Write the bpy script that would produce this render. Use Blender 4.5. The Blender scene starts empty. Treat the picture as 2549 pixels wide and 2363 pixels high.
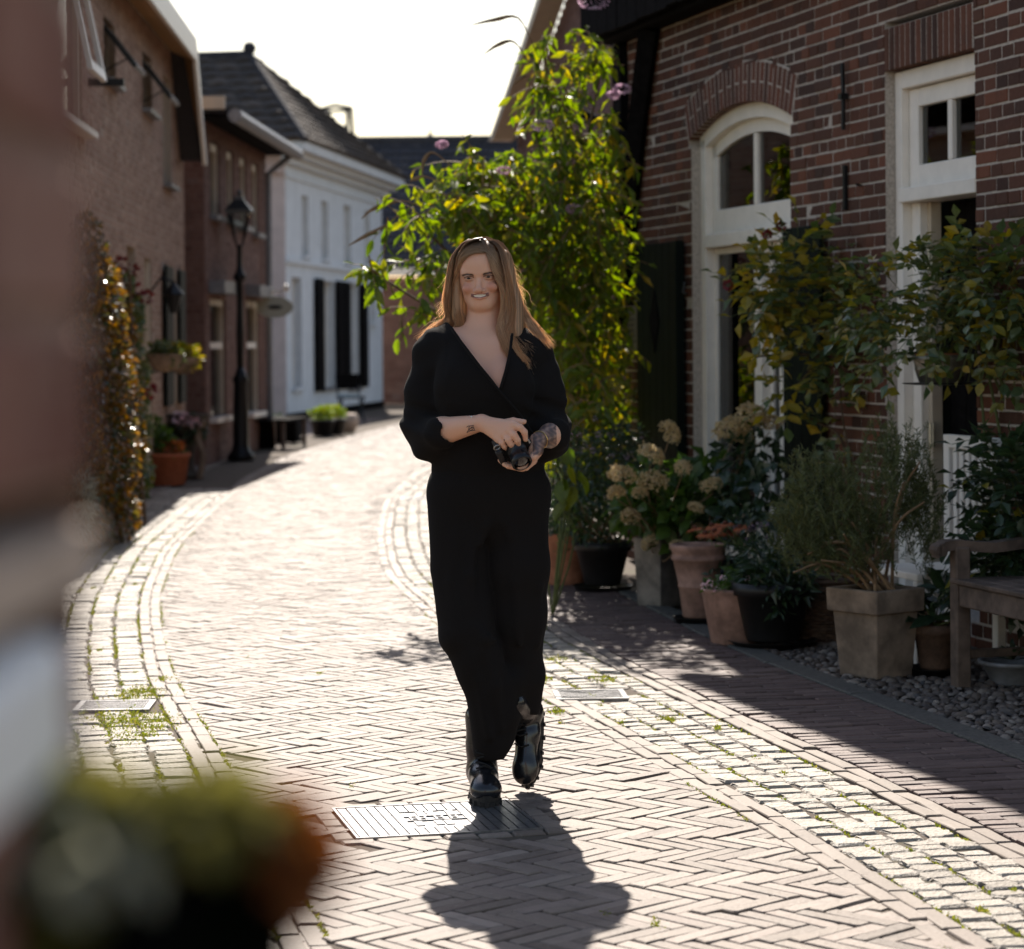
import bpy, math, random
import numpy as np
from mathutils import Vector, Matrix
R = math.radians
rng = np.random.RandomState(7)
random.seed(7)
sc = bpy.context.scene
COL = sc.collection

# ------------------------------------------------------------------ camera, sky, sun, exposure
FPX, CX, HY, CAMH, ROLL = 6020.0, 1274.5, 855.0, 1.42, 0.0075
cam_d = bpy.data.cameras.new("camera")
cam = bpy.data.objects.new("camera", cam_d); COL.objects.link(cam)
cam.matrix_world = Matrix.Translation((0, 0, CAMH)) @ Matrix.Rotation(ROLL, 4, 'Y') @ Matrix.Rotation(R(90), 4, 'X')
cam_d.sensor_fit = 'HORIZONTAL'; cam_d.sensor_width = 36.0
cam_d.lens = 36.0 * FPX / 2549.0
cam_d.shift_y = -(1181.5 - HY) / 2549.0
cam_d.clip_end = 2000; cam_d.clip_start = 0.05
cam_d.dof.use_dof = True; cam_d.dof.focus_distance = 7.75; cam_d.dof.aperture_fstop = 3.8
cam_d.dof.aperture_blades = 0
sc.camera = cam

SUN_EL, SUN_AZ = 40.0, 4.6      # azimuth: degrees to the left of the view direction (+Y)
world = bpy.data.worlds.new("World"); sc.world = world; world.use_nodes = True
wn = world.node_tree
sky = wn.nodes.new("ShaderNodeTexSky"); sky.sky_type = 'NISHITA'; sky.sun_disc = False
sky.sun_elevation = R(SUN_EL); sky.sun_rotation = R(-SUN_AZ)
sky.air_density = 1.3; sky.dust_density = 0.8; sky.ozone_density = 1.0
wb = wn.nodes.new("ShaderNodeMix"); wb.data_type = 'RGBA'; wb.blend_type = 'MULTIPLY'; wb.inputs[0].default_value = 1.0; wb.inputs[7].default_value = (1.10, .985, .93, 1)   # daylight white balance of the photograph
wn.links.new(sky.outputs[0], wb.inputs[6]); wn.links.new(wb.outputs[2], wn.nodes["Background"].inputs[0])
wn.nodes["Background"].inputs[1].default_value = 0.072
sd = bpy.data.lights.new("sun", 'SUN'); sd.energy = 4.2; sd.angle = R(0.5); sd.color = (1.0, 0.91, 0.80)
sun = bpy.data.objects.new("sun", sd); COL.objects.link(sun)
SUNV = Vector((-math.sin(R(SUN_AZ)) * math.cos(R(SUN_EL)), math.cos(R(SUN_AZ)) * math.cos(R(SUN_EL)), math.sin(R(SUN_EL))))
sun.rotation_euler = SUNV.to_track_quat('Z', 'Y').to_euler()
sun.location = (-3, 30, 30)
vs = sc.view_settings
vs.view_transform = 'Standard'; vs.look = 'None'; vs.gamma = 1.0; vs.exposure = 1.25; vs.use_curve_mapping = False
sc.render.engine = 'CYCLES'
cy = sc.cycles
cy.use_denoising = True
try: cy.denoiser = 'OPENIMAGEDENOISE'
except Exception: pass
cy.max_bounces = 6; cy.diffuse_bounces = 3; cy.glossy_bounces = 3; cy.transmission_bounces = 4; cy.transparent_max_bounces = 8
cy.caustics_reflective = False; cy.caustics_refractive = False
cy.sample_clamp_indirect = 6.0

# ------------------------------------------------------------------ geometry of the view (used to measure places, in metres)
_c, _s = math.cos(ROLL), math.sin(ROLL)
def ray(px, py):
    u = (px - CX) / FPX; v = -(py - HY) / FPX
    return np.array([u * _c + v * _s, 1.0, -u * _s + v * _c])
def G(px, py, z=0.0):
    d = ray(px, py); t = (z - CAMH) / d[2]
    return np.array([d[0] * t, d[1] * t, z])
def AT(px, py, Y):
    d = ray(px, py)
    return np.array([d[0] * Y, Y, CAMH + d[2] * Y])
def proj(p):
    p = np.asarray(p, float)
    x = p[..., 0]; y = np.maximum(p[..., 1], 1e-3); z = p[..., 2] - CAMH
    u = (x * _c - z * _s) / y; v = (x * _s + z * _c) / y
    return CX + FPX * u, HY - FPX * v

class Frame:
    """a building's own axes: x along its front (to the right as one faces it), y into the building"""
    def __init__(s, ox, oy, xdir):
        n = math.hypot(*xdir); s.x = np.array([xdir[0] / n, xdir[1] / n, 0]); s.y = np.array([-s.x[1], s.x[0], 0])
        s.o = np.array([ox, oy, 0.0]); s.a = math.atan2(s.x[1], s.x[0])
    def hit(s, px, py, y=0.0):
        d = ray(px, py); o = np.array([0, 0, CAMH]); p0 = s.o + s.y * y
        t = np.dot(p0 - o, s.y) / np.dot(d, s.y); p = o + d * t
        return float(np.dot(p - s.o, s.x)), float(p[2])
    def w(s, x, y, z): return s.o + s.x * x + s.y * y + np.array([0, 0, z])

# ------------------------------------------------------------------ objects
def tag(o, label=None, cat=None, group=None, kind=None):
    if label: o['label'] = label
    if cat: o['category'] = cat
    if group: o['group'] = group
    if kind: o['kind'] = kind
    return o
def empty(name, loc=(0, 0, 0), rz=0.0, label=None, cat=None, group=None, parent=None, kind=None):
    o = bpy.data.objects.new(name, None); COL.objects.link(o)
    o.location = loc; o.rotation_euler = (0, 0, rz); o.empty_display_size = 0.1
    if parent: o.parent = parent
    return tag(o, label, cat, group, kind)
def link(name, me, parent=None, mat=None, M=None):
    o = bpy.data.objects.new(name, me); COL.objects.link(o)
    if mat is not None and not me.materials: me.materials.append(mat)
    if parent: o.parent = parent
    if M is not None: o.matrix_local = M
    return o

class MB:
    """collects shapes and links them as ONE mesh object"""
    def __init__(s): s.v = []; s.f = []; s.n = 0; s.r = []
    def add(s, v, f, r=None):
        v = np.asarray(v, float).reshape(-1, 3); s.v.append(v)
        for a in f: s.f.append(tuple(int(i) + s.n for i in a))
        s.r.append(np.full(len(v), random.random() if r is None else r)); s.n += len(v); return s
    def addn(s, v, f, r):
        s.v.append(v); s.f.extend((np.asarray(f) + s.n).tolist()); s.r.append(r); s.n += len(v); return s
    def box(s, a, b, M=None, r=None, bev=0.0):
        x0, y0, z0 = a; x1, y1, z1 = b
        if x0 > x1: x0, x1 = x1, x0
        if y0 > y1: y0, y1 = y1, y0
        if z0 > z1: z0, z1 = z1, z0
        if bev <= 0:
            v = np.array([[x, y, z] for z in (z0, z1) for y in (y0, y1) for x in (x0, x1)], float)
            f = [(0, 2, 3, 1), (4, 5, 7, 6), (0, 1, 5, 4), (2, 6, 7, 3), (0, 4, 6, 2), (1, 3, 7, 5)]
        else:
            c = np.array([(x0 + x1) / 2, (y0 + y1) / 2, (z0 + z1) / 2]); h = np.array([x1 - x0, y1 - y0, z1 - z0]) / 2
            v, f = bevbox(h, min(bev, h.min() * 0.45)); v = v + c
        if M is not None: v = (np.asarray(M.to_3x3()) @ v.T).T + np.asarray(M.translation)
        return s.add(v, f, r)
    def tube(s, pts, rad, n=6, cap=True, r=None):
        P = np.asarray(pts, float); m = len(P); rad = np.broadcast_to(np.asarray(rad, float), (m,))
        T = np.gradient(P, axis=0); T /= np.linalg.norm(T, axis=1)[:, None] + 1e-9
        ref = np.array([0, 0, 1.0]) if abs(T[0][2]) < .9 else np.array([1.0, 0, 0])
        U = np.cross(ref, T); U /= np.linalg.norm(U, axis=1)[:, None] + 1e-9
        for i in range(1, m):
            u = U[i - 1] - T[i] * np.dot(U[i - 1], T[i]); U[i] = u / (np.linalg.norm(u) + 1e-9)
        W = np.cross(T, U); a = np.linspace(0, 2 * np.pi, n, endpoint=False)
        ring = (U[:, None, :] * np.cos(a)[None, :, None] + W[:, None, :] * np.sin(a)[None, :, None]) * rad[:, None, None]
        v = (P[:, None, :] + ring).reshape(-1, 3); f = []
        for i in range(m - 1):
            for j in range(n):
                k = (j + 1) % n; f.append((i * n + j, i * n + k, (i + 1) * n + k, (i + 1) * n + j))
        if cap: f.append(tuple(range(n))[::-1]); f.append(tuple((m - 1) * n + j for j in range(n)))
        return s.add(v, f, r)
    def lathe(s, prof, n=28, c=(0, 0, 0), r=None, sx=1.0, sy=1.0):
        prof = np.asarray(prof, float); a = np.linspace(0, 2 * np.pi, n, endpoint=False); v = []; f = []
        for (rr, z) in prof:
            for t in a: v.append((c[0] + rr * math.cos(t) * sx, c[1] + rr * math.sin(t) * sy, c[2] + z))
        m = len(prof)
        for i in range(m - 1):
            for j in range(n):
                k = (j + 1) % n; f.append((i * n + j, i * n + k, (i + 1) * n + k, (i + 1) * n + j))
        f.append(tuple(range(n))[::-1])
        f.append(tuple((m - 1) * n + j for j in range(n)))
        return s.add(v, f, r)
    def prism(s, poly, y0, y1, r=None):
        """polygon in x,z (counter-clockwise seen from -y) pulled from y0 to y1"""
        n = len(poly); v = [(x, y0, z) for x, z in poly] + [(x, y1, z) for x, z in poly]
        f = [tuple(range(n)), tuple(range(2 * n - 1, n - 1, -1))]
        for i in range(n):
            j = (i + 1) % n; f.append((i, i + n, j + n, j))
        return s.add(v, f, r)
    def ball(s, c, rad, n=10, m=7, r=None):
        rad = np.broadcast_to(np.asarray(rad, float), (3,)); v = []; f = []
        for i in range(m + 1):
            p = math.pi * i / m
            for j in range(n):
                t = 2 * math.pi * j / n
                v.append((c[0] + rad[0] * math.sin(p) * math.cos(t), c[1] + rad[1] * math.sin(p) * math.sin(t), c[2] + rad[2] * math.cos(p)))
        for i in range(m):
            for j in range(n):
                k = (j + 1) % n; f.append((i * n + j, (i + 1) * n + j, (i + 1) * n + k, i * n + k))
        return s.add(v, f, r)
    def mesh(s, name, mat, smooth=False):
        V = np.concatenate(s.v); me = bpy.data.meshes.new(name)
        me.from_pydata(V.tolist(), [], s.f)
        a = me.attributes.new("rnd", 'FLOAT', 'POINT'); a.data.foreach_set("value", np.concatenate(s.r).astype(np.float32))
        if mat is not None: me.materials.append(mat)
        if smooth: me.polygons.foreach_set("use_smooth", [True] * len(me.polygons))
        me.update(); return me
    def build(s, name, mat, parent=None, smooth=False, **kw):
        if not s.v: return None
        o = link(name, s.mesh(name, mat, smooth), parent)
        return tag(o, **kw)
def bevbox(h, b):
    """a box with chamfered edges, 24 corners kept to 24 vertices"""
    hx, hy, hz = h; v = []; idx = {}
    for sx in (-1, 1):
        for sy in (-1, 1):
            for sz in (-1, 1):
                idx[(sx, sy, sz)] = len(v)
                v += [(sx * hx, sy * (hy - b), sz * (hz - b)), (sx * (hx - b), sy * hy, sz * (hz - b)), (sx * (hx - b), sy * (hy - b), sz * hz)]
    f = []
    def I(sx, sy, sz, k): return idx[(sx, sy, sz)] + k
    def q(a, nrm):
        p = [np.array(v[i]) for i in a]; n = np.cross(p[1] - p[0], p[2] - p[0])
        f.append(tuple(a) if np.dot(n, nrm) > 0 else tuple(a[::-1]))
    for s in (-1, 1):
        q([I(s, -1, -1, 0), I(s, 1, -1, 0), I(s, 1, 1, 0), I(s, -1, 1, 0)], (s, 0, 0))
        q([I(-1, s, -1, 1), I(1, s, -1, 1), I(1, s, 1, 1), I(-1, s, 1, 1)], (0, s, 0))
        q([I(-1, -1, s, 2), I(1, -1, s, 2), I(1, 1, s, 2), I(-1, 1, s, 2)], (0, 0, s))
    for a in (-1, 1):
        for c in (-1, 1):
            q([I(-1, a, c, 1), I(1, a, c, 1), I(1, a, c, 2), I(-1, a, c, 2)], (0, a, c))
            q([I(a, -1, c, 0), I(a, 1, c, 0), I(a, 1, c, 2), I(a, -1, c, 2)], (a, 0, c))
            q([I(a, c, -1, 0), I(a, c, 1, 0), I(a, c, 1, 1), I(a, c, -1, 1)], (a, c, 0))
    for k in idx: q([I(*k, 0), I(*k, 1), I(*k, 2)], k)
    return np.array(v, float), f

# fast many-bricks mesh: a brick with chamfered top edges, 12 vertices each
_BF = [(8, 9, 10, 11), (4, 5, 9, 8), (5, 6, 10, 9), (6, 7, 11, 10), (7, 4, 8, 11), (0, 1, 5, 4), (1, 2, 6, 5), (2, 3, 7, 6), (3, 0, 4, 7)]
def topbrick(C, H, ang, tilt, top, bev=.005, skew=0.0, rs=rng):
    """C (N,2) centres, H (N,2) half sizes, ang (N,), tilt (N,2), top (N,) -> vertices (N,12,3)"""
    N = len(C); sx = np.array([-1, 1, 1, -1]); sy = np.array([-1, -1, 1, 1])
    X = np.zeros((N, 12)); Y = np.zeros((N, 12)); Z = np.zeros((N, 12))
    jx = rs.uniform(-skew, skew, (N, 4)); jy = rs.uniform(-skew, skew, (N, 4))
    for k, (ins, dz) in enumerate(((0, -.05), (0, -bev), (bev, 0))):
        X[:, 4 * k:4 * k + 4] = sx * (H[:, :1] - ins) + jx; Y[:, 4 * k:4 * k + 4] = sy * (H[:, 1:] - ins) + jy; Z[:, 4 * k:4 * k + 4] = dz
    Z[:, 4:] += X[:, 4:] * tilt[:, :1] + Y[:, 4:] * tilt[:, 1:]
    c = np.cos(ang)[:, None]; s = np.sin(ang)[:, None]
    return np.stack([C[:, :1] + X * c - Y * s, C[:, 1:] + X * s + Y * c, Z + top[:, None]], -1)
_RF = [(i, (i + 1) % 8, 8 + (i + 1) % 8, 8 + i) for i in range(8)] + [(8 + i, 8 + (i + 1) % 8, 16 + (i + 1) % 8, 16 + i) for i in range(8)] + [(16, 17, 18, 19), (19, 20, 23, 16), (20, 21, 22, 23)]
def roundbrick(C, H, ang, tilt, top, bev=.003, skew=.002, cut=.008, rs=rng):
    """a worn brick: knocked-off corners, uneven sides, 24 vertices"""
    N = len(C); X = np.zeros((N, 24)); Y = np.zeros((N, 24)); Z = np.zeros((N, 24)); hx, hy = H[:, 0], H[:, 1]
    c = [rs.uniform(.25, 1, N) * np.minimum(cut, hy * .8) for _ in range(8)]; P = []
    for k, (sx, sy) in enumerate(((-1, -1), (1, -1), (1, 1), (-1, 1))):
        a, b = c[2 * k], c[2 * k + 1]
        p1 = (sx * hx, sy * (hy - b * .55)); p2 = (sx * (hx - a * 1.3), sy * hy); P += ([p1, p2] if sx * sy > 0 else [p2, p1])
    # order: keep counter-clockwise
    for k in range(8):
        jx = rs.normal(0, skew * .5, N); jy = rs.normal(0, skew * .5, N); x = P[k][0] + jx; y = P[k][1] + jy; l = np.sqrt(x ** 2 + y ** 2) + 1e-6
        X[:, k] = x; Y[:, k] = y; Z[:, k] = -.03; X[:, 8 + k] = x; Y[:, 8 + k] = y; Z[:, 8 + k] = -bev * rs.uniform(.7, 1.5, N)
        X[:, 16 + k] = x - np.sign(x) * bev * 1.4; Y[:, 16 + k] = y - np.sign(y) * bev * 1.1; Z[:, 16 + k] = rs.normal(0, .0004, N)
    Z[:, 8:] += X[:, 8:] * tilt[:, :1] + Y[:, 8:] * tilt[:, 1:]
    co = np.cos(ang)[:, None]; s = np.sin(ang)[:, None]
    return np.stack([C[:, :1] + X * co - Y * s, C[:, 1:] + X * s + Y * co, Z + top[:, None]], -1)
def fastmesh(name, V, F, r, mat, parent=None, smooth=False, **kw):
    me = bpy.data.meshes.new(name); V = np.asarray(V, np.float32); F = np.asarray(F)
    n, k = F.shape
    me.vertices.add(len(V)); me.vertices.foreach_set("co", V.ravel())
    me.loops.add(n * k); me.loops.foreach_set("vertex_index", F.ravel().astype(np.int32))
    me.polygons.add(n); me.polygons.foreach_set("loop_start", np.arange(0, n * k, k, dtype=np.int32))
    try: me.polygons.foreach_set("loop_total", np.full(n, k, dtype=np.int32))
    except Exception: pass
    me.update(calc_edges=True)
    if r is not None:
        a = me.attributes.new("rnd", 'FLOAT', 'POINT'); a.data.foreach_set("value", np.asarray(r, np.float32))
    if mat is not None: me.materials.append(mat)
    me.polygons.foreach_set("use_smooth", np.full(n, smooth, dtype=bool))
    if parent is False: return me
    o = link(name, me, parent); return tag(o, **kw)
def rep(F, N, nv):
    F = np.asarray(F); return (F[None] + (np.arange(N) * nv)[:, None, None]).reshape(-1, F.shape[1])

# ------------------------------------------------------------------ materials
MATS = {}
def newmat(name):
    m = bpy.data.materials.new(name); m.use_nodes = True; MATS[name] = m
    return m, m.node_tree, m.node_tree.nodes["Principled BSDF"]
def N_(nt, t, **kw):
    n = nt.nodes.new(t)
    for k, v in kw.items():
        if k in n.inputs: n.inputs[k].default_value = v
        else: setattr(n, k, v)
    return n
def ramp(nt, cols, pos=None):
    n = nt.nodes.new("ShaderNodeValToRGB"); cr = n.color_ramp
    while len(cr.elements) < len(cols): cr.elements.new(0.5)
    for i, c in enumerate(cols):
        cr.elements[i].position = (i / (len(cols) - 1)) if pos is None else pos[i]; cr.elements[i].color = (*c, 1)
    return n
def rndval(nt):
    a = N_(nt, "ShaderNodeAttribute"); a.attribute_name = "rnd"; oi = N_(nt, "ShaderNodeObjectInfo")
    m = N_(nt, "ShaderNodeMath", operation='ADD'); f = N_(nt, "ShaderNodeMath", operation='FRACT')
    nt.links.new(a.outputs["Fac"], m.inputs[0]); nt.links.new(oi.outputs["Random"], m.inputs[1]); nt.links.new(m.outputs[0], f.inputs[0])
    return f.outputs[0]
def coords(nt): return N_(nt, "ShaderNodeTexCoord").outputs["Object"]
def worldpos(nt): return N_(nt, "ShaderNodeNewGeometry").outputs["Position"]
def mix(nt, a, b, fac, mode='MIX'):
    m = N_(nt, "ShaderNodeMix", data_type='RGBA', blend_type=mode)
    for s_, x in ((6, a), (7, b)):
        if isinstance(x, tuple): m.inputs[s_].default_value = (*x, 1)
        else: nt.links.new(x, m.inputs[s_])
    if isinstance(fac, (int, float)): m.inputs[0].default_value = fac
    else: nt.links.new(fac, m.inputs[0])
    return m.outputs[2]
def noise(nt, scale, detail=4, rough=.6, vec=None):
    n = N_(nt, "ShaderNodeTexNoise", Scale=scale, Detail=detail, Roughness=rough)
    nt.links.new(vec if vec is not None else worldpos(nt), n.inputs["Vector"]); return n.outputs["Fac"]
def sstep(nt, x, a, b):
    m = N_(nt, "ShaderNodeMapRange"); m.interpolation_type = 'SMOOTHSTEP'
    m.inputs["From Min"].default_value = a; m.inputs["From Max"].default_value = b; nt.links.new(x, m.inputs["Value"]); return m.outputs[0]
def bump(nt, bs, h, strength=.3, dist=.01):
    b = N_(nt, "ShaderNodeBump", Strength=strength, Distance=dist); nt.links.new(h, b.inputs["Height"]); nt.links.new(b.outputs[0], bs.inputs["Normal"])
def piece_mat(name, cols, rough=.85, nscale=60, wear=(.5, .45, .4), wearamt=.25, bstr=.4, bdist=.004, spec=.3, stain=None, pos=None):
    """brick / stone / wood pieces: one colour each, mottled, with fine relief"""
    m, nt, b = newmat(name)
    c = ramp(nt, cols, pos); nt.links.new(rndval(nt), c.inputs[0])
    n1 = noise(nt, nscale); n2 = noise(nt, nscale * .15, 3)
    col = mix(nt, c.outputs[0], wear, N_mul(nt, sstep(nt, n1, .5, .8), wearamt))
    col = mix(nt, col, (0.02, 0.017, 0.015), N_mul(nt, sstep(nt, n2, .5, .8), .35))
    if stain: col = mix(nt, col, stain[0], N_mul(nt, sstep(nt, noise(nt, stain[1], 5), stain[2], stain[3]), stain[4]))
    nt.links.new(col, b.inputs["Base Color"]); b.inputs["Roughness"].default_value = rough
    b.inputs["Specular IOR Level"].default_value = spec
    bump(nt, b, n1, bstr, bdist); return m
def N_mul(nt, x, k):
    m = N_(nt, "ShaderNodeMath", operation='MULTIPLY'); nt.links.new(x, m.inputs[0]); m.inputs[1].default_value = k; return m.outputs[0]
def plain(name, col, rough=.6, metal=0, nscale=30, var=.25, bstr=.15, spec=.35, bdist=.003):
    m, nt, b = newmat(name)
    n1 = noise(nt, nscale, 5)
    d = tuple(x * (1 - var) for x in col); l = tuple(min(1, x * (1 + var * .6)) for x in col)
    c = ramp(nt, [d, l]); nt.links.new(sstep(nt, n1, .3, .7), c.inputs[0])
    nt.links.new(c.outputs[0], b.inputs["Base Color"]); b.inputs["Roughness"].default_value = rough
    b.inputs["Metallic"].default_value = metal; b.inputs["Specular IOR Level"].default_value = spec
    if bstr: bump(nt, b, n1, bstr, bdist)
    return m
def leafmat(name, cols, trans=.45, rough=.45, tcol=None, spec=.5):
    m, nt, b = newmat(name); out = nt.nodes["Material Output"]
    c = ramp(nt, cols); nt.links.new(rndval(nt), c.inputs[0])
    col = mix(nt, c.outputs[0], tuple(x * .5 for x in cols[0]), N_mul(nt, sstep(nt, noise(nt, 25, 3), .4, .75), .5))
    nt.links.new(col, b.inputs["Base Color"]); b.inputs["Roughness"].default_value = rough; b.inputs["Specular IOR Level"].default_value = spec
    t = N_(nt, "ShaderNodeBsdfTranslucent"); hs = N_(nt, "ShaderNodeHueSaturation", Saturation=1.15, Value=1.9); nt.links.new(col, hs.inputs["Color"])
    if tcol: nt.links.new(mix(nt, hs.outputs[0], tcol, .5), t.inputs[0])
    else: nt.links.new(hs.outputs[0], t.inputs[0])
    ms = N_(nt, "ShaderNodeMixShader"); ms.inputs[0].default_value = trans
    nt.links.new(b.outputs[0], ms.inputs[1]); nt.links.new(t.outputs[0], ms.inputs[2]); nt.links.new(ms.outputs[0], out.inputs[0])
    return m
def glassmat(name, tint=(.8, .85, .85)):
    m, nt, b = newmat(name); out = nt.nodes["Material Output"]
    g = N_(nt, "ShaderNodeBsdfGlossy", Roughness=.02); t = N_(nt, "ShaderNodeBsdfTransparent"); t.inputs[0].default_value = (*tint, 1)
    fr = N_(nt, "ShaderNodeFresnel", IOR=1.75); ms = N_(nt, "ShaderNodeMixShader")
    nt.links.new(fr.outputs[0], ms.inputs[0]); nt.links.new(t.outputs[0], ms.inputs[1]); nt.links.new(g.outputs[0], ms.inputs[2]); nt.links.new(ms.outputs[0], out.inputs[0])
    return m
def stoneground(name, c1, c2, moss=.5):
    m, nt, b = newmat(name)
    n1 = noise(nt, 300, 3); n2 = noise(nt, 2.2, 5); n3 = noise(nt, 40, 4)
    col = mix(nt, c1, c2, n1); col = mix(nt, col, (.06, .08, .02), N_mul(nt, sstep(nt, n2, .5, .72), moss)); col = mix(nt, col, (.03, .025, .02), N_mul(nt, n3, .4))
    nt.links.new(col, b.inputs["Base Color"]); b.inputs["Roughness"].default_value = .95; bump(nt, b, n1, .5, .004); return m

M_paver = piece_mat("paver_brick", [(.085, .060, .046), (.19, .15, .12), (.13, .097, .076), (.25, .20, .165), (.155, .118, .094), (.22, .17, .14), (.11, .078, .062)], rough=.66, nscale=70, wear=(.30, .25, .22), wearamt=.45, spec=.4, bstr=.8, stain=((.05, .035, .028), 9, .55, .75, .5))
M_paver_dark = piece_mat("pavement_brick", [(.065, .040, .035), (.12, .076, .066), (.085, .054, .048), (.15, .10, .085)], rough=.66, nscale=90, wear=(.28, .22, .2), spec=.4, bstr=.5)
M_edge = piece_mat("edge_brick", [(.13, .098, .076), (.19, .15, .12), (.16, .122, .098)], rough=.68, nscale=80, wear=(.4, .35, .3), spec=.45)
M_sett = piece_mat("granite_sett", [(.19, .16, .125), (.29, .25, .20), (.23, .195, .155), (.34, .30, .245)], rough=.6, nscale=70, wear=(.55, .52, .48), wearamt=.5, bstr=.9, bdist=.012, spec=.5)
M_pebble = piece_mat("pebble", [(.05, .037, .03), (.13, .10, .078), (.08, .06, .05), (.24, .2, .165), (.10, .072, .055), (.07, .062, .058)], rough=.6, nscale=50, wearamt=.2, bstr=.4)
M_kerb = plain("kerb_stone", (.095, .088, .075), .8, nscale=60, var=.35, bstr=.5)
M_joint = stoneground("joint_sand", (.055, .038, .027), (.12, .085, .06), .5)
M_soil = stoneground("soil", (.03, .022, .016), (.06, .045, .03), .1)
M_brickR = piece_mat("wall_brick", [(.046, .023, .017), (.105, .041, .025), (.072, .033, .022), (.165, .060, .033), (.055, .030, .023), (.12, .049, .028)], rough=.8, nscale=40, wear=(.2, .12, .09), wearamt=.22, bstr=.6, spec=.25)
M_brickArch = piece_mat("arch_brick", [(.085, .038, .028), (.125, .050, .034), (.16, .058, .037), (.095, .045, .033)], rough=.8, nscale=40, wear=(.22, .13, .1), spec=.25)
M_mortar = plain("mortar", (.48, .42, .36), .95, nscale=80, var=.3, bstr=.5)
M_brickL = piece_mat("pale_brown_brick", [(.29, .18, .13), (.44, .29, .215), (.37, .24, .18), (.50, .35, .26)], rough=.85, nscale=30, wear=(.33, .25, .2), spec=.2)
M_mortarL = plain("pale_mortar", (.46, .37, .29), .95, nscale=60, var=.25, bstr=.3)
M_brickB = piece_mat("brown_brick", [(.14, .07, .055), (.20, .11, .085), (.17, .09, .07), (.23, .13, .10)], rough=.85, nscale=30, wear=(.25, .16, .13), spec=.2)
M_mortarB = plain("brown_mortar", (.20, .13, .11), .95, nscale=60)
M_white = plain("white_paint", (.86, .80, .72), .42, nscale=8, var=.06, bstr=.03)
M_plaster = plain("white_plaster", (.72, .74, .76), .85, nscale=4, var=.08, bstr=.1)
M_pink = plain("rosy_plaster", (.62, .50, .46), .9, nscale=4, var=.1, bstr=.1)
M_cream = plain("cream_paint", (.55, .46, .35), .5, nscale=8, var=.08, bstr=.03)
M_black = plain("black_timber", (.007, .006, .006), .9, nscale=25, var=.5, bstr=.5, spec=.06)
M_green = plain("dark_green_paint", (.006, .010, .008), .6, nscale=5, var=.3, bstr=.04, spec=.1)
M_iron = plain("black_iron", (.015, .015, .016), .42, metal=.3, nscale=60, bstr=.2)
M_roof = piece_mat("dark_roof_tile", [(.035, .035, .042), (.055, .053, .06), (.045, .044, .05), (.07, .065, .068)], rough=.8, nscale=20, wear=(.10, .09, .08), spec=.2)
M_soffit = plain("varnished_board", (.42, .25, .11), .5, nscale=6, var=.15, bstr=.05)
M_glass = glassmat("window_glass")
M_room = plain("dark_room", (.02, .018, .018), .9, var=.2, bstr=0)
M_curtain = plain("curtain_cloth", (.5, .46, .4), .9, nscale=10, var=.2, bstr=0)
M_zinc = plain("zinc", (.30, .28, .25), .38, metal=.75, nscale=14, var=.35, bstr=.1)
M_grey = plain("grey_metal", (.22, .22, .23), .5, metal=.2, nscale=20, var=.2, bstr=.05)
M_terra = plain("terracotta", (.36, .15, .085), .85, nscale=14, var=.3, bstr=.25)
M_terra_old = plain("weathered_terracotta", (.33, .19, .14), .9, nscale=10, var=.4, bstr=.35)
M_potblack = plain("black_plastic", (.013, .012, .012), .45, nscale=10, var=.25, bstr=.05)
M_concrete = plain("weathered_stone", (.24, .175, .125), .92, nscale=6, var=.5, bstr=.4)
M_oldwood = plain("weathered_wood", (.12, .085, .065), .8, nscale=9, var=.5, bstr=.5)
M_wicker = plain("wicker", (.11, .065, .04), .7, nscale=30, var=.4, bstr=.3)
M_stem = plain("green_stem", (.10, .12, .04), .7, nscale=20, var=.3)
M_bark = plain("bark", (.12, .08, .05), .85, nscale=30, var=.4, bstr=.5)
M_twig = plain("brown_twig", (.24, .15, .08), .75, nscale=30, var=.3)
L_bud = leafmat("butterfly_bush_leaf", [(.07, .115, .015), (.13, .18, .02), (.10, .14, .02), (.21, .21, .025)], .55, .42)
L_yel = leafmat("yellowing_leaf", [(.13, .16, .02), (.24, .22, .03), (.34, .24, .03), (.15, .18, .02)], .56, .45)
L_ivy = leafmat("russet_ivy_leaf", [(.03, .04, .012), (.16, .07, .015), (.05, .06, .015), (.26, .12, .02), (.04, .03, .015)], .42, .28, spec=.8)
L_rose = leafmat("rose_leaf", [(.06, .095, .03), (.10, .14, .035), (.07, .11, .05), (.11, .14, .035), (.28, .21, .03), (.08, .12, .06)], .3, .34, spec=.7)
L_roseY = leafmat("yellowed_rose_leaf", [(.19, .20, .035), (.36, .26, .035), (.22, .22, .035), (.44, .27, .035)], .38, .4)
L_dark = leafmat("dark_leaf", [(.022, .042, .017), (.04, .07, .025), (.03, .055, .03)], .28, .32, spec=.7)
L_hyd = leafmat("hydrangea_leaf", [(.045, .085, .02), (.09, .15, .03), (.065, .11, .025)], .42, .38)
L_rosm = leafmat("rosemary_needle", [(.075, .09, .035), (.11, .13, .045), (.085, .10, .045), (.16, .15, .05)], .3, .6)
L_petal = leafmat("faded_hydrangea_petal", [(.46, .37, .19), (.58, .47, .26), (.50, .37, .22), (.66, .55, .36)], .35, .7)
L_orange = leafmat("orange_petal", [(.45, .12, .04), (.55, .18, .07), (.38, .09, .04)], .35, .6)
L_mauve = leafmat("mauve_petal", [(.38, .25, .34), (.48, .33, .42), (.52, .4, .48)], .35, .6)
L_red = leafmat("dark_red_petal", [(.12, .008, .01), (.2, .015, .015)], .2, .5)
L_pink = leafmat("pale_pink_petal", [(.7, .45, .5), (.85, .7, .72)], .35, .6)
L_moss = leafmat("moss_blade", [(.09, .12, .02), (.17, .19, .03), (.22, .19, .05)], .45, .7)
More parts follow.
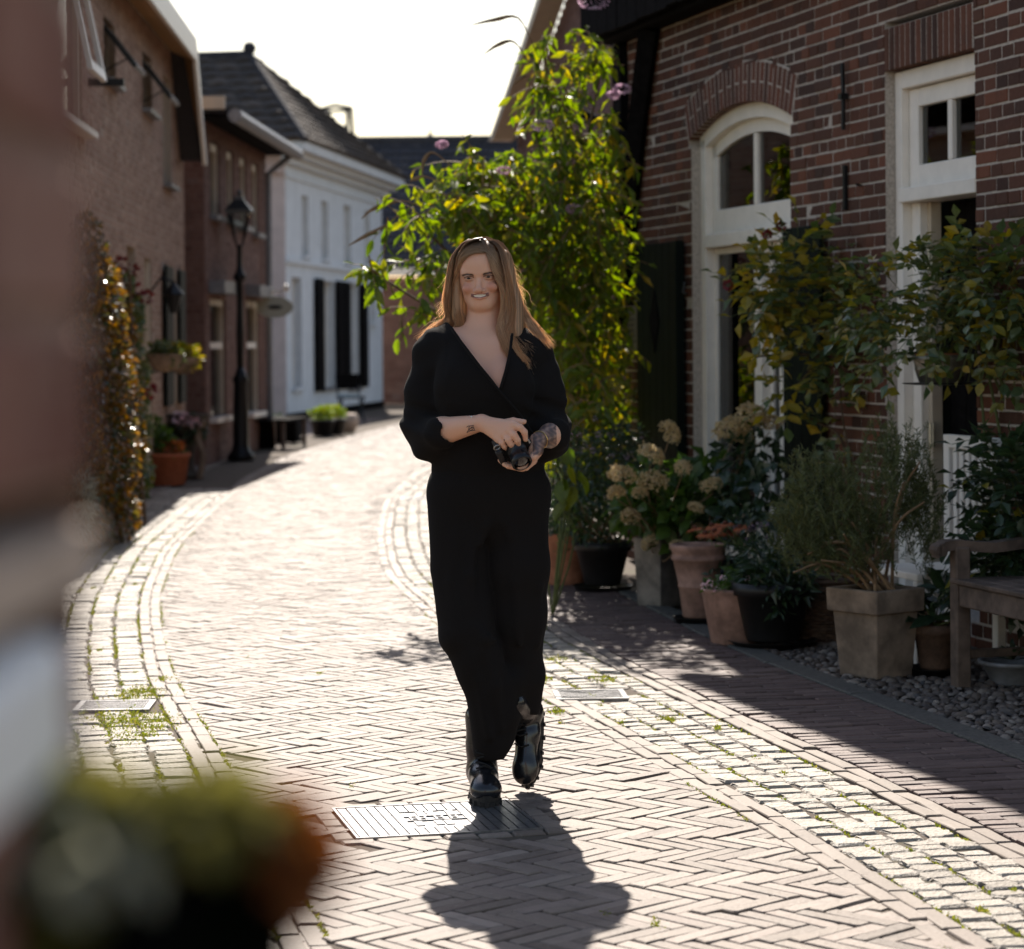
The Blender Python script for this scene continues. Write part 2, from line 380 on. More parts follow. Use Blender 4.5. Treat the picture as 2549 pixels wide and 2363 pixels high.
L_grey = leafmat("silver_leaf", [(.25, .26, .2), (.33, .33, .26)], .3, .7)

# ------------------------------------------------------------------ leaves
_LF = [(0, 2, 1), (0, 3, 2), (1, 2, 4), (2, 3, 4)]
def leafverts(P, D, Nn, L, W, fold=.18, curl=.12):
    """P base points, D unit directions, Nn rough normals, L lengths, W half widths"""
    D = D / (np.linalg.norm(D, axis=1)[:, None] + 1e-9)
    S = np.cross(D, Nn); S /= np.linalg.norm(S, axis=1)[:, None] + 1e-9; U = np.cross(S, D)
    L = L[:, None]; W = W[:, None]; mid = P + D * L * .45
    V = np.stack([P, mid - S * W + U * W * fold * 2, mid - U * L * .0, mid + S * W + U * W * fold * 2, P + D * L - U * L * curl], 1)
    return V
def leafobj(name, P, D, L, W, mat, parent=None, Nn=None, rs=rng, **kw):
    n = len(P)
    if n == 0: return None
    if Nn is None: Nn = rs.normal(0, 1, (n, 3)) * .6 + np.array([0, 0, 1.0])
    L = np.broadcast_to(L, (n,)); W = np.broadcast_to(W, (n,))
    V = leafverts(P, D, Nn, L, W).reshape(-1, 3)
    return fastmesh(name, V, rep(_LF, n, 5), np.repeat(rs.rand(n), 5), mat, parent, **kw)
def _unit_leaf(mat, wr=.4, name="leaf"):
    V = np.array([[0, 0, 0], [.18, -.62 * wr, .02], [.2, 0, -.02], [.18, .62 * wr, .02], [.5, -1 * wr * .95, .05], [.52, 0, -.01], [.5, wr * .95, .05], [.8, -.55 * wr, .0], [.82, 0, -.04], [.8, .55 * wr, 0], [1, 0, -.1]], float)
    F = [(0, 2, 1), (0, 3, 2), (1, 2, 5), (1, 5, 4), (2, 3, 6), (2, 6, 5), (4, 5, 8), (4, 8, 7), (5, 6, 9), (5, 9, 8), (7, 8, 10), (8, 9, 10)]
    return fastmesh(name, V, np.array(F), None, mat, False)
def leafparts(P, D, L, me, parent, rs=rng, Nn=None, name="leaf"):
    """single leaves, each an object of its own sharing one mesh"""
    for i in range(len(P)):
        d = Vector(D[i]).normalized(); up = Vector(Nn[i] if Nn is not None else (rs.normal(0, .5), rs.normal(0, .5), 1)); s = up.cross(d)
        if s.length < 1e-3: s = Vector((1, 0, 0))
        s.normalize(); u = d.cross(s)
        M = Matrix((d, s, u)).transposed().to_4x4() @ Matrix.Scale(float(L[i]), 4); M.translation = Vector(P[i])
        o = bpy.data.objects.new(name, me); COL.objects.link(o); o.parent = parent; o.matrix_local = M
def bez(pts, n=14):
    """smooth path through the points (Catmull-Rom)"""
    P = np.asarray(pts, float); P = np.vstack([2 * P[0] - P[1], P, 2 * P[-1] - P[-2]]); out = []
    m = len(P) - 3; k = max(2, n // m)
    for i in range(m):
        a, b, c, d = P[i:i + 4]
        for t in np.linspace(0, 1, k, endpoint=False): out.append(.5 * ((2 * b) + (c - a) * t + (2 * a - 5 * b + 4 * c - d) * t * t + (3 * b - a - 3 * c + d) * t ** 3))
    out.append(P[-2]); return np.array(out)

# ================================================================== GROUND
def interp(xs, ys): 
    xs = np.array(xs, float); ys = np.array(ys, float)
    # smooth the polyline by sampling and blurring
    t = np.linspace(xs[0], xs[-1], 400); v = np.interp(t, xs, ys); k = np.ones(13) / 13; v2 = np.convolve(np.pad(v, 6, 'edge'), k, 'valid')
    return lambda y: np.interp(y, t, v2)
XA = interp([2, 5.66, 6.6, 7.67, 8.7, 9.7, 11, 12.8, 15, 17.9, 22, 26.5, 32, 38, 46, 60], [1.7, 1.0, .83, .58, .34, .10, -.2, -.48, -.82, -1.02, -1.18, -1.1, -.7, .1, 1.6, 4.5])
XL = interp([2, 5.66, 6.2, 7.84, 8.87, 10.06, 11.8, 13.7, 17, 21.5, 26, 31, 38, 50, 60], [.3, -.41, -.55, -.9, -1.11, -1.405, -1.71, -2.01, -2.36, -2.6, -2.78, -2.8, -2.35, -1.3, 0])
def inframe(X, Y, pad=60):
    px, py = proj(np.stack([X, Y, np.zeros_like(X)], -1)); return (px > -pad) & (px < 2549 + pad) & (py < 2363 + pad * 2) & (Y > .5)
def slope(f, y): return (f(y + .05) - f(y - .05)) / .1

gm = MB(); gm.add([(-300, -80, -.013), (300, -80, -.013), (300, 500, -.013), (-300, 500, -.013)], [(0, 1, 2, 3)])
ground = gm.build("ground", M_joint, kind='structure')
COVER = np.array([G(830, 2013), G(1263, 1993), G(1353, 2063), G(884, 2091)])[:, :2]
cov_c = COVER.mean(0); cov_x = ((COVER[1] - COVER[0]) + (COVER[2] - COVER[3])) / 2; COVW = np.linalg.norm(cov_x); cov_x /= COVW
cov_y = np.array([-cov_x[1], cov_x[0]]); COVD = abs(np.dot((COVER[0] + COVER[1]) / 2 - cov_c, cov_y)) * 2
def incover(X, Y, pad=.06):
    d = np.stack([X, Y], -1) - cov_c; a = np.abs(d @ cov_x); b = np.abs(d @ cov_y); return (a < COVW / 2 + pad) & (b < COVD / 2 + pad)

def lay(parent_name, label_part, C, H, ang, tilt, top, mat, nparts, bev=.005, skew=.002, parent=None, kind='structure', rounded=0):
    """bricks of a surface: the nearest in view as parts of their own, the rest as one part"""
    N = len(C); r = rng.rand(N); par = parent
    d = C[:, 1]; vis = inframe(C[:, 0], C[:, 1], -5); order = np.argsort(np.where(vis, d, d + 1000)); sel = order[:min(nparts, N)]
    selm = np.zeros(N, bool); selm[sel] = True
    BF = _RF if rounded else _BF; nv = 24 if rounded else 12; fn = roundbrick if rounded else topbrick
    V = fn(C, H, ang, tilt, top, bev, skew, **({'cut': rounded} if rounded else {}))
    # parts
    hm = np.median(H, axis=0)
    me_s = []
    for k in range(12):
        v = fn(np.zeros((1, 2)), hm[None], np.zeros(1), np.zeros((1, 2)), np.zeros(1), bev, skew * 1.2, **({'cut': rounded} if rounded else {}))[0]
        me_s.append(fastmesh(label_part, v, np.array(BF), None, mat, False))
    for i in sel:
        o = bpy.data.objects.new(label_part, me_s[int(r[i] * 12) % 12]); COL.objects.link(o); o.parent = par
        o.location = (C[i, 0], C[i, 1], top[i]); o.rotation_euler = (tilt[i, 1], -tilt[i, 0], ang[i]); o.scale = (H[i, 0] / hm[0], H[i, 1] / hm[1], 1)
    rest = ~selm; n = rest.sum()
    if n: fastmesh(label_part + "s_beyond", V[rest].reshape(-1, 3), rep(BF, n, nv), np.repeat(r[rest], nv), mat, par, kind='stuff')

# --- herringbone carriageway
road = empty("road", kind='structure')
W = .0525; n4 = 4; th = R(45)
ii = np.arange(-1500, 1500); cells = []
cH = []; 
for j in range(-1150, 1150):
    i0 = j + 2 * n4 * np.arange(-170, 170)
    cH.append(np.stack([(i0 + n4 / 2) * W, np.full(len(i0), (j + .5) * W), np.zeros(len(i0))], -1))     # lying bricks
    jv = j + 2 * n4 * np.arange(-170, 170)                                                               # column i=j, start rows
    cH.append(np.stack([np.full(len(jv), (j + .5) * W), (jv - 2 * n4 + 1 + n4 / 2) * W, np.ones(len(jv))], -1))
Q = np.concatenate(cH); 
rot = math.atan(-.02) - R(45)   # the chevrons point across the street
cx_, sx_ = math.cos(rot), math.sin(rot)
X = Q[:, 0] * cx_ - Q[:, 1] * sx_ ; Y = Q[:, 0] * sx_ + Q[:, 1] * cx_ + 20
keep = (Y > 4.6) & (Y < 46) & inframe(X, Y, 90)
X, Y, K = X[keep], Y[keep], Q[keep, 2]
# the courses wave a little along the street
keep = (X > XL(Y) - .095) & (X < XA(Y) + .095) & ~incover(X, Y, .058)
X, Y, K = X[keep], Y[keep], K[keep]; N = len(X); under = (X < XL(Y) + .06) | (X > XA(Y) - .06)
outR = np.clip(X - XA(Y) - .03, 0, 1); outL = np.clip(XL(Y) - .03 - X, 0, 1); cut = outR + outL
Xw = X - outR * .9 + outL * .9 + .012 * np.sin(Y * 2.1) ; Yw = Y + .03 * np.sin(X * 2.3 + Y * .7)
ang = rot + K * R(90) + rng.normal(0, .024, N)
H = np.stack([rng.normal(.1005, .0016, N) - cut * .75, rng.normal(.0243, .0008, N)], -1)
top = rng.normal(0, .0012, N) + .0008 * np.sin(X * 5 + Y * 1.3) - .0035 * under
rb = MB(); yy = np.linspace(4.6, 46, 160); rb.add([(XL(y) - .1, y, -.0062) for y in yy] + [(XA(y) + .1, y, -.0062) for y in yy], [(i, i + 160, i + 161, i + 1) for i in range(159)]); rb.build("sand_bed", M_joint, road)
lay("road", "paver", np.stack([Xw, Yw], -1), H, ang, rng.normal(0, .007, (N, 2)), top, M_paver, 300, .0022, .0030, road, rounded=.010)

def rows(fx, off0, width, nrow, L, gap, y0, y1, jit=.002, along=True):
    """courses of bricks that follow the edge curve fx; along=True: long side along the street"""
    C = []; Hh = []; A = []
    rw = width / nrow
    for k in range(nrow):
        off = off0 + (k + .5) * rw; y = y0 + rng.uniform(0, L)
        while y < y1:
            s = slope(fx, y); q = math.hypot(1, s); l = L * rng.uniform(.9, 1.08); yc = y + l / 2 / q
            C.append((fx(yc) + off * q, yc)); Hh.append((l / 2 - gap / 2, rw / 2 - gap / 2)); A.append(math.pi / 2 - math.atan(slope(fx, yc))); y += l / q
    C = np.array(C); Hh = np.array(Hh); A = np.array(A); n = len(C)
    C += rng.normal(0, jit, C.shape); A += rng.normal(0, .012, n)
    k = inframe(C[:, 0], C[:, 1], 90); return C[k], Hh[k], A[k]
# --- edge courses both sides of the carriageway and outside the gutters
EW = .118; GW = .40
Cs = [rows(XA, 0, EW, 2, .20, .006, 4.6, 40), rows(XA, EW + GW, EW, 2, .20, .006, 4.6, 40), rows(XL, -EW, EW, 2, .20, .006, 4.6, 44), rows(XL, -EW * 2 - .62, EW, 2, .2, .006, 4.6, 30)]
C, H, A = [np.concatenate([c[k] for c in Cs]) for k in range(3)]; n = len(C)
edging = empty("edge_courses", kind='structure')
lay("edging", "edge_brick", C, H, A, rng.normal(0, .012, (n, 2)), rng.normal(.0012, .0018, n), M_edge, 260, .0025, .003, edging, rounded=.008)
gb_ = MB()
for f_, o0, o1 in ((XA, EW, EW + GW), (XL, -EW - .62, -EW)):
    yy = np.linspace(4.6, 24, 90); v = [(f_(y) + o0, y, -.0085) for y in yy] + [(f_(y) + o1, y, -.0085) for y in yy]; gb_.add(v, [(i, i + 90, i + 91, i + 1) for i in range(89)])
# --- granite sett gutters
gutter = empty("gutter", kind='structure'); gb_.build("sand_bed", M_joint, gutter)
Cs = [rows(XA, EW, GW, 4, .085, .007, 4.6, 30, .004), rows(XL, -EW - .62, .62, 5, .09, .008, 4.6, 24, .005)]
C, H, A = [np.concatenate([c[k] for c in Cs]) for k in range(3)]; n = len(C)
DR = G(1469, 1730)[:2]; DL = G(285, 1757)[:2]; 
for dcen, hw, hd in ((DR, .16, .11), (DL, .17, .12)):
    k = (np.abs(C[:, 0] - dcen[0]) > hw) | (np.abs(C[:, 1] - dcen[1]) > hd * 1.6); C, H, A = C[k], H[k], A[k]
n = len(C)
lay("gutter", "sett", C, H, A, rng.normal(0, .016, (n, 2)), rng.normal(-.001, .0025, n), M_sett, 300, .006, .008, gutter, rounded=.016)
# --- brick pavement on the right, its bricks laid across
SW0 = EW * 2 + GW; SWW = .56
pav = empty("pavement", kind='structure')
Cc = []; Hc = []; Ac = []
y = 4.6; row = 0
while y < 20:
    s = slope(XA, y); q = math.hypot(1, s); o = SW0 + (-.1 if row % 2 else 0) - rng.uniform(0, .03); a = -math.atan(s) 
    while o < SW0 + SWW - .01:
        l = .205; a0 = max(o, SW0); a1 = min(o + l, SW0 + SWW)
        if a1 - a0 > .03:
            off = (a0 + a1) / 2; Cc.append((XA(y) + off * q * math.cos(a) ** 2 * 1.0, y + off * math.sin(a))); Hc.append(((a1 - a0) / 2 - .002, .0245)); Ac.append(a)
        o += l
    y += .0525 * q; row += 1
Cc, Hc, Ac = np.array(Cc), np.array(Hc), np.array(Ac); k = inframe(Cc[:, 0], Cc[:, 1], 90); Cc, Hc, Ac = Cc[k], Hc[k], Ac[k]; n = len(Cc)
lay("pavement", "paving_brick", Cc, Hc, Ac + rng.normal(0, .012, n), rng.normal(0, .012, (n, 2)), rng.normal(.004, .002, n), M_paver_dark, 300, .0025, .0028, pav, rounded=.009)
# left pavement (mostly hidden in the shade of the houses)
lp = empty("left_pavement", kind='structure')
c_, h_, a_ = rows(XL, -EW * 2 - .62 - 1.3, 1.3, 24, .2, .005, 15, 46)
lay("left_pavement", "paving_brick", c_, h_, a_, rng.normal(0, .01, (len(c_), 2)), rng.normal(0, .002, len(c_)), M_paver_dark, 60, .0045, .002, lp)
# --- kerb stones along the pebbled strip
kerb = empty("kerb", kind='structure'); y = 4.8
KO = SW0 + SWW
while y < 14:
    s = slope(XA, y); q = math.hypot(1, s); l = 1.0; yc = y + .5 * l / q; mb = MB(); mb.box((-l / 2 + .004, -.06, -.1), (l / 2 - .004, .06, .010), bev=.006)
    o = mb.build("kerb_stone", M_kerb, kerb); o.location = (XA(yc) + (KO + .065) * q, yc, rng.normal(0, .002)); o.rotation_euler = (0, 0, math.pi / 2 - math.atan(slope(XA, yc)) + rng.normal(0, .006)); y += l / q
# --- the strip of pebbles at the foot of the house
HR = Frame(2.115, 11.0, (.267, -.9637))
strip = empty("pebble_strip", kind='structure')
pb = MB(); pb.add([(-.2, 5, -.006), (4.5, 5, -.006), (4.5, 17, -.006), (.2, 17, -.006)], [(0, 1, 2, 3)]); 
pts = []
tries = 0
cell = {}
while len(pts) < 5200 and tries < 90000:
    tries += 1; yy = 6.2 + 6.6 * rng.rand() ** 1.3; q = math.hypot(1, slope(XA, yy)); x0 = XA(yy) + (KO + .13) * q; x1 = 2.115 + .277 * (11 - yy)
    xx = rng.uniform(x0, max(x1, x0 + .1)); r_ = rng.uniform(.012, .029)
    if not inframe(np.array([xx]), np.array([yy]), 40)[0]: continue
    key = (int(xx / .06), int(yy / .06)); ok = True
    for a in (-1, 0, 1):
        for b in (-1, 0, 1):
            for (u, v, w) in cell.get((key[0] + a, key[1] + b), ()):
                if (u - xx) ** 2 + ((v - yy) * 1.15) ** 2 < ((w + r_) * .86) ** 2: ok = False
    if ok: cell.setdefault(key, []).append((xx, yy, r_)); pts.append((xx, yy, r_))
def pebmesh(seed):
    rs = np.random.RandomState(seed); n, m = 8, 4; v = [(0, 0, 1)]; f = []
    for i in range(1, m):
        p = math.pi * .5 * i / (m - 1) * 1.05
        for j in range(n):
            t = 2 * math.pi * j / n; k = 1 + rs.normal(0, .08); v.append((math.sin(p) * math.cos(t) * k, math.sin(p) * math.sin(t) * k, math.cos(p) * (1 + rs.normal(0, .05))))
    for j in range(n): f.append((0, 1 + j, 1 + (j + 1) % n, 1 + (j + 1) % n))
    v = np.array(v); F = []
    for j in range(n): F.append((0, 1 + j, 1 + (j + 1) % n))
    for i in range(m - 2):
        for j in range(n):
            a = 1 + i * n + j; b = 1 + i * n + (j + 1) % n; F.append((a, a + n, b + n)); F.append((a, b + n, b))
    return v, np.array(F)
PM = [pebmesh(k) for k in range(5)]
pme = [fastmesh("pebble", v, f, None, M_pebble, False, smooth=True) for v, f in PM]
pts.sort(key=lambda p: p[1]); VV = []; FF = []; RR = []; nb = 0
for i, (x, y, r_) in enumerate(pts):
    k = i % 5; sx, sy, sz = r_ * rng.uniform(.9, 1.4), r_ * rng.uniform(.7, 1), r_ * rng.uniform(.45, .8); az = rng.uniform(0, 6.28); zz = rng.uniform(-.012, .002)
    if i < 300:
        o = bpy.data.objects.new("pebble", pme[k]); COL.objects.link(o); o.parent = strip; o.location = (x, y, zz); o.rotation_euler = (rng.normal(0, .2), rng.normal(0, .2), az); o.scale = (sx, sy, sz)
    else:
        v, f = PM[k]; c, s = math.cos(az), math.sin(az); vv = v * [sx, sy, sz]; vv = np.stack([vv[:, 0] * c - vv[:, 1] * s + x, vv[:, 0] * s + vv[:, 1] * c + y, vv[:, 2] + zz], -1)
        VV.append(vv); FF.append(f + nb); RR.append(np.full(len(v), rng.rand())); nb += len(v)
fastmesh("pebbles_beyond", np.concatenate(VV), np.concatenate(FF), np.concatenate(RR), M_pebble, strip, smooth=True, kind='stuff')
so = MB(); so.add([(*G(1800, 1620)[:2], -.009), (*(G(2700, 2100)[:2]), -.009), (3.6, 5.5, -.009), (3.6, 13, -.009), (1.2, 14, -.009)], [(0, 1, 2, 3, 4)]); so.build("bedding_soil", M_soil, strip)

# --- cast iron inspection cover
cov = empty("inspection_cover", (cov_c[0], cov_c[1], .001), math.atan2(cov_x[1], cov_x[0]), "rectangular ribbed cast iron inspection cover in the paving before the woman's boots", "manhole cover")
M_cast = plain("worn_cast_iron", (.22, .22, .23), .33, metal=.75, nscale=50, var=.3, bstr=.25)
w2, d2 = COVW / 2, COVD / 2
mb = MB(); mb.box((-w2, -d2, -.05), (w2, d2, -.006), bev=.003); mb.build("plate", M_cast, cov)
mb = MB()
for a, b in (((-w2, -d2, -.006), (w2, -d2 + .008, .003)), ((-w2, d2 - .008, -.006), (w2, d2, .003)), ((-w2, -d2 + .008, -.006), (-w2 + .008, d2 - .008, .003)), ((w2 - .008, -d2 + .008, -.006), (w2, d2 - .008, .003))): mb.box(a, b)
mb.build("rim", M_cast, cov)
nr = 18; pitch = (COVW - .02) / nr
for k in range(nr):
    xc = -w2 + .01 + (k + .5) * pitch; segs = [(-d2 + .012, d2 - .012)]
    if 6 <= k <= 11: segs = [(-d2 + .012, -.115), (.115, d2 - .012)]
    for a, b in segs:
        mb = MB(); ys = np.arange(a, b - .008, .0125); mb.box((xc - pitch * .42, a, -.0062), (xc + pitch * .42, b, -.001))
        for yv in ys: mb.box((xc - pitch * .42, yv, -.0005), (xc + pitch * .42, yv + .0105, .002))
        mb.build("rib", M_cast, cov)
bar_pad = MB(); bar_pad.box((-.115, -.112, -.0059), (.115, .112, -.0015)); bar_pad.build('emblem_pad', M_cast, cov)
mb = MB()      # emblem: two clusters of small squares either side of a band of strokes
for gx in range(-2, 3):
    for gy in (-.095, -.062, .05, .083): 
        if (gx + (gy > 0)) % 3 != 2: mb.box((gx * .03 - .012, gy, -.006), (gx * .03 + .012, gy + .026, .002))
mb.box((-.09, -.026, -.006), (.09, -.021, .003)); mb.box((-.09, .036, -.006), (.09, .041, .003))
for x0, x1 in ((-.075, -.055), (-.05, -.03), (.0, .022), (.045, .065)): 
    mb.box((x0, -.016, -.006), (x0 + .006, .03, .003)); mb.box((x1, -.016, -.006), (x1 + .006, .03, .003)); mb.box((x0 + .006, .004, -.006), (x1, .011, .003))
mb.build("emblem", M_cast, cov)
# brick surround of the cover
sb_c = []; sb_h = []; sb_a = []
ca = math.atan2(cov_x[1], cov_x[0])
for sy in (-1, 1):
    x = -w2 - .05
    while x < w2 + .02:
        sb_c.append(cov_c + cov_x * (x + .05) + cov_y * sy * (d2 + .032)); sb_h.append((.047, .026)); sb_a.append(ca); x += .1
for sx_ in (-1, 1):
    y = -d2
    while y < d2 - .02:
        sb_c.append(cov_c + cov_x * sx_ * (w2 + .034) + cov_y * (y + .05)); sb_h.append((.027, .047)); sb_a.append(ca); y += .1
n = len(sb_c); sb_h = np.array(sb_h)
lay("road", "surround_brick", np.array(sb_c), sb_h, np.array(sb_a), rng.normal(0, .01, (n, 2)), rng.normal(.001, .001, n), M_edge, 40, .005, .002, road)

def drain(name, c, L_, W_, ang, label):
    e = empty(name, (c[0], c[1], .004), ang, label, "drain grate")
    mb = MB(); mb.box((-L_ / 2, -W_ / 2, -.05), (L_ / 2, W_ / 2, -.03)); mb.build("pit", M_black, e)
    mb = MB(); b = .022
    mb.box((-L_ / 2, -W_ / 2, -.03), (L_ / 2, -W_ / 2 + b, .0)); mb.box((-L_ / 2, W_ / 2 - b, -.03), (L_ / 2, W_ / 2, .0)); mb.box((-L_ / 2, -W_ / 2 + b, -.03), (-L_ / 2 + b, W_ / 2 - b, .0)); mb.box((L_ / 2 - b, -W_ / 2 + b, -.03), (L_ / 2, W_ / 2 - b, .0))
    mb.build("frame", M_cast, e)
    k = -W_ / 2 + b + .012
    while k < W_ / 2 - b - .01:
        mb = MB(); mb.box((-L_ / 2 + b, k, -.02), (L_ / 2 - b, k + .012, -.002)); mb.build("bar", M_cast, e); k += .030
    return e
drain("drain_grate", DR, .29, .26, R(3), "pale metal drain grate in the sett gutter to the right of the woman")
drain("drain_grate", DL, .30, .26, R(2), "metal drain grate among moss in the left gutter beside the blurred wall")
drain("drain_grate", G(1038, 1240)[:2], .3, .3, R(0), "small far drain cover glinting in the gutter behind the woman's hip")

# --- moss and weeds in the joints
def moss(n, pick, name, hgt=.014):
    P = []
    while len(P) < n:
        y = rng.uniform(5.2, 20); side = rng.rand(); 
        p = pick(y, side)
        if p is not None: P.append(p)
    P = np.array(P); D = np.stack([rng.normal(0, .6, n), rng.normal(0, .6, n), np.full(n, 1.0)], -1)
    return P, D
Pm = []
def patch(px, py, r, n): 
    c = G(px, py); q = rng.normal(0, 1, (n, 2)) * [r, r * 1.8]; Pm.append(np.stack([c[0] + q[:, 0], c[1] + q[:, 1], np.full(n, -.004)], -1))
for a in ((345, 1725, .05, 700), (300, 1790, .07, 900), (390, 1800, .05, 500), (330, 1835, .05, 400), (410, 1690, .02, 120), (1385, 1770, .02, 120), (1340, 1560, .03, 200), (1660, 1790, .02, 160), (1500, 1690, .03, 150), (1390, 1640, .03, 180), (1350, 1690, .02, 150)): patch(*a)
for k in range(60):
    y = 5.6 + 12 * rng.rand() ** 1.5; q = rng.rand()
    if q < .45: x = XL(y) - EW - rng.uniform(0, .62)
    elif q < .6: x = XL(y) - EW - .0
    elif q < .9: x = XA(y) + EW + rng.uniform(0, GW)
    else: x = rng.uniform(XL(y), XA(y))
    m = rng.randint(15, 70); g = rng.normal(0, 1, (m, 2)) * [.006, .03]; Pm.append(np.stack([x + g[:, 0], y + g[:, 1], np.full(m, -.006)], -1))
# thin lines of moss between the rows of the left gutter and along the edge courses
for off in (0, -.118, -.24, -.365, -.49, -.615, -.738): 
    m = 3400; y = 5.5 + 13 * rng.rand(m) ** 1.2; w = (np.sin(y * 3.1 + off * 40) + np.sin(y * 7.7 + off * 13) > -.2); y = y[w]; m = len(y); Pm.append(np.stack([XL(y) + off + rng.normal(0, .004, m), y, np.full(m, -.008)], -1))
for off in (0, .118, .218, .318, .418, .518): 
    m = 2200; y = 5.5 + 9 * rng.rand(m); w = (np.sin(y * 2.7 + off * 31) + np.sin(y * 6.1 + off * 17) > .25); y = y[w]; m = len(y); Pm.append(np.stack([XA(y) + off + rng.normal(0, .004, m), y, np.full(m, -.008)], -1))
Pm = np.concatenate(Pm); n = len(Pm); k = inframe(Pm[:, 0], Pm[:, 1], 20); Pm = Pm[k]; n = len(Pm)
leafobj("moss", Pm, np.stack([rng.normal(0, .7, n), rng.normal(0, .7, n), np.full(n, 1.0)], -1), rng.uniform(.006, .017, n), rng.uniform(.002, .0045, n), L_moss, kind='stuff')

# ================================================================== BUILDINGS
def subtract(a, b, holes):
    segs = [(a, b)]
    for h0, h1 in holes:
        out = []
        for s0, s1 in segs:
            if h1 <= s0 or h0 >= s1: out.append((s0, s1)); continue
            if h0 > s0: out.append((s0, h0))
            if h1 < s1: out.append((h1, s1))
        segs = out
    return segs
def wallbricks(fr, par, x0, x1, z0, z1, occ, course, L, mbrick, mmortar, nparts, bond='english', depth=.09, thick=.24, proud=.004, joint=.0105, yoff=0.0, near_right=True, vfac=.5, name="brick"):
    """a brick skin: mortar backing with real openings, bricks set proud of it"""
    nc = int(math.ceil((z1 - z0) / course)); Cx = []; Cz = []; Hx = []; Hz = []; mort = MB()
    for k in range(nc):
        za = z0 + k * course; zb = min(za + course, z1); zc = (za + zb) / 2; holes = occ(zc)
        for a, b in subtract(x0, x1, holes): mort.box((a + .003, yoff + .0005, za), (b - .003, yoff + thick, zb))
        l = L if (bond != 'english' or k % 2 == 0) else L / 2
        o = x0 - (0 if k % 4 < 2 else l / 2) - (L / 4 if bond == 'english' and k % 2 else 0) - rng.uniform(0, .01)
        while o < x1:
            l2 = l
            if bond == 'english' and k % 2 == 0 and rng.rand() < .12: l2 = L / 2
            for a, b in subtract(max(o, x0), min(o + l2, x1), holes):
                if b - a > .025: Cx.append((a + b) / 2); Hx.append((b - a - joint) / 2); Cz.append(zc); Hz.append((zb - za - joint) / 2)
            o += l2
    mort.build("mortar", mmortar, par)
    Cx = np.array(Cx); Cz = np.array(Cz); Hx = np.array(Hx); Hz = np.array(Hz); N = len(Cx)
    V = topbrick(np.stack([Cx, Cz], -1), np.stack([Hx, Hz], -1), rng.normal(0, .006, N), rng.normal(0, .012, (N, 2)), rng.normal(proud, .0018, N), .003, .0015)
    # stand the brick field up: (x, z, height) -> (x, -height, z)
    V[:, :4, 2] -= depth - .05
    V = np.stack([V[..., 0], -V[..., 2] + yoff, V[..., 1]], -1); r = rng.rand(N)
    P = np.stack([fr.w(a, yoff, c) for a, c in zip(Cx, Cz)]); px, py = proj(P); vis = (px > 0) & (px < 2549) & (py > 0) & (py < 2363 * vfac)
    order = np.argsort(np.where(vis, P[:, 1], 1e4)); sel = order[:nparts]; m = np.zeros(N, bool); m[sel] = True
    hm = np.array([L / 2 - joint / 2, course / 2 - joint / 2]); mes = {}
    for i in sel:
        kind = 1 if Hx[i] > hm[0] * .7 else 0
        kk = (kind, int(r[i] * 4) % 4)
        if kk not in mes:
            hx = hm[0] if kind else hm[0] / 2 - joint / 4
            v = topbrick(np.zeros((1, 2)), np.array([[hx, hm[1]]]), np.zeros(1), np.zeros((1, 2)), np.zeros(1), .003, .0016)[0]; v[:4, 2] -= depth - .05
            mes[kk] = (fastmesh(name, np.stack([v[:, 0], -v[:, 2], v[:, 1]], -1), np.array(_BF), None, mbrick, False), hx)
        me, hx = mes[kk]
        o = bpy.data.objects.new(name, me); COL.objects.link(o); o.parent = par
        o.location = (Cx[i], yoff - proud + rng.normal(0, .0015), Cz[i]); o.scale = (Hx[i] / hx, 1, Hz[i] / hm[1]); o.rotation_euler = (0, rng.normal(0, .006), 0)
    rest = ~m
    if rest.sum(): fastmesh(name + "s_beyond", V[rest].reshape(-1, 3), np.asarray(_BF)[np.newaxis].repeat(rest.sum(), 0).reshape(-1, 4) + np.repeat(np.arange(rest.sum()) * 12, len(_BF))[:, None], np.repeat(r[rest], 12), mbrick, par, kind='stuff')
def bar(name, a, b, mat, par, bev=.004, **kw):
    mb = MB(); mb.box(a, b, bev=bev); return mb.build(name, mat, par, **kw)

# ------------------------------------------------------------ the brick house on the right
house = empty("brick_house", tuple(HR.o), HR.a, "dark red brick house with white arched window and black boarded gable on the right", "house")
AX, AS, AR, AH = -3.02, 2.655, .79, .135          # arch centre, springing, half span, rise
Rarc = (AR ** 2 + AH ** 2) / (2 * AH); zc_ = AS + AH - Rarc
def arch_half(z, Rr, top):
    d = Rr ** 2 - (z - zc_) ** 2
    return math.sqrt(d) if d > 0 else 0
RING = .225
def occR(z):
    h = []
    if .12 < z < AS: h.append((AX - AR, AX + AR))
    if z >= AS - .06:
        w = arch_half(z, Rarc + RING, 0); lim = AR + .055 + (z - AS) * .25
        if z < AS + AH + RING and w > 0: h.append((AX - min(w, lim), AX + min(w, lim)))
    if .1 < z < 2.745: h.append((-.98, .0))
    if 2.745 <= z < 2.96: h.append((-.98, -.01))
    return sorted(h)
wallbricks(HR, house, -5.12, 2.6, 0, 3.40, occR, .065, .232, M_brickR, M_mortar, 300)
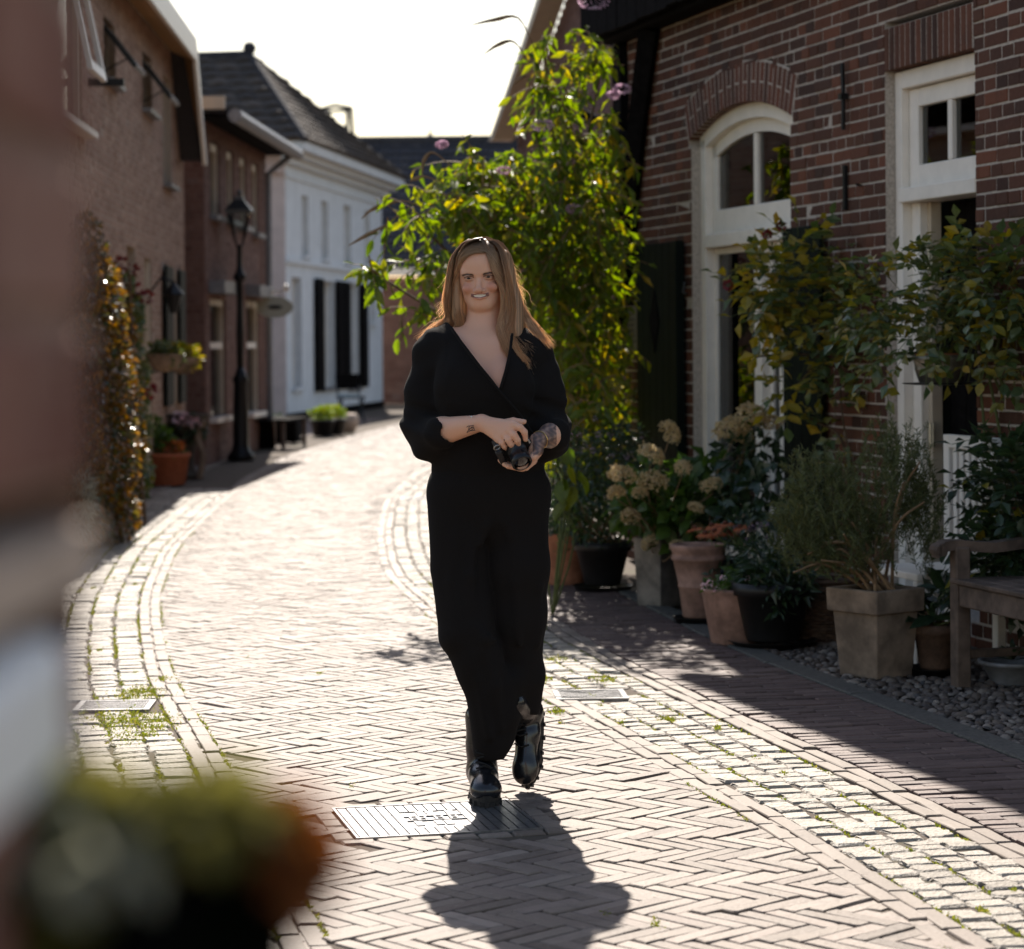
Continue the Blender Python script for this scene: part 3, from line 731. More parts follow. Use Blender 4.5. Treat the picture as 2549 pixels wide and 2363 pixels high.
# arch ring
ph0 = math.asin(AR / Rarc); nb = 27
for k in range(nb):
    a = -ph0 * 1.045 + 2 * ph0 * 1.045 * (k + .5) / nb; hw = Rarc * 2.09 * ph0 / nb / 2 - .008
    split = k % 2 == 1; parts_ = [(0, RING)] if not split else [(0, RING * .48), (RING * .53, RING)]
    for r0, r1 in parts_:
        mb = MB(); M = Matrix.Translation((AX, 0, zc_)) @ Matrix.Rotation(a, 4, 'Y')
        mb.box((-hw, -.008, Rarc + r0), (hw * 1.0, .10, Rarc + r1), M=M, bev=.003); mb.build("arch_brick", M_brickArch, house)
mb = MB(); pts_o = [(AX + math.sin(t) * (Rarc + RING + .012), zc_ + math.cos(t) * (Rarc + RING + .012)) for t in np.linspace(ph0 * 1.06, -ph0 * 1.06, 24)]
pts_i = [(AX + math.sin(t) * (Rarc + .002), zc_ + math.cos(t) * (Rarc + .002)) for t in np.linspace(-ph0 * 1.06, ph0 * 1.06, 24)]
for k in range(23):
    a, b = pts_i[k], pts_i[k + 1]; c, d = pts_o[22 - k], pts_o[23 - k]; mb.prism([a, b, c, d], -.003, .2)
mb.build("arch_mortar", M_mortar, house)
# flat arch of standing bricks over the door
x = -.975; k = 0
while x < -.02:
    mb = MB(); mb.box((x, -.008, 2.748), (x + .047, .1, 2.955), bev=.003); mb.build("lintel_brick", M_brickR, house); x += .0605
bar("lintel_mortar", (-.98, -.003, 2.75), (-.01, .2, 2.957), M_mortar, house, 0)
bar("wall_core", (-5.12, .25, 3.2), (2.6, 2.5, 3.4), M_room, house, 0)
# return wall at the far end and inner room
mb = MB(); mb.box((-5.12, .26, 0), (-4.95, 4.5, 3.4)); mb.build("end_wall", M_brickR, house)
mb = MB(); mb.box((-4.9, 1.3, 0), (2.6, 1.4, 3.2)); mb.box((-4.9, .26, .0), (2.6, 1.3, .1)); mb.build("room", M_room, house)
# --- arched window: frame, transom, sashes, panes
win = empty("window", parent=house)
def arcband(r0, r1, y0, y1, ang, mat, name, par, n=22):
    mb = MB(); t = np.linspace(-ang, ang, n)
    for i in range(n - 1):
        a = (AX + math.sin(t[i]) * r0, zc_ + math.cos(t[i]) * r0); b = (AX + math.sin(t[i + 1]) * r0, zc_ + math.cos(t[i + 1]) * r0)
        c = (AX + math.sin(t[i + 1]) * r1, zc_ + math.cos(t[i + 1]) * r1); d = (AX + math.sin(t[i]) * r1, zc_ + math.cos(t[i]) * r1); mb.prism([a, b, c, d], y0, y1)
    return mb.build(name, mat, par)
arcband(Rarc - .085, Rarc, .055, .20, ph0, M_white, "arched_head", win)
bar("frame_post", (AX - AR, .055, .12), (AX - AR + .085, .20, AS - .012), M_white, win); bar("frame_post", (AX + AR - .085, .055, .12), (AX + AR, .20, AS - .012), M_white, win)
bar("transom", (AX - AR + .086, .045, 1.985), (AX + AR - .086, .2, 2.065), M_white, win)
bar("mullion", (-2.93, .055, .12), (-2.82, .2, 1.984), M_white, win)
bar("mullion", (-2.60, .075, .12), (-2.55, .2, 1.984), M_white, win)
bar("sill", (AX - AR - .03, -.03, .06), (AX + AR + .03, .2, .119), M_kerb, win)
sash = empty("upper_sash", parent=win)
arcband(Rarc - .165, Rarc - .087, .10, .15, ph0 * .93, M_white, "sash_head", sash)
bar("stile", (AX - AR + .088, .10, 2.07), (AX - AR + .165, .15, AS - .02), M_white, sash); bar("stile", (AX + AR - .165, .10, 2.07), (AX + AR - .088, .15, AS - .02), M_white, sash)
bar("bottom_rail", (AX - AR + .166, .098, 2.07), (AX + AR - .166, .15, 2.21), M_white, sash)
bar("glazing_bar", (AX - .055 + .04, .10, 2.211), (AX + .04, .14, AS + AH - .17), M_white, sash)
mb = MB(); 
pane_top = [(AX + math.sin(t) * (Rarc - .16), zc_ + math.cos(t) * (Rarc - .16)) for t in np.linspace(ph0 * .88, -ph0 * .88, 14)]
mb.prism([(AX - AR + .165, 2.2), (AX + AR - .165, 2.2)] + pane_top, .122, .126); mb.build("pane", M_glass, win)
for a, b in ((AX - AR + .087, -2.932), (-2.818, -2.602), (-2.548, AX + AR - .087)):
    cs = empty("casement", parent=win); 
    bar("stile", (a, .11, .13), (a + .03, .15, 1.983), M_white, cs); bar("stile", (b - .03, .11, .13), (b, .15, 1.983), M_white, cs)
    bar("rail", (a + .031, .11, 1.945), (b - .031, .15, 1.983), M_white, cs); bar("rail", (a + .031, .11, .13), (b - .031, .15, .2), M_white, cs)
    bar("pane", (a + .03, .128, .2), (b - .03, .132, 1.945), M_glass, cs, 0)
bar("curtain", (AX - AR + .1, .24, .15), (AX - AR + .2, .26, 2.6), M_curtain, win, 0); bar("curtain", (-3.32, .30, .15), (-3.2, .32, 1.95), M_curtain, win, 0)
bar("curtain", (-2.72, .3, 2.1), (-2.6, .32, 2.7), M_curtain, win, 0)
# --- door opening with frame, fanlight and hinges
dr = empty("doorway", parent=house)
bar("frame_post", (-.979, .05, .02), (-.905, .2, 2.742), M_white, dr); bar("frame_post", (-.07, .05, .02), (-.001, .2, 2.742), M_white, dr)
bar("head", (-.904, .05, 2.655), (-.071, .2, 2.742), M_white, dr); bar("transom", (-.904, .03, 2.095), (-.071, .2, 2.165), M_white, dr)
bar("inner_post", (-.904, .10, .02), (-.81, .2, 2.094), M_white, dr); bar("door_stop", (-.809, .14, .02), (-.775, .2, 2.094), M_cream, dr)
fl = empty("fanlight", parent=dr)
bar("stile", (-.90, .09, 2.17), (-.80, .14, 2.65), M_white, fl); bar("stile", (-.17, .09, 2.17), (-.075, .14, 2.65), M_white, fl)
bar("rail", (-.799, .09, 2.56), (-.171, .14, 2.65), M_white, fl); bar("rail", (-.799, .09, 2.17), (-.171, .14, 2.275), M_white, fl)
bar("glazing_bar", (-.475, .09, 2.276), (-.43, .13, 2.559), M_white, fl); bar("pane", (-.80, .115, 2.27), (-.17, .119, 2.56), M_glass, fl, 0)
bar("curtain", (-.76, .2, 2.2), (-.68, .22, 2.62), M_curtain, dr, 0); bar("curtain", (-.42, .2, 2.2), (-.35, .22, 2.62), M_curtain, dr, 0)
for i in range(4): bar("dark_opening_panel", (-.78 + i * .19, .205 + .03, .02), (-.78 + i * .19 + .186, .26, 2.09), M_black, dr)  # the doorway stands open; its unlit interior is put in as black panels
for z in (1.80, .96):
    hg = empty("hinge", parent=dr); M_steel = MATS.get("steel") or plain("steel", (.5, .48, .42), .3, metal=.9, nscale=20)
    bar("leaf_plate", (-.806, .128, z - .06), (-.765, .135, z + .06), M_steel, hg); bar("leaf_plate", (-.752, .122, z - .06), (-.725, .13, z + .06), M_steel, hg)
    mb = MB(); mb.tube([(-.759, .124, z - .06), (-.759, .124, z + .06)], .007, 8); mb.build("knuckle", M_steel, hg)
bar("threshold", (-.98, -.02, 0), (0, .25, .019), M_kerb, dr)
# --- shutters
def shutter(x0, x1, z0, z1, label):
    s = empty("shutter", parent=house, label=label); n = max(3, int(round((x1 - x0) / .12))); w = (x1 - x0) / n
    for i in range(n): bar("board", (x0 + i * w + .001, -.055, z0), (x0 + (i + 1) * w - .001, -.03, z1), M_green, s, .003)
    for z in (z0 + .25, z1 - .3): bar("ledge", (x0 + .03, -.029, z), (x1 - .03, -.012, z + .1), M_green, s)
    return s
s1 = shutter(-4.72, -3.96, .25, 2.04, "dark green boarded shutter folded back left of the window")
mb = MB(); c = (-4.36, 1.55); mb.prism([(c[0] - .09, c[1]), (c[0], c[1] - .2), (c[0] + .09, c[1]), (c[0], c[1] + .2)], -.062, -.056); mb.build("lozenge", M_black, s1)
bar("edge_strip", (-3.955, -.075, .25), (-3.90, -.02, 2.04), M_green, s1)
shutter(-2.22, -1.70, .25, 2.03, "dark green boarded shutter half hidden behind the climbing rose")
for x, z in ((-3.86, 1.78), (-4.83, 1.12)):
    mb = MB(); mb.tube([(x - .04, -.01, z), (x + .05, -.05, z), (x + .05, -.06, z - .06), (x + .11, -.06, z - .07)], .008, 6); mb.build("shutter_hook", M_iron, house)
# --- wall anchors
mb = MB(); mb.tube(bez([(-1.435, -.03, 2.50), (-1.43, -.03, 2.66), (-1.44, -.03, 2.84)], 8), [.008, .011, .014, .011, .013, .012, .010, .008, .006][:len(bez([(-1.435, -.03, 2.50), (-1.43, -.03, 2.66), (-1.44, -.03, 2.84)], 8))] if False else .012, 6); mb.box((-1.455, -.05, 2.655), (-1.412, -.01, 2.685)); mb.build("wall_anchor", M_iron, house)
bar("wall_anchor", (-1.455, -.03, 2.09), (-1.435, -.005, 2.32), M_iron, house)
mb = MB(); mb.tube([(-1.28, -.0, 2.205), (-1.23, -.05, 2.205)], .006, 5); mb.build("nail", M_iron, house)
# --- plaque
pq = bar("plaque", (-5.09, -.035, 1.37), (-4.77, -.012, 1.66), plain("plaque_stone", (.24, .21, .18), .6, var=.1), house, label="small grey plaque with faded lines of lettering")
mb = MB()
for k in range(6):
    z = 1.60 - k * .036; x = -5.04 + (.06 if k == 0 else 0)
    while x < -4.83: w = rng.uniform(.012, .04); mb.box((x, -.037, z), (x + w, -.034, z + .010)); x += w + .01
mb.build("lettering", plain("faded_lettering", (.12, .10, .09), .7), pq)
# --- black timber: corner post, brace, beam, boarded jetty and eaves
mb = MB(); P = [(-5.13, -.02, 1.9), (-5.11, -.03, 2.3), (-5.12, -.03, 2.7), (-5.08, -.03, 2.95), (-5.11, -.03, 3.45)]
for i in range(len(P) - 1):
    a, b = P[i], P[i + 1]; mb.add([(a[0] - .09, -.06, a[2]), (a[0] + .08, -.06, a[2]), (a[0] + .08, .06, a[2]), (a[0] - .09, .06, a[2]), (b[0] - .09, -.06, b[2]), (b[0] + .08, -.06, b[2]), (b[0] + .08, .06, b[2]), (b[0] - .09, .06, b[2])], [(0, 1, 5, 4), (1, 2, 6, 5), (2, 3, 7, 6), (3, 0, 4, 7), (0, 3, 2, 1), (4, 5, 6, 7)])
mb.build("corner_post", M_black, house)
mb = MB(); pp = bez([(-4.40, -.05, 3.40), (-4.56, -.05, 3.05), (-4.76, -.05, 2.55), (-4.92, -.05, 2.0), (-5.06, -.05, 1.45)], 16); mb.tube(pp, np.linspace(.085, .065, len(pp)), 4); mb.build("brace", M_black, house)
mb = MB(); mb.tube([(-5.08, -.30, 2.93), (-4.7, -.05, 2.70)], .035, 8); mb.build("dowel", M_black, house)
bar("beam", (-5.25, -.16, 3.39), (2.6, .05, 3.56), M_black, house, .01)
x = -5.35
while x < 2.4:
    w = rng.uniform(.15, .21); bar("gable_board", (x, -.22 - rng.uniform(0, .006), 3.42 + rng.uniform(-.012, .012)), (x + w - .004, -.19, 5.12), M_black, house, .004); x += w
bar("soffit_beam", (-5.35, -.19, 3.57), (2.6, .3, 3.66), M_black, house, 0)
# roof: two slopes seen from outside as tiled slabs
rf = empty("roof", parent=house)
mb = MB(); mb.prism([(0, 0)], 0, 0) if False else None
def slab(name, pts, t, mat, par):
    """a roof slab from four corner points (local), thickened downwards"""
    p = np.array(pts, float); n = np.cross(p[1] - p[0], p[3] - p[0]); n /= np.linalg.norm(n); q = p - n * t
    mb = MB(); mb.add(np.vstack([p, q]), [(0, 1, 2, 3), (7, 6, 5, 4), (0, 4, 5, 1), (1, 5, 6, 2), (2, 6, 7, 3), (3, 7, 4, 0)]); return mb.build(name, mat, par)
slab("street_slope", [(-5.6, -.46, 5.08), (3.2, -.46, 5.08), (3.2, 3.5, 8.2), (-5.6, 3.5, 8.2)], .12, M_roof, rf)
slab("rear_slope", [(3.2, 7.4, 5.1), (-5.6, 7.4, 5.1), (-5.6, 3.5, 8.2), (3.2, 3.5, 8.2)], .12, M_roof, rf)
mb = MB(); mb.add([(-5.12, .25, 3.4), (-5.12, 7.2, 3.4), (-5.12, 7.2, 5.1), (-5.12, 3.5, 8.0), (-5.12, .0, 5.0), (-5.12, -.19, 3.57)], [(0, 5, 4, 3, 2, 1)]); mb.build("end_gable", M_black, house)

# ------------------------------------------------------------ pale brown house on the left
H1 = Frame(-3.807, 28.14, (-.042, .999))
h1 = empty("pale_brick_house", tuple(H1.o), H1.a, "pale brown brick house with open top-hung windows and timber soffit on the left", "house")
hx = lambda px, py, y=0: H1.hit(px, py, y)
W1 = [(-7.317, -6.489, 3.738, 4.289), (-4.282, -3.421, 3.771, 4.334), (-2.307, -1.424, 3.164, 4.334), (-10.926, -8.774, 3.142, 4.543), (-4.26, -3.62, .1, 2.281), (-5.739, -5.021, .9, 2.336)]
def occ1(z): return sorted([(a, b) for a, b, c, d in W1 if c < z < d])
wallbricks(H1, h1, -11, 0, 0, 4.66, occ1, .062, .22, M_brickL, M_mortarL, 220, depth=.07)
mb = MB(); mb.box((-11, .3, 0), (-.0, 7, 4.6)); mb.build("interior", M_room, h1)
mb = MB(); mb.box((-.01, .0, 0), (.02, 7, 4.6)); mb.build("far_wall", M_brickL, h1)
def topwin(a, b, c, d, openit):
    w = empty("window", parent=h1); bar("frame_post", (a, .06, c), (a + .06, .12, d), M_grey, w, 0); bar("frame_post", (b - .06, .06, c), (b, .12, d), M_cream, w, 0)
    bar("frame_head", (a + .061, .06, d - .06), (b - .061, .12, d), M_grey, w, 0); bar("sill", (a - .05, -.09, c - .04), (b + .05, .12, c), M_grey, w, 0)
    if openit:
        t = openit; M = Matrix.Translation(((a + b) / 2, .04, d - .06)) @ Matrix.Rotation(-t, 4, 'X'); h = d - c - .05; hw = (b - a) / 2 - .04
        s = empty("open_sash", parent=w); 
        for q in (((-hw, -.02, -h), (-hw + .05, .02, 0)), ((hw - .05, -.02, -h), (hw, .02, 0)), ((-hw + .05, -.02, -h), (hw - .05, .02, -h + .06)), ((-hw + .05, -.02, -.05), (hw - .05, .02, 0))):
            mb = MB(); mb.box(q[0], q[1], M=M); mb.build("sash_rail", M_iron, s)
        mb = MB(); mb.box((-hw + .05, -.004, -h + .06), (hw - .05, .004, -.05), M=M); mb.build("pane", M_glass, s)
        mb = MB(); mb.tube([((a + b) / 2, .05, c + .1), ((a + b) / 2, .05 - math.sin(t) * h * .7, d - .06 - math.cos(t) * h * .7)], .008, 5); mb.build("stay", M_iron, w)
    else: bar("pane", (a + .06, .09, c), (b - .06, .094, d - .06), M_glass, w, 0)
topwin(*W1[0], R(38)); topwin(*W1[1], R(38)); topwin(*W1[2], 0)
w = empty("window", parent=h1); a, b, c, d = W1[3]; bar("frame_post", (b - .1, .02, c), (b, .1, d), M_cream, w, 0); bar("sill", (a, -.12, c - .05), (b + .12, .1, c), M_white, w, 0); bar("pane", (a, .06, c), (b - .1, .064, d), M_glass, w, 0)
M = Matrix.Translation((b - .15, .0, 4.5)) @ Matrix.Rotation(R(-12), 4, 'X'); mb = MB(); mb.box((-.9, -.02, -1.0), (-.82, .02, .3), M=M); mb.box((-.08, -.02, -1.0), (0, .02, .3), M=M); mb.box((-.82, -.02, -1.0), (-.08, .02, -.92), M=M); mb.build("open_sash", M_white, w)
bar("vent", (-8.4, -.3, 3.55), (-8.34, 0, 3.61), M_iron, h1)
d_ = empty("doorway", parent=h1); bar("frame_post", (-3.74, .02, .1), (-3.62, .1, 2.28), M_cream, d_, 0); bar("frame_post", (-4.26, .02, .1), (-4.15, .1, 2.28), M_cream, d_, 0); bar("door_leaf", (-4.15, .08, .1), (-3.74, .11, 2.28), M_cream, d_, 0)
for x0, x1 in ((-2.62, -1.9), (-1.1, -.46)):
    s = empty("shutter", parent=h1)
    for i in range(3): w = (x1 - x0) / 3; bar("board", (x0 + i * w, -.06, .78), (x0 + (i + 1) * w - .006, -.03, 2.27), M_green, s, 0)
bar("window_leaf", (-1.88, -.02, .80), (-1.12, .0, 2.25), plain("brown_paint", (.13, .07, .04), .5), h1, 0)
# soffit, fascia and roof
oy = -.27
A0 = (-11, 4.67); A1 = (-1.18, 4.67); A2 = (.3, 3.68)
f1 = hx(480, 150, oy); f2 = hx(505, 400, oy); f0 = hx(345, 0, oy)
mb = MB(); mb.add([(A0[0], 0, A0[1]), (A1[0], 0, A1[1]), (f1[0], oy, f1[1]), (A0[0], oy, f1[1])], [(0, 1, 2, 3)]); mb.add([(A1[0], 0, A1[1]), (A2[0], 0, A2[1]), (f2[0], oy, f2[1]), (f1[0], oy, f1[1])], [(0, 1, 2, 3)]); mb.build("soffit", M_soffit, h1)
mb = MB(); zt = f1[1] + .24
mb.prism([(A0[0], zt - .24), (f1[0], zt - .24), (f1[0] + .1, zt - .12), (f1[0] - .02, zt), (A0[0], zt)], oy - .04, oy); mb.prism([(f1[0] - .02, zt - .23), (f2[0] - .06, f2[1] - .06), (f2[0] + .08, f2[1] - .04), (f1[0] + .14, zt - .1), (f1[0] - .0, zt)], oy - .042, oy - .002); mb.build("fascia", M_white, h1)
slab("roof", [(-11, oy, zt), (f1[0], oy, zt), (f1[0] - 1.2, 3.5, zt + 2.6), (-11, 3.5, zt + 2.6)], .1, M_roof, h1)
slab("roof_end", [(f1[0], oy, zt), (f2[0], oy, f2[1]), (A2[0] + .35, 3.5, A2[1]), (A1[0] + .35, 3.5, zt + 2.6)], .015, M_roof, h1)

# ------------------------------------------------------------ low brown house
HB = Frame(-3.64, 28.7, (.037, .999))
hb = empty("brown_brick_house", tuple(HB.o), HB.a, "low brown brick house with cream windows and a long gutter behind the street lamp", "house")
WB = [(.45, 1.15, 3.0, 3.88), (1.75, 2.3, 3.0, 3.88), (2.85, 3.4, 2.98, 3.88), (3.95, 4.5, 2.94, 3.88), (.35, 1.55, .55, 2.0), (3.35, 4.5, .52, 2.02)]
def occB(z): return sorted([(a, b) for a, b, c, d in WB if c < z < d])
wallbricks(HB, hb, 0, 5.3, 0, 4.1, occB, .062, .22, M_brickB, M_mortarB, 80, depth=.07)
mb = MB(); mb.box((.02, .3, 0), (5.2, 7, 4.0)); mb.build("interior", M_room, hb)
SB = Frame(*HB.w(0, 0, 0)[:2] + np.array([0, 0]), (HB.y[0] * -1, HB.y[1] * -1)) if False else None
side = Frame(*(HB.w(0, 6, 0)[:2]), tuple(-HB.y[:2])); sd_e = empty("side_wall", parent=hb); sd_e.location = (0, 6, 0); sd_e.rotation_euler = (0, 0, R(-90))
wallbricks(side, sd_e, 4.6, 6, 0, 4.1, lambda z: [], .062, .22, M_brickB, M_mortarB, 0, depth=.07)
for i, (a, b, c, d) in enumerate(WB):
    w = empty("window", parent=hb); fw = .09
    bar("frame_post", (a, .03, c), (a + fw, .12, d), M_cream, w, 0); bar("frame_post", (b - fw, .03, c), (b, .12, d), M_cream, w, 0); bar("frame_head", (a + fw, .03, d - fw), (b - fw, .12, d), M_cream, w, 0)
    bar("sill", (a - .06, -.1, c - .06), (b + .06, .1, c), M_white if i > 3 else M_grey, w, 0); bar("pane", (a + fw, .08, c), (b - fw, .084, d - fw), M_glass, w, 0)
    if i > 3:
        bar("transom", (a + fw, .03, 1.38), (b - fw, .12, 1.46), M_white, w, 0); bar("blind", (a + fw, .12, 1.46), (b - fw, .13, d), M_curtain, w, 0)
        mb = MB(); mb.prism([(a - .1, d + .05), (b + .12, d + .05), (b + .12, d + .2), (a - .1, d + .2)], -.2, .0); mb.build("awning_box", M_grey, w)
g = MB(); g.tube([(-.3, -.42, 4.12), (5.6, -.42, 4.12)], .085, 8); g.build("gutter", M_grey, hb)
bar("eave_board", (-.25, -.34, 4.1), (5.5, .1, 4.16), M_black, hb, 0)
for x in (4.95,): mb = MB(); mb.tube([(x + .25, -.4, 4.1), (x, -.08, 3.8), (x, -.08, .1)], .05, 8); mb.build("downpipe", M_grey, hb)
slab("roof", [(-.25, -.45, 4.18), (5.5, -.45, 4.18), (5.5, 3.3, 5.15), (-.25, 3.3, 5.15)], .1, M_roof, hb)
bar("verge_board", (-.3, -.3, 4.2), (-.25, 3.2, 4.35), M_cream, hb, 0)

# ------------------------------------------------------------ white plastered house
HW = Frame(-4.2, 45, (.126, .992))
hw = empty("white_house", tuple(HW.o), HW.a, "white plastered house with black shutters and a hipped dark tiled roof", "house")
WW = [(1.45, 2.05, 3.15, 4.3), (3.3, 3.95, 3.15, 4.3), (5.6, 6.35, 3.15, 4.35), (7.9, 8.5, 3.15, 4.35), (.5, 1.35, .62, 2.7), (3.25, 4.5, .56, 2.7), (6.0, 7.05, .5, 2.72), (8.5, 9.1, 1.9, 2.7)]
zs = sorted({0, 5.0} | {z for w in WW for z in w[2:]})
mb = MB()
for z0, z1 in zip(zs[:-1], zs[1:]):
    for a, b in subtract(0, 10, sorted([(w[0], w[1]) for w in WW if w[2] < (z0 + z1) / 2 < w[3]])): mb.box((a, 0, z0), (b, .3, z1))
mb.build("front_wall", M_plaster, hw)
mb = MB(); mb.box((-.02, 0, 0), (0, 5, 5.0)); mb.box((-.14, .0, 4.62), (-.02, 5, 4.7)); mb.build("side_wall", M_pink, hw)
mb = MB(); mb.box((0.1, .4, 0), (9.9, 8, 4.9)); mb.build("interior", plain("pale_room", (.35, .35, .36), .9), hw)
bar("plinth", (-.05, -.03, 0), (10.02, .0, .14), M_black, hw, 0)
bar("string_course", (-.02, -.06, 2.95), (10.03, .0, 3.05), M_plaster, hw, 0); bar("frieze", (-.02, -.04, 4.55), (10.03, 0, 4.63), M_plaster, hw, 0)
for i, (a, b, c, d) in enumerate(WW):
    w = empty("window", parent=hw); bar("frame", (a, .16, c), (a + .1, .22, d), M_white, w, 0); bar("frame", (b - .1, .16, c), (b, .22, d), M_white, w, 0); bar("mullion", ((a + b) / 2 - .04, .17, c), ((a + b) / 2 + .04, .21, d), M_white, w, 0); bar("pane", (a + .1, .18, c), (b - .1, .184, d), M_glass, w, 0)
    bar("rail", (a + .1, .17, (c + d) / 2 - .03), (b - .1, .21, (c + d) / 2 + .03), M_white, w, 0); bar("sill", (a - .06, -.07, c - .07), (b + .06, .12, c), M_grey if i in (5, 6) else M_plaster, w, 0)
for x0, x1 in ((2.45, 3.22), (4.53, 5.22), (5.28, 5.97), (7.1, 7.95)):
    s = empty("shutter", parent=hw); bar("panel", (x0, -.07, .5), (x1, -.03, 2.73), M_black, s, 0)
    for z in (.6, 1.3, 2.0): bar("raised_panel", (x0 + .1, -.085, z), (x1 - .1, -.07, z + .6), M_black, s, 0)
mb = MB(); mb.prism([(-.45, 0), (10.5, 0), (10.5, .12), (-.45, .12)], -.45, -.0); 
cn = empty("cornice", parent=hw)
for y0, z0, z1 in ((-.12, 4.8, 4.92), (-.28, 4.92, 5.02), (-.45, 5.02, 5.2)): bar("moulding", (-.3 + y0 * .3, y0, z0), (10.3 - y0 * .5, .0, z1), M_plaster, cn, 0)
bar("return_moulding", (-.45, .0, 5.02), (-.0, 5, 5.2), M_pink, cn, 0)
# hipped roof of single tiles: real rows of pantiles on each slope
ap = (1.45, 1.0, 7.02); bk = (1.45, 9.0, 6.95)
def tileslope(name, P0, P1, P2, P3, rows_, cols, par, mat):
    """P0,P1 eave corners; P3,P2 ridge corners above them; rows of tiles lapped like pantiles"""
    P0, P1, P2, P3 = [np.array(p, float) for p in (P0, P1, P2, P3)]; nrm = np.cross(P1 - P0, P3 - P0); nrm /= np.linalg.norm(nrm)
    if nrm[2] < 0: nrm = -nrm
    mb = MB(); V = []; F = []; RR = []
    for i in range(rows_):
        t0 = i / rows_; t1 = (i + 1.12) / rows_; t1 = min(t1, 1)
        A = P0 + (P3 - P0) * t0; B = P1 + (P2 - P1) * t0; C = P1 + (P2 - P1) * t1; D = P0 + (P3 - P0) * t1
        wid = np.linalg.norm(B - A); n = max(1, int(round(cols * wid / np.linalg.norm(P1 - P0))))
        for j in range(n):
            u0, u1 = j / n, (j + 1) / n; um = (u0 + u1) / 2; r = rng.rand()
            lo, hi = .085 + rng.normal(0, .008), .015
            v = [A + (B - A) * u0 + nrm * lo * .35, A + (B - A) * um + nrm * lo, A + (B - A) * u1 + nrm * lo * .35, D + (C - D) * u1 + nrm * hi * .3, D + (C - D) * um + nrm * hi * 1.6, D + (C - D) * u0 + nrm * hi * .3, A + (B - A) * u0 - nrm * .02, A + (B - A) * u1 - nrm * .02]
            mb.add(v, [(0, 1, 4, 5), (1, 2, 3, 4), (6, 1, 0), (6, 7, 1), (7, 2, 1)], r)
    return mb.build(name, mat, par)
rw = empty("roof", parent=hw); M_roofW = piece_mat('brown_roof_tile', [(.055, .048, .045), (.085, .072, .064), (.07, .06, .055), (.11, .09, .078)], rough=.85, nscale=12, wear=(.16, .13, .11), spec=.15)
eL, eR = (-.5, -.5, 5.2), (10.4, -.5, 5.2)
tileslope("street_slope_tiles", eL, eR, (ap[0] + .02, ap[1], ap[2]), ap, 14, 34, rw, M_roofW)
tileslope("side_slope_tiles", (-.5, 9.0, 5.2), eL, ap, bk, 11, 24, rw, M_roofW)
mb = MB(); mb.add([eL, eR, ap, bk, (-.5, 9, 5.2), (10.6, 9, 5.2)], [(0, 1, 2), (4, 0, 2, 3), (1, 5, 3, 2)]); mb.build("roof_deck", M_roof, rw)
mb = MB(); mb.tube([eL, ap], .07, 6); mb.tube([eR, ap], .05, 6); mb.tube([ap, bk], .09, 6); mb.build("ridge_tiles", M_roof, rw)
mb = MB(); mb.ball((ap[0], ap[1], ap[2] + .12), .14, 6, 4); mb.build("ridge_cap", M_roof, rw)

# ------------------------------------------------------------ building closing the street, with dark roof
FB = Frame(-7, 57, (1, 0))
fb = empty("far_brick_house", tuple(FB.o), 0, "long low brown brick building with a dark tiled roof closing the end of the street", "house")
wallbricks(FB, fb, 3.4, 15, 0, 3.0, lambda z: [], .13, .44, M_brickB, M_mortarB, 0, depth=.07)
bar("gutter", (0, -.35, 3.02), (15.5, -.1, 3.2), M_white, fb, 0)
tileslope("roof_tiles", (0, -.3, 3.2), (15.5, -.3, 3.2), (15.5, 3.55, 6.5), (0, 3.55, 6.5), 17, 62, fb, M_roof)
slab("roof_deck", [(0, -.3, 3.17), (15.5, -.3, 3.17), (15.5, 3.55, 6.47), (0, 3.55, 6.47)], .1, M_roof, fb)
mb = MB(); mb.tube([(0, 3.55, 6.5), (15.5, 3.55, 6.55)], .13, 6); mb.build("ridge_tiles", M_roof, fb)
# spire and open bell frame beyond
sp = empty("spire", tuple(AT(1071, 352, 72)), 0, "small pointed grey turret roof above the far ridge", "spire"); sp.scale = (.5, .5, .5)
mb = MB(); mb.lathe([(.42, -.3), (.36, .0), (.2, .18), (.1, .45), (.03, .8), (.005, .95)], 8); mb.build("turret_roof", M_roof, sp)
bf = empty("bell_frame", tuple(AT(845, 372, 68)), 0, "open iron bell frame standing above the roofs right of the white house", "bell frame")
mb = MB()
for x0, x1, y in ((-.42, -.46, -.35), (.36, .52, -.35), (-.3, -.34, .35), (.2, .22, .35)): mb = MB(); mb.tube([(x1, y, -1.6), (x0, y, 1.12)], .06, 6); mb.build("post", M_iron, bf)
mb = MB(); mb.tube([(-.46, -.35, 1.10), (-.1, -.35, 1.2), (.36, -.35, 1.12)], .06, 6); mb.tube([(-.3, .35, 1.10), (.2, .35, 1.12)], .05, 6); mb.tube([(-.46, -.35, 1.10), (-.3, .35, 1.1)], .05, 6); mb.tube([(.36, -.35, 1.12), (.2, .35, 1.12)], .05, 6); mb.build("top_rail", M_iron, bf)

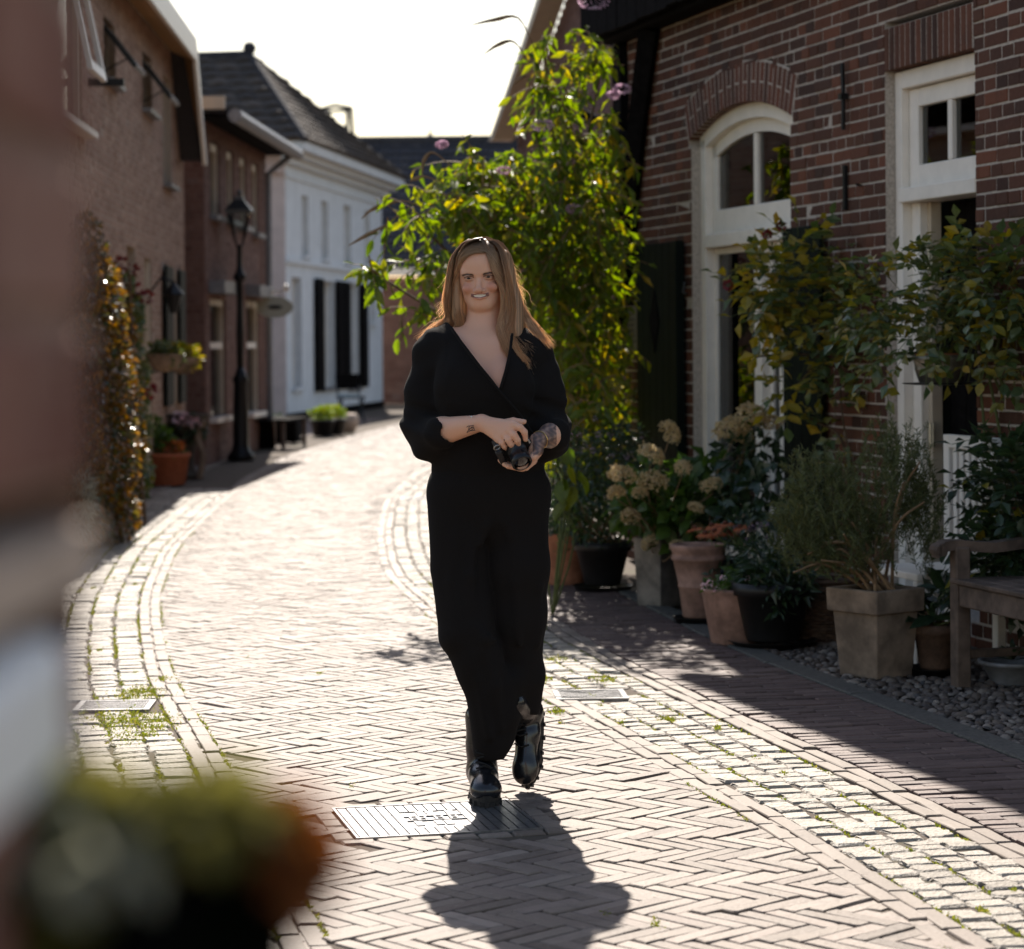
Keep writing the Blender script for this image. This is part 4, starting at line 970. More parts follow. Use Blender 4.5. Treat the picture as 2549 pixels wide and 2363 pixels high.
# ------------------------------------------------------------ gabled house behind the bush, right
HG = Frame(1.32, 26, (.2, -.98))
hg = empty("gabled_house", tuple(HG.o), HG.a, "brown brick house with steep cream bargeboard behind the butterfly bush", "house")
gv = [HG.hit(1290, 330), HG.hit(1345, 180), HG.hit(1408, 0), HG.hit(1455, -140)]
def gx(z):   # left limit of the wall at height z
    zs_ = [0] + [g[1] for g in gv][:4]; xs_ = [gv[0][0] - 1.0] + [g[0] for g in gv][:4]
    return np.interp(z, zs_, xs_)
wz0 = HG.hit(1545, 268); wz1 = HG.hit(1575, 0)
def occG(z):
    h = [(-40, gx(z))]
    if z > wz0[1]: h.append((wz0[0], wz0[0] + 1.1))
    return h
wallbricks(HG, hg, -8, 2.2, 0, 8.0, occG, .075, .24, M_brickB, M_mortarB, 0, depth=.07, bond='x')
mb = MB(); mb.box((-4.5, .3, 0), (2.2, 6, 6)); mb.build("interior", M_room, hg)
mb = MB(); 
for i in range(len(gv) - 1):
    a, b = gv[i], gv[i + 1]; mb.prism([(a[0] - .28, a[1] - .1), (a[0] + .0, a[1] - .1), (b[0] + .0, b[1] - .1), (b[0] - .28, b[1] - .1)], -.35 - i * .001, -.05)
mb.build("bargeboard", M_cream, hg)
w = empty("window", parent=hg); x0, z0 = wz0; bar("frame_post", (x0, .02, z0), (x0 + .14, .12, z0 + 2), M_white, w, 0); bar("lining", (x0 + .14, .03, z0), (x0 + .3, .3, z0 + 2), M_cream, w, 0); bar("sill", (x0 - .05, -.08, z0 - .1), (x0 + 1.1, .1, z0), M_grey, w, 0); bar("pane", (x0 + .3, .1, z0), (x0 + 1.1, .104, z0 + 2), M_glass, w, 0)

# ================================================================== THE WOMAN
class SDF:
    """signed distance grid: shapes are blended in, then the skin is drawn with surface nets"""
    def __init__(s, lo, hi, h):
        s.lo = np.array(lo, float); s.hi = np.array(hi, float); s.ax = []
        for i in range(3):
            hs = h[i] if isinstance(h, (list, tuple)) else [(hi[i], h)]; a = [lo[i]]
            for end, st in hs:
                while a[-1] < end - 1e-9: a.append(a[-1] + st)
            s.ax.append(np.array(a))
        s.n = np.array([len(a) for a in s.ax])
        s.f = np.full(s.n, 0.2, np.float32)
    def _sub(s, lo, hi):
        a = np.array([max(0, np.searchsorted(s.ax[i], lo[i]) - 1) for i in range(3)]); b = np.array([min(s.n[i], np.searchsorted(s.ax[i], hi[i]) + 1) for i in range(3)])
        if np.any(b <= a): return None, None
        ax = [s.ax[i][a[i]:b[i]].astype(np.float32) for i in range(3)]
        return tuple(slice(a[i], b[i]) for i in range(3)), np.meshgrid(*ax, indexing='ij')
    def comb(s, sl, d, k, mode):
        f = s.f[sl]; d = d.astype(np.float32)
        if mode == 'add':
            if k > 0: hh = np.clip(.5 + .5 * (f - d) / k, 0, 1); s.f[sl] = f * (1 - hh) + d * hh - k * hh * (1 - hh)
            else: s.f[sl] = np.minimum(f, d)
        else:
            d = -d
            if k > 0: hh = np.clip(.5 - .5 * (f - d) / k, 0, 1); s.f[sl] = f * (1 - hh) + d * hh + k * hh * (1 - hh)
            else: s.f[sl] = np.maximum(f, d)
    def cap(s, a, b, ra, rb, k=.02, mode='add', sq=1.0):
        """round cone from a to b; sq squashes it in depth"""
        a = np.array(a, float); b = np.array(b, float); m = max(ra, rb) + k + .02
        sl, g = s._sub(np.minimum(a, b) - m, np.maximum(a, b) + m)
        if sl is None: return s
        q = [1, 1 / sq, 1]; ab = (b - a) * q; L = np.dot(ab, ab) + 1e-9
        p = [(g[i] - a[i]) * q[i] for i in range(3)]
        t = np.clip((p[0] * ab[0] + p[1] * ab[1] + p[2] * ab[2]) / L, 0, 1)
        d = np.sqrt((p[0] - t * ab[0]) ** 2 + (p[1] - t * ab[1]) ** 2 + (p[2] - t * ab[2]) ** 2) - (ra + (rb - ra) * t)
        s.comb(sl, d * min(1, sq * 1.1), k, mode); return s
    def chain(s, pts, rads, k=.02, mode='add', sq=1.0):
        for i in range(len(pts) - 1): s.cap(pts[i], pts[i + 1], rads[i], rads[i + 1], k, mode, sq)
        return s
    def ell(s, c, r, k=.02, mode='add', M=None):
        c = np.array(c, float); r = np.array(r, float); m = r.max() + k + .02
        sl, g = s._sub(c - m, c + m)
        if sl is None: return s
        p = [g[i] - c[i] for i in range(3)]
        if M is not None: p = [M[0, i] * p[0] + M[1, i] * p[1] + M[2, i] * p[2] for i in range(3)]
        k0 = np.sqrt((p[0] / r[0]) ** 2 + (p[1] / r[1]) ** 2 + (p[2] / r[2]) ** 2); k1 = np.sqrt((p[0] / r[0] ** 2) ** 2 + (p[1] / r[1] ** 2) ** 2 + (p[2] / r[2] ** 2) ** 2) + 1e-6
        s.comb(sl, k0 * (k0 - 1) / k1, k, mode); return s
    def fn(s, lo, hi, func, k, mode):
        sl, g = s._sub(lo, hi); s.comb(sl, func(*g), k, mode); return s
    def warp(s, func):
        sl, g = s._sub(s.lo, s.hi + .1); s.f[sl] += func(*g).astype(np.float32); return s
    def mesh(s):
        f = s.f; S = f < 0; nx, ny, nz = f.shape
        c = np.zeros((nx - 1, ny - 1, nz - 1), np.int8)
        for i in (0, 1):
            for j in (0, 1):
                for k in (0, 1): c += S[i:nx - 1 + i, j:ny - 1 + j, k:nz - 1 + k]
        act = (c > 0) & (c < 8); idx = -np.ones(act.shape, np.int64); I = np.argwhere(act); idx[act] = np.arange(len(I))
        acc = np.zeros((len(I), 3)); cnt = np.zeros(len(I))
        E = []
        for a in range(3):
            o = [(0, 0), (0, 1), (1, 0), (1, 1)]; b1, b2 = [x for x in range(3) if x != a]
            for u, v in o:
                p0 = [0, 0, 0]; p0[b1] = u; p0[b2] = v; p1 = list(p0); p1[a] = 1
                f0 = f[I[:, 0] + p0[0], I[:, 1] + p0[1], I[:, 2] + p0[2]]; f1 = f[I[:, 0] + p1[0], I[:, 1] + p1[1], I[:, 2] + p1[2]]
                m = (f0 < 0) != (f1 < 0); t = np.where(m, f0 / (f0 - f1 + 1e-12), 0); q = np.array(p0)[None, :].repeat(len(I), 0).astype(float); q[:, a] = t
                acc += q * m[:, None]; cnt += m
        W_ = I + acc / np.maximum(cnt, 1)[:, None]; V = np.stack([np.interp(W_[:, i], np.arange(s.n[i]), s.ax[i]) for i in range(3)], 1); Q = []
        for a in range(3):
            b1, b2 = (a + 1) % 3, (a + 2) % 3; sh0 = [slice(None)] * 3; sh1 = [slice(None)] * 3; sh0[a] = slice(0, -1); sh1[a] = slice(1, None)
            ch = S[tuple(sh0)] != S[tuple(sh1)]; e = np.argwhere(ch)
            ok = (e[:, b1] > 0) & (e[:, b2] > 0) & (e[:, b1] < f.shape[b1] - 1) & (e[:, b2] < f.shape[b2] - 1); e = e[ok]
            ins = S[tuple(e.T)]
            def g_(d1, d2):
                q = e.copy(); q[:, b1] -= d1; q[:, b2] -= d2; return idx[tuple(q.T)]
            q = np.stack([g_(1, 1), g_(0, 1), g_(0, 0), g_(1, 0)], 1); q[~ins] = q[~ins][:, ::-1]; Q.append(q)
        Q = np.concatenate(Q); Q = Q[(Q >= 0).all(1)]; return V, Q
def smoothv(V, Q, it=2, lam=.5):
    for _ in range(it):
        A = np.zeros_like(V); c = np.zeros(len(V))
        for i in range(4):
            for j in ((i + 1) % 4, (i - 1) % 4): np.add.at(A, Q[:, i], V[Q[:, j]]); np.add.at(c, Q[:, i], 1)
        V = V + lam * (A / np.maximum(c, 1)[:, None] - V)
    return V
PX0 = float(ray(1262, 1978)[0] * 7.6)
def sdfobj(name, s, mat, parent, it=2, col=None, **kw):
    V, Q = s.mesh(); V = smoothv(V, Q, it)
    o = fastmesh(name, V, Q, None, mat, parent, smooth=True, **kw)
    if col is not None:
        a = o.data.color_attributes.new("Col", 'FLOAT_COLOR', 'POINT'); c = np.ones((len(V), 4), np.float32); c[:, :3] = col(V); a.data.foreach_set("color", c.ravel())
    return o
def LP(dx, dy, y=0.0):
    """a place on the woman, from where it shows in the photograph, at depth y from her middle"""
    p = AT(dx * 2549 / 1993.0, dy * 2549 / 1993.0, 7.6 + y); return np.array([p[0] - PX0, y, p[2]])
def LC(cx_, cy_, y):  # from the close-up of the hands
    p = AT(1000 + cx_ / 4.431, 980 + cy_ / 4.431, 7.6 + y); return np.array([p[0] - PX0, y, p[2]])
woman = empty("person", (PX0, 7.6, 0.0), 0, "smiling woman with long blonde hair in a black wrap jumpsuit and boots holding a camera", "person")
# skin ------------------------------------------------------------
M_skin, nt, b = newmat("skin")
vc = N_(nt, "ShaderNodeVertexColor"); vc.layer_name = "Col"
nz_ = noise(nt, 220, 3); cc = mix(nt, vc.outputs[0], (.50, .24, .15), N_mul(nt, sstep(nt, nz_, .55, .8), .22)); nt.links.new(cc, b.inputs["Base Color"])
b.inputs["Roughness"].default_value = .46; b.inputs["Subsurface Weight"].default_value = .18; b.inputs["Subsurface Radius"].default_value = (.012, .005, .003); b.inputs["Subsurface Scale"].default_value = 1.0
bump(nt, b, noise(nt, 500, 2), .12, .001)
HO = LP(931.5, 541, -.045); HO[1] = -.045            # midpoint between the eyes
tilt = R(-3.5); yaw = R(-7)
HM = (Matrix.Rotation(tilt, 3, 'Y') @ Matrix.Rotation(yaw, 3, 'Z') @ Matrix.Rotation(R(2), 3, 'X')); HMn = np.array(HM)
def hp(x, y, z): return HO + HMn @ np.array([x, y, z])
S = SDF((-.40, -.36, .30), (.28, .22, 1.76), ([(-.175, .0048), (-.005, .0021), (.28, .0042)], [(-.20, .0042), (.02, .0021), (.22, .005)], [(1.0, .009), (1.20, .0042), (1.48, .0048), (1.72, .0021), (1.76, .005)]))
# legs and trunk under the clothes
S.chain([(-.13, 0, .95), (-.128, -.01, .74), (-.112, -.03, .55), (-.095, -.02, .42)], [.07, .06, .05, .045], .02)
S.chain([(.025, 0, .95), (.025, 0, .74), (.022, .03, .55), (.025, .05, .42)], [.07, .06, .05, .045], .02)
S.chain([(-.055, .0, .98), (-.062, 0, 1.12), (-.068, .01, 1.28)], [.125, .115, .125], .04, sq=.75)
S.cap((-.205, .02, 1.395), (.06, .02, 1.385), .052, .052, .05)
S.cap((-.16, .015, 1.41), (.025, .015, 1.405), .056, .056, .06)
# bust and chest
S.ell((-.125, -.085, 1.29), (.078, .062, .085), .035); S.ell((.0, -.085, 1.285), (.078, .062, .085), .035)
S.ell((-.07, -.02, 1.38), (.10, .07, .07), .05)
S.cap((-.058, -.150, 1.345), (-.064, -.160, 1.25), .007, .010, .008, 'sub')
# neck
nb = hp(0, .085, -.10); S.cap((-.068, .035, 1.40), nb + np.array([0, .0, 0]), .062, .052, .035); S.cap((-.068, .012, 1.38), hp(0, .072, -.11), .046, .038, .04)
# arms: upper arms hidden in the sleeves, forearms and hands bare
elL = (-.245, .015, 1.14); wrL = LC(880, 322, -.215); S.chain([(-.225, .02, 1.39), (-.240, .02, 1.24), elL], [.050, .045, .042], .02)
S.chain([elL, LC(450, 415, -.12), wrL], [.042, .0435, .0245], .012)
elR = (.155, .03, 1.12); wrR = LC(1500, 520, -.20); S.chain([(.085, .02, 1.38), (.13, .03, 1.25), elR], [.055, .05, .045], .02)
S.chain([elR, LC(1640, 465, -.13), wrR], [.044, .037, .0235], .012)
# right hand (left in the picture): back of the hand, four fingers and thumb draped on the camera
kn = [LC(1075, 500, -.262), LC(1130, 455, -.270), LC(1185, 410, -.276), LC(1230, 350, -.276)]
for k_, r_ in zip(kn, (.0135, .0145, .015, .0155)): S.cap(wrL, k_, .021, r_, .010)
S.cap(kn[0], kn[3], .013, .014, .008)
FNG = [
 [kn[0], LC(1105, 548, -.275), LC(1130, 585, -.272), LC(1148, 605, -.262)],
 [kn[1], LC(1175, 510, -.287), LC(1205, 560, -.284), LC(1222, 592, -.272)],
 [kn[2], LC(1240, 455, -.293), LC(1278, 515, -.290), LC(1288, 568, -.276)],
 [kn[3], LC(1305, 372, -.292), LC(1355, 425, -.290), LC(1366, 510, -.278)]]
FR_ = [(.0115, .0098, .0088, .0075), (.0125, .0108, .0098, .0083), (.0128, .0112, .0102, .0087), (.0128, .0112, .0102, .0085)]
for f_, r_ in zip(FNG, FR_): S.chain(f_, r_, .0025)
S.chain([LC(1130, 330, -.235), LC(1230, 308, -.245), LC(1300, 318, -.25), LC(1352, 310, -.25)], (.014, .0125, .0108, .0085), .004)
# left hand (right in the picture): palm under the camera, thumb up its side, fingertips showing on the far side
S.chain([wrR, LC(1480, 620, -.225), LC(1440, 700, -.235)], (.0225, .021, .019), .012)
S.chain([LC(1500, 560, -.225), LC(1495, 640, -.25), LC(1462, 690, -.268), LC(1425, 712, -.275)], (.015, .0135, .0115, .0092), .005)
for i_, (a_, c_, e_) in enumerate((((1440, 720), (1290, 812), (1110, 760)), ((1445, 735), (1310, 822), (1135, 782)), ((1450, 745), (1330, 826), (1165, 800)), ((1455, 735), (1370, 815), (1285, 822)))):
    y_ = -.22 - .012 * i_; S.chain([LC(*a_, y_), LC(*c_, y_ - .004), LC(*e_, y_ - .012)], (.0125, .0108, .0085), .003)
S.chain([LC(1085, 735, -.225), LC(1110, 745, -.235)], (.0085, .008), .003)
# head
def HC(a, b_, ra, rb, k=.01, mode='add'): S.cap(hp(*a), hp(*b_), ra, rb, k, mode)
def HE(c, r, k=.01, mode='add'): S.ell(hp(*c), r, k, mode, HMn)
HE((0, .098, .030), (.077, .095, .088), .0)
HE((0, .068, -.024), (.064, .066, .070), .03)
HE((0, .040, .045), (.060, .045, .050), .03)
HE((0, .044, -.058), (.045, .045, .043), .022)
HC((-.050, .08, -.038), (-.020, .026, -.082), .017, .015, .016); HC((.050, .08, -.038), (.020, .026, -.082), .017, .015, .016)
HE((0, .018, -.082), (.026, .018, .019), .018)
HE((-.037, .015, -.031), (.020, .019, .016), .009); HE((.037, .015, -.031), (.020, .019, .016), .009)
HC((-.045, .016, .017), (-.012, .006, .014), .010, .009, .012); HC((.012, .006, .014), (.045, .016, .017), .009, .010, .012)
HE((-.030, -.006, -.001), (.018, .017, .0115), .010, 'sub'); HE((.030, -.006, -.001), (.018, .017, .0115), .010, 'sub')
HE((-.031, .012, -.001), (.0135, .0125, .0105), .004); HE((.031, .012, -.001), (.0135, .0125, .0105), .004)
HC((-.042, .005, .0065), (-.031, .0005, .0090), .0032, .0036, .003); HC((-.031, .0005, .0090), (-.019, .004, .0065), .0036, .003, .003)
HC((.042, .005, .0065), (.031, .0005, .0090), .0032, .0036, .003); HC((.031, .0005, .0090), (.019, .004, .0065), .0036, .003, .003)
HC((0, .010, .006), (0, -.014, -.036), .0065, .0095, .007); HE((0, -.017, -.038), (.0115, .010, .0095), .006)
HE((-.0130, -.004, -.041), (.0075, .009, .0068), .004); HE((.0130, -.004, -.041), (.0075, .009, .0068), .004)
HE((-.006, -.006, -.0485), (.0035, .004, .003), .002, 'sub'); HE((.006, -.006, -.0485), (.0035, .004, .003), .002, 'sub')
HC((-.020, .006, -.046), (-.034, .016, -.062), .006, .006, .008, 'sub') if False else None
HE((0, .014, -.060), (.024, .016, .016), .012)
mo = [(-.025, .0000, -.0535), (-.015, -.005, -.0562), (0, -.0075, -.0572), (.015, -.005, -.0562), (.025, .0000, -.0535)]
for i in range(4): HC(mo[i], mo[i + 1], .0035, .0035, .002, 'sub')
up_ = [(-.0268, .0004, -.0532), (-.015, -.0066, -.0503), (0, -.0088, -.0494), (.015, -.0066, -.0503), (.0268, .0004, -.0532)]
lo_ = [(-.0268, .0004, -.0540), (-.016, -.0056, -.0620), (0, -.0084, -.0656), (.016, -.0056, -.0620), (.0268, .0004, -.0540)]
for i in range(4): HC(up_[i], up_[i + 1], .0020, .0022, .003); HC(lo_[i], lo_[i + 1], .0026, .0034, .003)
HC((-.073, .095, .0), (-.074, .10, -.032), .010, .008, .004); HC((.073, .095, .0), (.074, .10, -.032), .010, .008, .004)
HMi = np.linalg.inv(HMn)
def skincol(V):
    base = np.array([.74, .42, .285]); C = np.tile(base, (len(V), 1)); q = (V - HO) @ HMi.T; x, y, z = q[:, 0], q[:, 1], q[:, 2]
    head = z > -.13
    def blend(w, c): 
        w = np.clip(w, 0, 1)[:, None]; C[:] = C * (1 - w) + np.array(c) * w
    def g(cx__, cz, sx, sz): return np.exp(-((np.abs(x) - cx__) / sx) ** 2 - ((z - cz) / sz) ** 2) * (y < .06)
    blend(g(.040, -.030, .018, .018) * .55 * head, (.50, .15, .10)); blend(g(0, -.038, .010, .010) * .35 * head, (.5, .18, .12))
    
    arch = .0135 - np.abs(np.abs(x) - .036) * .16 - np.clip(.02 - np.abs(x), 0, 1) * .2      # brows
    bw = np.exp(-((z - arch) / .0030) ** 2) * np.clip((np.abs(x) - .013) / .004, 0, 1) * np.clip((.056 - np.abs(x)) / .006, 0, 1) * (y < .05)
    blend(bw * 1.3, (.03, .015, .010))
    lash = np.exp(-((z - (.0062 - (np.abs(x) - .031) ** 2 * 12)) / .0022) ** 2) * (np.abs(np.abs(x) - .031) < .0165) * (y < .04); blend(lash * .95, (.02, .01, .008))
    lash2 = np.exp(-((z + (.0075 - (np.abs(x) - .031) ** 2 * 8)) / .0018) ** 2) * (np.abs(np.abs(x) - .031) < .014) * (y < .04); blend(lash2 * .35, (.06, .03, .02))
    blend(g(.031, -.001, .017, .012) * .22 * head, (.20, .09, .06))
    lipd = np.full(len(V), 9.0)
    for P_ in (up_, lo_):
        for i in range(4):
            a, b2 = np.array(P_[i]), np.array(P_[i + 1]); ab = b2 - a; t = np.clip(((q - a) @ ab) / (ab @ ab), 0, 1); lipd = np.minimum(lipd, np.linalg.norm(q - a - t[:, None] * ab, axis=1))
    zo = -.0478 - 6.5 * x * x + .0012 * np.exp(-(x / .003) ** 2) * -1; zl_ = -.0690 + 22 * x * x; blend(np.clip((zo - z) / .0016 + .5, 0, 1) * np.clip((z - zl_) / .0016 + .5, 0, 1) * np.clip((.0255 - np.abs(x)) / .002, 0, 1) * (y < .03) * .6, (.55, .19, .14))
    blend(np.clip((.0295 - np.abs(x)) / .002, 0, 1) * np.clip(.0062 - np.abs(z + .0568 - x * x * 5), 0, .002) / .002 * (y < .02) * .85, (.12, .035, .03))
    d = np.hypot(V[:, 0] - LC(1700, 470, 0)[0], (V[:, 2] - LC(1600, 440, 0)[2]) * 1.1)
    ta = LC(1440, 420, -.1); tb = LC(1650, 470, -.1); tat = (V[:, 0] > ta[0]) & (V[:, 0] < tb[0] + .015) & (V[:, 2] > 1.08) & (V[:, 2] < 1.18) & (V[:, 1] < -.05)
    pat = .5 + .5 * np.sin(V[:, 0] * 260 + 2 * np.sin(V[:, 2] * 170)) * np.sin(V[:, 2] * 230 + V[:, 0] * 90); blend(tat * np.clip(.55 + .5 * pat, 0, .9), (.045, .04, .045))
    ch = np.clip((1.46 - V[:, 2]) / .12, 0, 1) * (V[:, 2] > 1.2); blend(ch * .22, (.50, .20, .14))
    cre = np.exp(-((V[:, 0] + .0625 - (V[:, 2] - 1.30) * -.25) / .004) ** 2) * (V[:, 2] < 1.345) * (V[:, 2] > 1.24) * (V[:, 1] < -.05); 0
    return C
body = sdfobj("body", S, M_skin, woman, 2, skincol)
# eyes, teeth
M_eye, nt, b = newmat("eye_white"); b.inputs["Base Color"].default_value = (.30, .25, .22, 1); b.inputs["Roughness"].default_value = .3
M_iris = plain("iris", (.035, .028, .02), .15, bstr=0); M_teeth = plain("teeth", (.82, .76, .66), .25, bstr=0)
for sx in (-1, 1):
    mb = MB(); mb.ball(hp(sx * .031, .0122, -.0005), (.0138, .0138, .0036), 14, 10); e = mb.build("eye", M_eye, woman, True)
    mb = MB(); mb.ball(hp(sx * .031, .0005, .0006), (.0060, .003, .0034), 12, 8); mb.build("iris", M_iris, e, True)
mb = MB(); xs_ = np.linspace(-.0205, .0205, 17); tv = [hp(x, -.0060 + x * x * 9, -.0516 - 3 * x * x) for x in xs_] + [hp(x, -.0058 + x * x * 9, -.0618 + 15 * x * x) for x in xs_]; mb.add(tv, [(i, i + 17, i + 18, i + 1) for i in range(16)])
mb.build("teeth", M_teeth, woman)
mb = MB(); mb.ball(hp(-.052, .03, .0), .001); 
mb = MB(); mb.ball(LC(770, 258, -.235), .0035, 8, 6); mb.build("bracelet_bead", plain("silver", (.8, .8, .78), .2, metal=1, bstr=0), woman, True)
M_gold = plain("gold", (.75, .5, .2), .25, metal=1, bstr=0)
ax_ = wrR - LC(1640, 465, -.13); ax_ /= np.linalg.norm(ax_); cpt = wrR - ax_ * .012; u_ = np.cross(ax_, [0, 0, 1]); u_ /= np.linalg.norm(u_); v_ = np.cross(ax_, u_)
mb = MB(); mb.tube([cpt + (u_ * math.cos(t) + v_ * math.sin(t)) * .0275 for t in np.linspace(0, 2 * math.pi, 24)], .0016, 6); mb.build("bracelet", M_gold, woman, True)
# small script tattoo on the forearm
mb = MB(); T0 = lambda a, b_: LC(a, b_, -.222)
for st in (((715, 372), (735, 358), (795, 352)), ((745, 360), (738, 400), (718, 432)), ((738, 400), (770, 372), (798, 385), (760, 408), (740, 400)), ((770, 372), (790, 365), (808, 412)), ((755, 385), (785, 378)), ((728, 428), (745, 415), (800, 405))): mb.tube([LC(a, b_, -.150 - (a - 450) * .00018 - .028) for a, b_ in st], .0011, 4)
mb.build("tattoo", plain("ink", (.03, .03, .035), .6, bstr=0), woman)
# ------------------------------------------------------------ clothes
M_cloth, nt, b = newmat("black_jersey"); b.inputs["Base Color"].default_value = (.013, .0115, .0112, 1); b.inputs["Roughness"].default_value = .95; b.inputs["Specular IOR Level"].default_value = .08
b.inputs["Sheen Weight"].default_value = .02; b.inputs["Sheen Roughness"].default_value = .4
w1_ = N_(nt, "ShaderNodeTexNoise", Scale=260.0, Detail=3.0); nt.links.new(coords(nt), w1_.inputs["Vector"]); bump(nt, b, w1_.outputs["Fac"], .35, .002)
T = SDF((-.42, -.26, .98), (.30, .22, 1.56), .005)
T.chain([(-.050, 0, 1.0), (-.055, 0, 1.09), (-.066, .01, 1.28)], [.172, .168, .158], .04, sq=.72)
T.cap((-.205, .02, 1.395), (.068, .02, 1.385), .066, .066, .05); T.cap((-.155, .02, 1.415), (.02, .02, 1.41), .068, .066, .06)
T.ell((-.125, -.086, 1.285), (.092, .070, .10), .05); T.ell((.0, -.086, 1.28), (.092, .070, .10), .05); T.ell((-.062, -.070, 1.27), (.13, .072, .13), .05); T.ell((-.07, -.02, 1.38), (.118, .085, .085), .05)
T.cap((-.10, .03, 1.44), (-.03, .03, 1.44), .060, .060, .04)
cfL = LC(470, 412, -.130); T.chain([(-.222, .02, 1.385), (-.244, .01, 1.26), (-.248, .0, 1.155)], [.064, .064, .070], .03); T.chain([(-.248, .0, 1.155), (-.222, -.05, 1.125), cfL + np.array([-.012, .0, -.006])], [.070, .066, .052], .03)
T.cap((-.228, -.02, 1.125), (-.190, -.055, 1.115), .058, .055, .03)
cfR = LC(1660, 462, -.120); T.chain([(.090, .02, 1.375), (.120, .01, 1.26), (.130, .0, 1.15)], [.072, .070, .072], .03); T.chain([(.130, .0, 1.15), (.140, -.05, 1.125), cfR + np.array([.012, .01, 0])], [.074, .060, .046], .03); T.cap((.135, -.02, 1.115), (.13, -.05, 1.10), .055, .045, .03)
# opening of the neckline
A_, B_, C_ = LP(874, 632, -.12), LP(973, 760, -.15), LP(1000, 640, -.10)
def vneck(X, Y, Z):
    def hpn(p, q, X, Z):
        dx, dz = q[0] - p[0], q[2] - p[2]; L = math.hypot(dx, dz); return ((X - p[0]) * dz - (Z - p[2]) * dx) / L
    d1 = -hpn(A_, B_, X, Z) ; d2 = hpn(C_, B_, X, Z); yb = Y - .075
    return np.maximum(np.maximum(d1, d2) * 1.0, yb)
# make sure the inside of the V counts as inside
_t = vneck(np.array([-.06]), np.array([-.1]), np.array([1.40]))[0]
_v = vneck if _t < 0 else (lambda X, Y, Z: np.maximum(np.maximum(-(lambda a: a)(0) + 0 * X, 0 * X), 0 * X))
if _t >= 0:
    def _v(X, Y, Z):
        def side(p, q): 
            dx, dz = q[0] - p[0], q[2] - p[2]; L = math.hypot(dx, dz); return ((X - p[0]) * dz - (Z - p[2]) * dx) / L
        s1, s2 = side(A_, B_), side(C_, B_); r1 = ((-.06 - A_[0]) * (B_[2] - A_[2]) - (1.40 - A_[2]) * (B_[0] - A_[0])); r2 = ((-.06 - C_[0]) * (B_[2] - C_[2]) - (1.40 - C_[2]) * (B_[0] - C_[0]))
        return np.maximum(np.maximum(-np.sign(r1) * s1, -np.sign(r2) * s2), Y - .075)
T.fn((-.42, -.26, 1.2), (.3, .2, 1.6), _v, .006, 'sub')
T.cap(hp(0, .06, -.16), hp(0, .07, .1), .062, .07, .006, 'sub')
# the cuffs are open
T.cap(LC(500, 405, -.137), LC(620, 380, -.16), .040, .038, .006, 'sub'); T.cap(LC(1625, 470, -.135), LC(1560, 500, -.15), .032, .03, .006, 'sub')
T.warp(lambda X, Y, Z: .0028 * np.sin(46 * X + 30 * Z + 5 * np.sin(21 * Z)) * (np.abs(X + .06) > .12) + .0035 * np.sin(70 * Z + 25 * X) * np.clip((np.abs(X + .06) - .13) * 12, 0, 1) * (Z < 1.25) + .002 * np.sin(38 * (X * .8 + Z)) * (Z < 1.25))
top_ = sdfobj("wrap_top", T, M_cloth, woman, 2)
# wrap line: a soft roll along the crossing edge
mb = MB(); rr = [LP(878, 638, -.070), LP(915, 690, -.150), LP(950, 733, -.175), LP(975, 765, -.178), LP(1010, 805, -.165), LP(1040, 850, -.14)]; mb.tube(bez(rr, 24), .0045, 6); mb.build("neckline_edge", M_cloth, woman, True)
mb = MB(); rr = [LP(997, 650, -.06), LP(990, 700, -.140), LP(974, 757, -.172)]; mb.tube(bez(rr, 16), .0045, 6); mb.build("neckline_edge", M_cloth, woman, True)
U = SDF((-.30, -.26, .08), (.20, .24, 1.12), .0055)
U.chain([(-.054, .0, 1.06), (-.053, 0, .99), (-.052, .0, .92)], [.135, .150, .150], .04, sq=.8)
U.cap((-.135, .0, .95), (.028, .0, .95), .108, .108, .05, sq=1.0)
U.chain([(.040, .0, .95), (.036, .0, .72), (.030, .02, .56), (.036, .045, .37), (.037, .07, .30), (.038, .080, .205)], [.100, .098, .094, .080, .068, .060], .03)
U.chain([(-.143, -.01, .95), (-.138, -.012, .72), (-.126, -.035, .59), (-.120, -.05, .52), (-.097, -.05, .46), (-.064, -.04, .35), (-.046, -.02, .237), (-.045, -.005, .135)], [.101, .097, .093, .090, .083, .072, .066, .062], .006)
U.cap((-.05, .02, .93), (-.05, .02, .84), .10, .07, .03)
for a_, b_, c_ in (((-.09, -.098, .90), (-.105, -.112, .70), (-.10, -.120, .54)), ((-.15, -.09, .84), (-.165, -.095, .68), (-.15, -.11, .55)), ((.02, -.088, .90), (.03, -.088, .68), (.045, -.070, .48)), ((.09, -.05, .86), (.10, -.055, .66), (.095, -.03, .48)), ((-.13, -.115, .50), (-.085, -.105, .38), (-.05, -.085, .20)), ((-.075, -.125, .50), (-.035, -.10, .36), (-.015, -.075, .22)), ((-.10, -.125, .545), (-.06, -.125, .505), (-.03, -.11, .50)), ((-.04, -.105, .94), (-.055, -.108, .86), (-.075, -.105, .80)), ((-.02, -.105, .94), (-.005, -.10, .87), (.02, -.095, .82))): U.chain([a_, b_, c_], [.008, .010, .007], .022)
U.chain([(.0, -.02, .36), (-.006, -.01, .26), (-.012, .0, .18)], [.05, .045, .035], .03)
U.fn((-.4, -.3, 0), (.3, .3, .5), lambda X, Y, Z: np.maximum(Z - (.118 + .0 * X + np.clip((X + .01) * 1.6, 0, .13)), -10 + 0 * X), .004, 'sub')

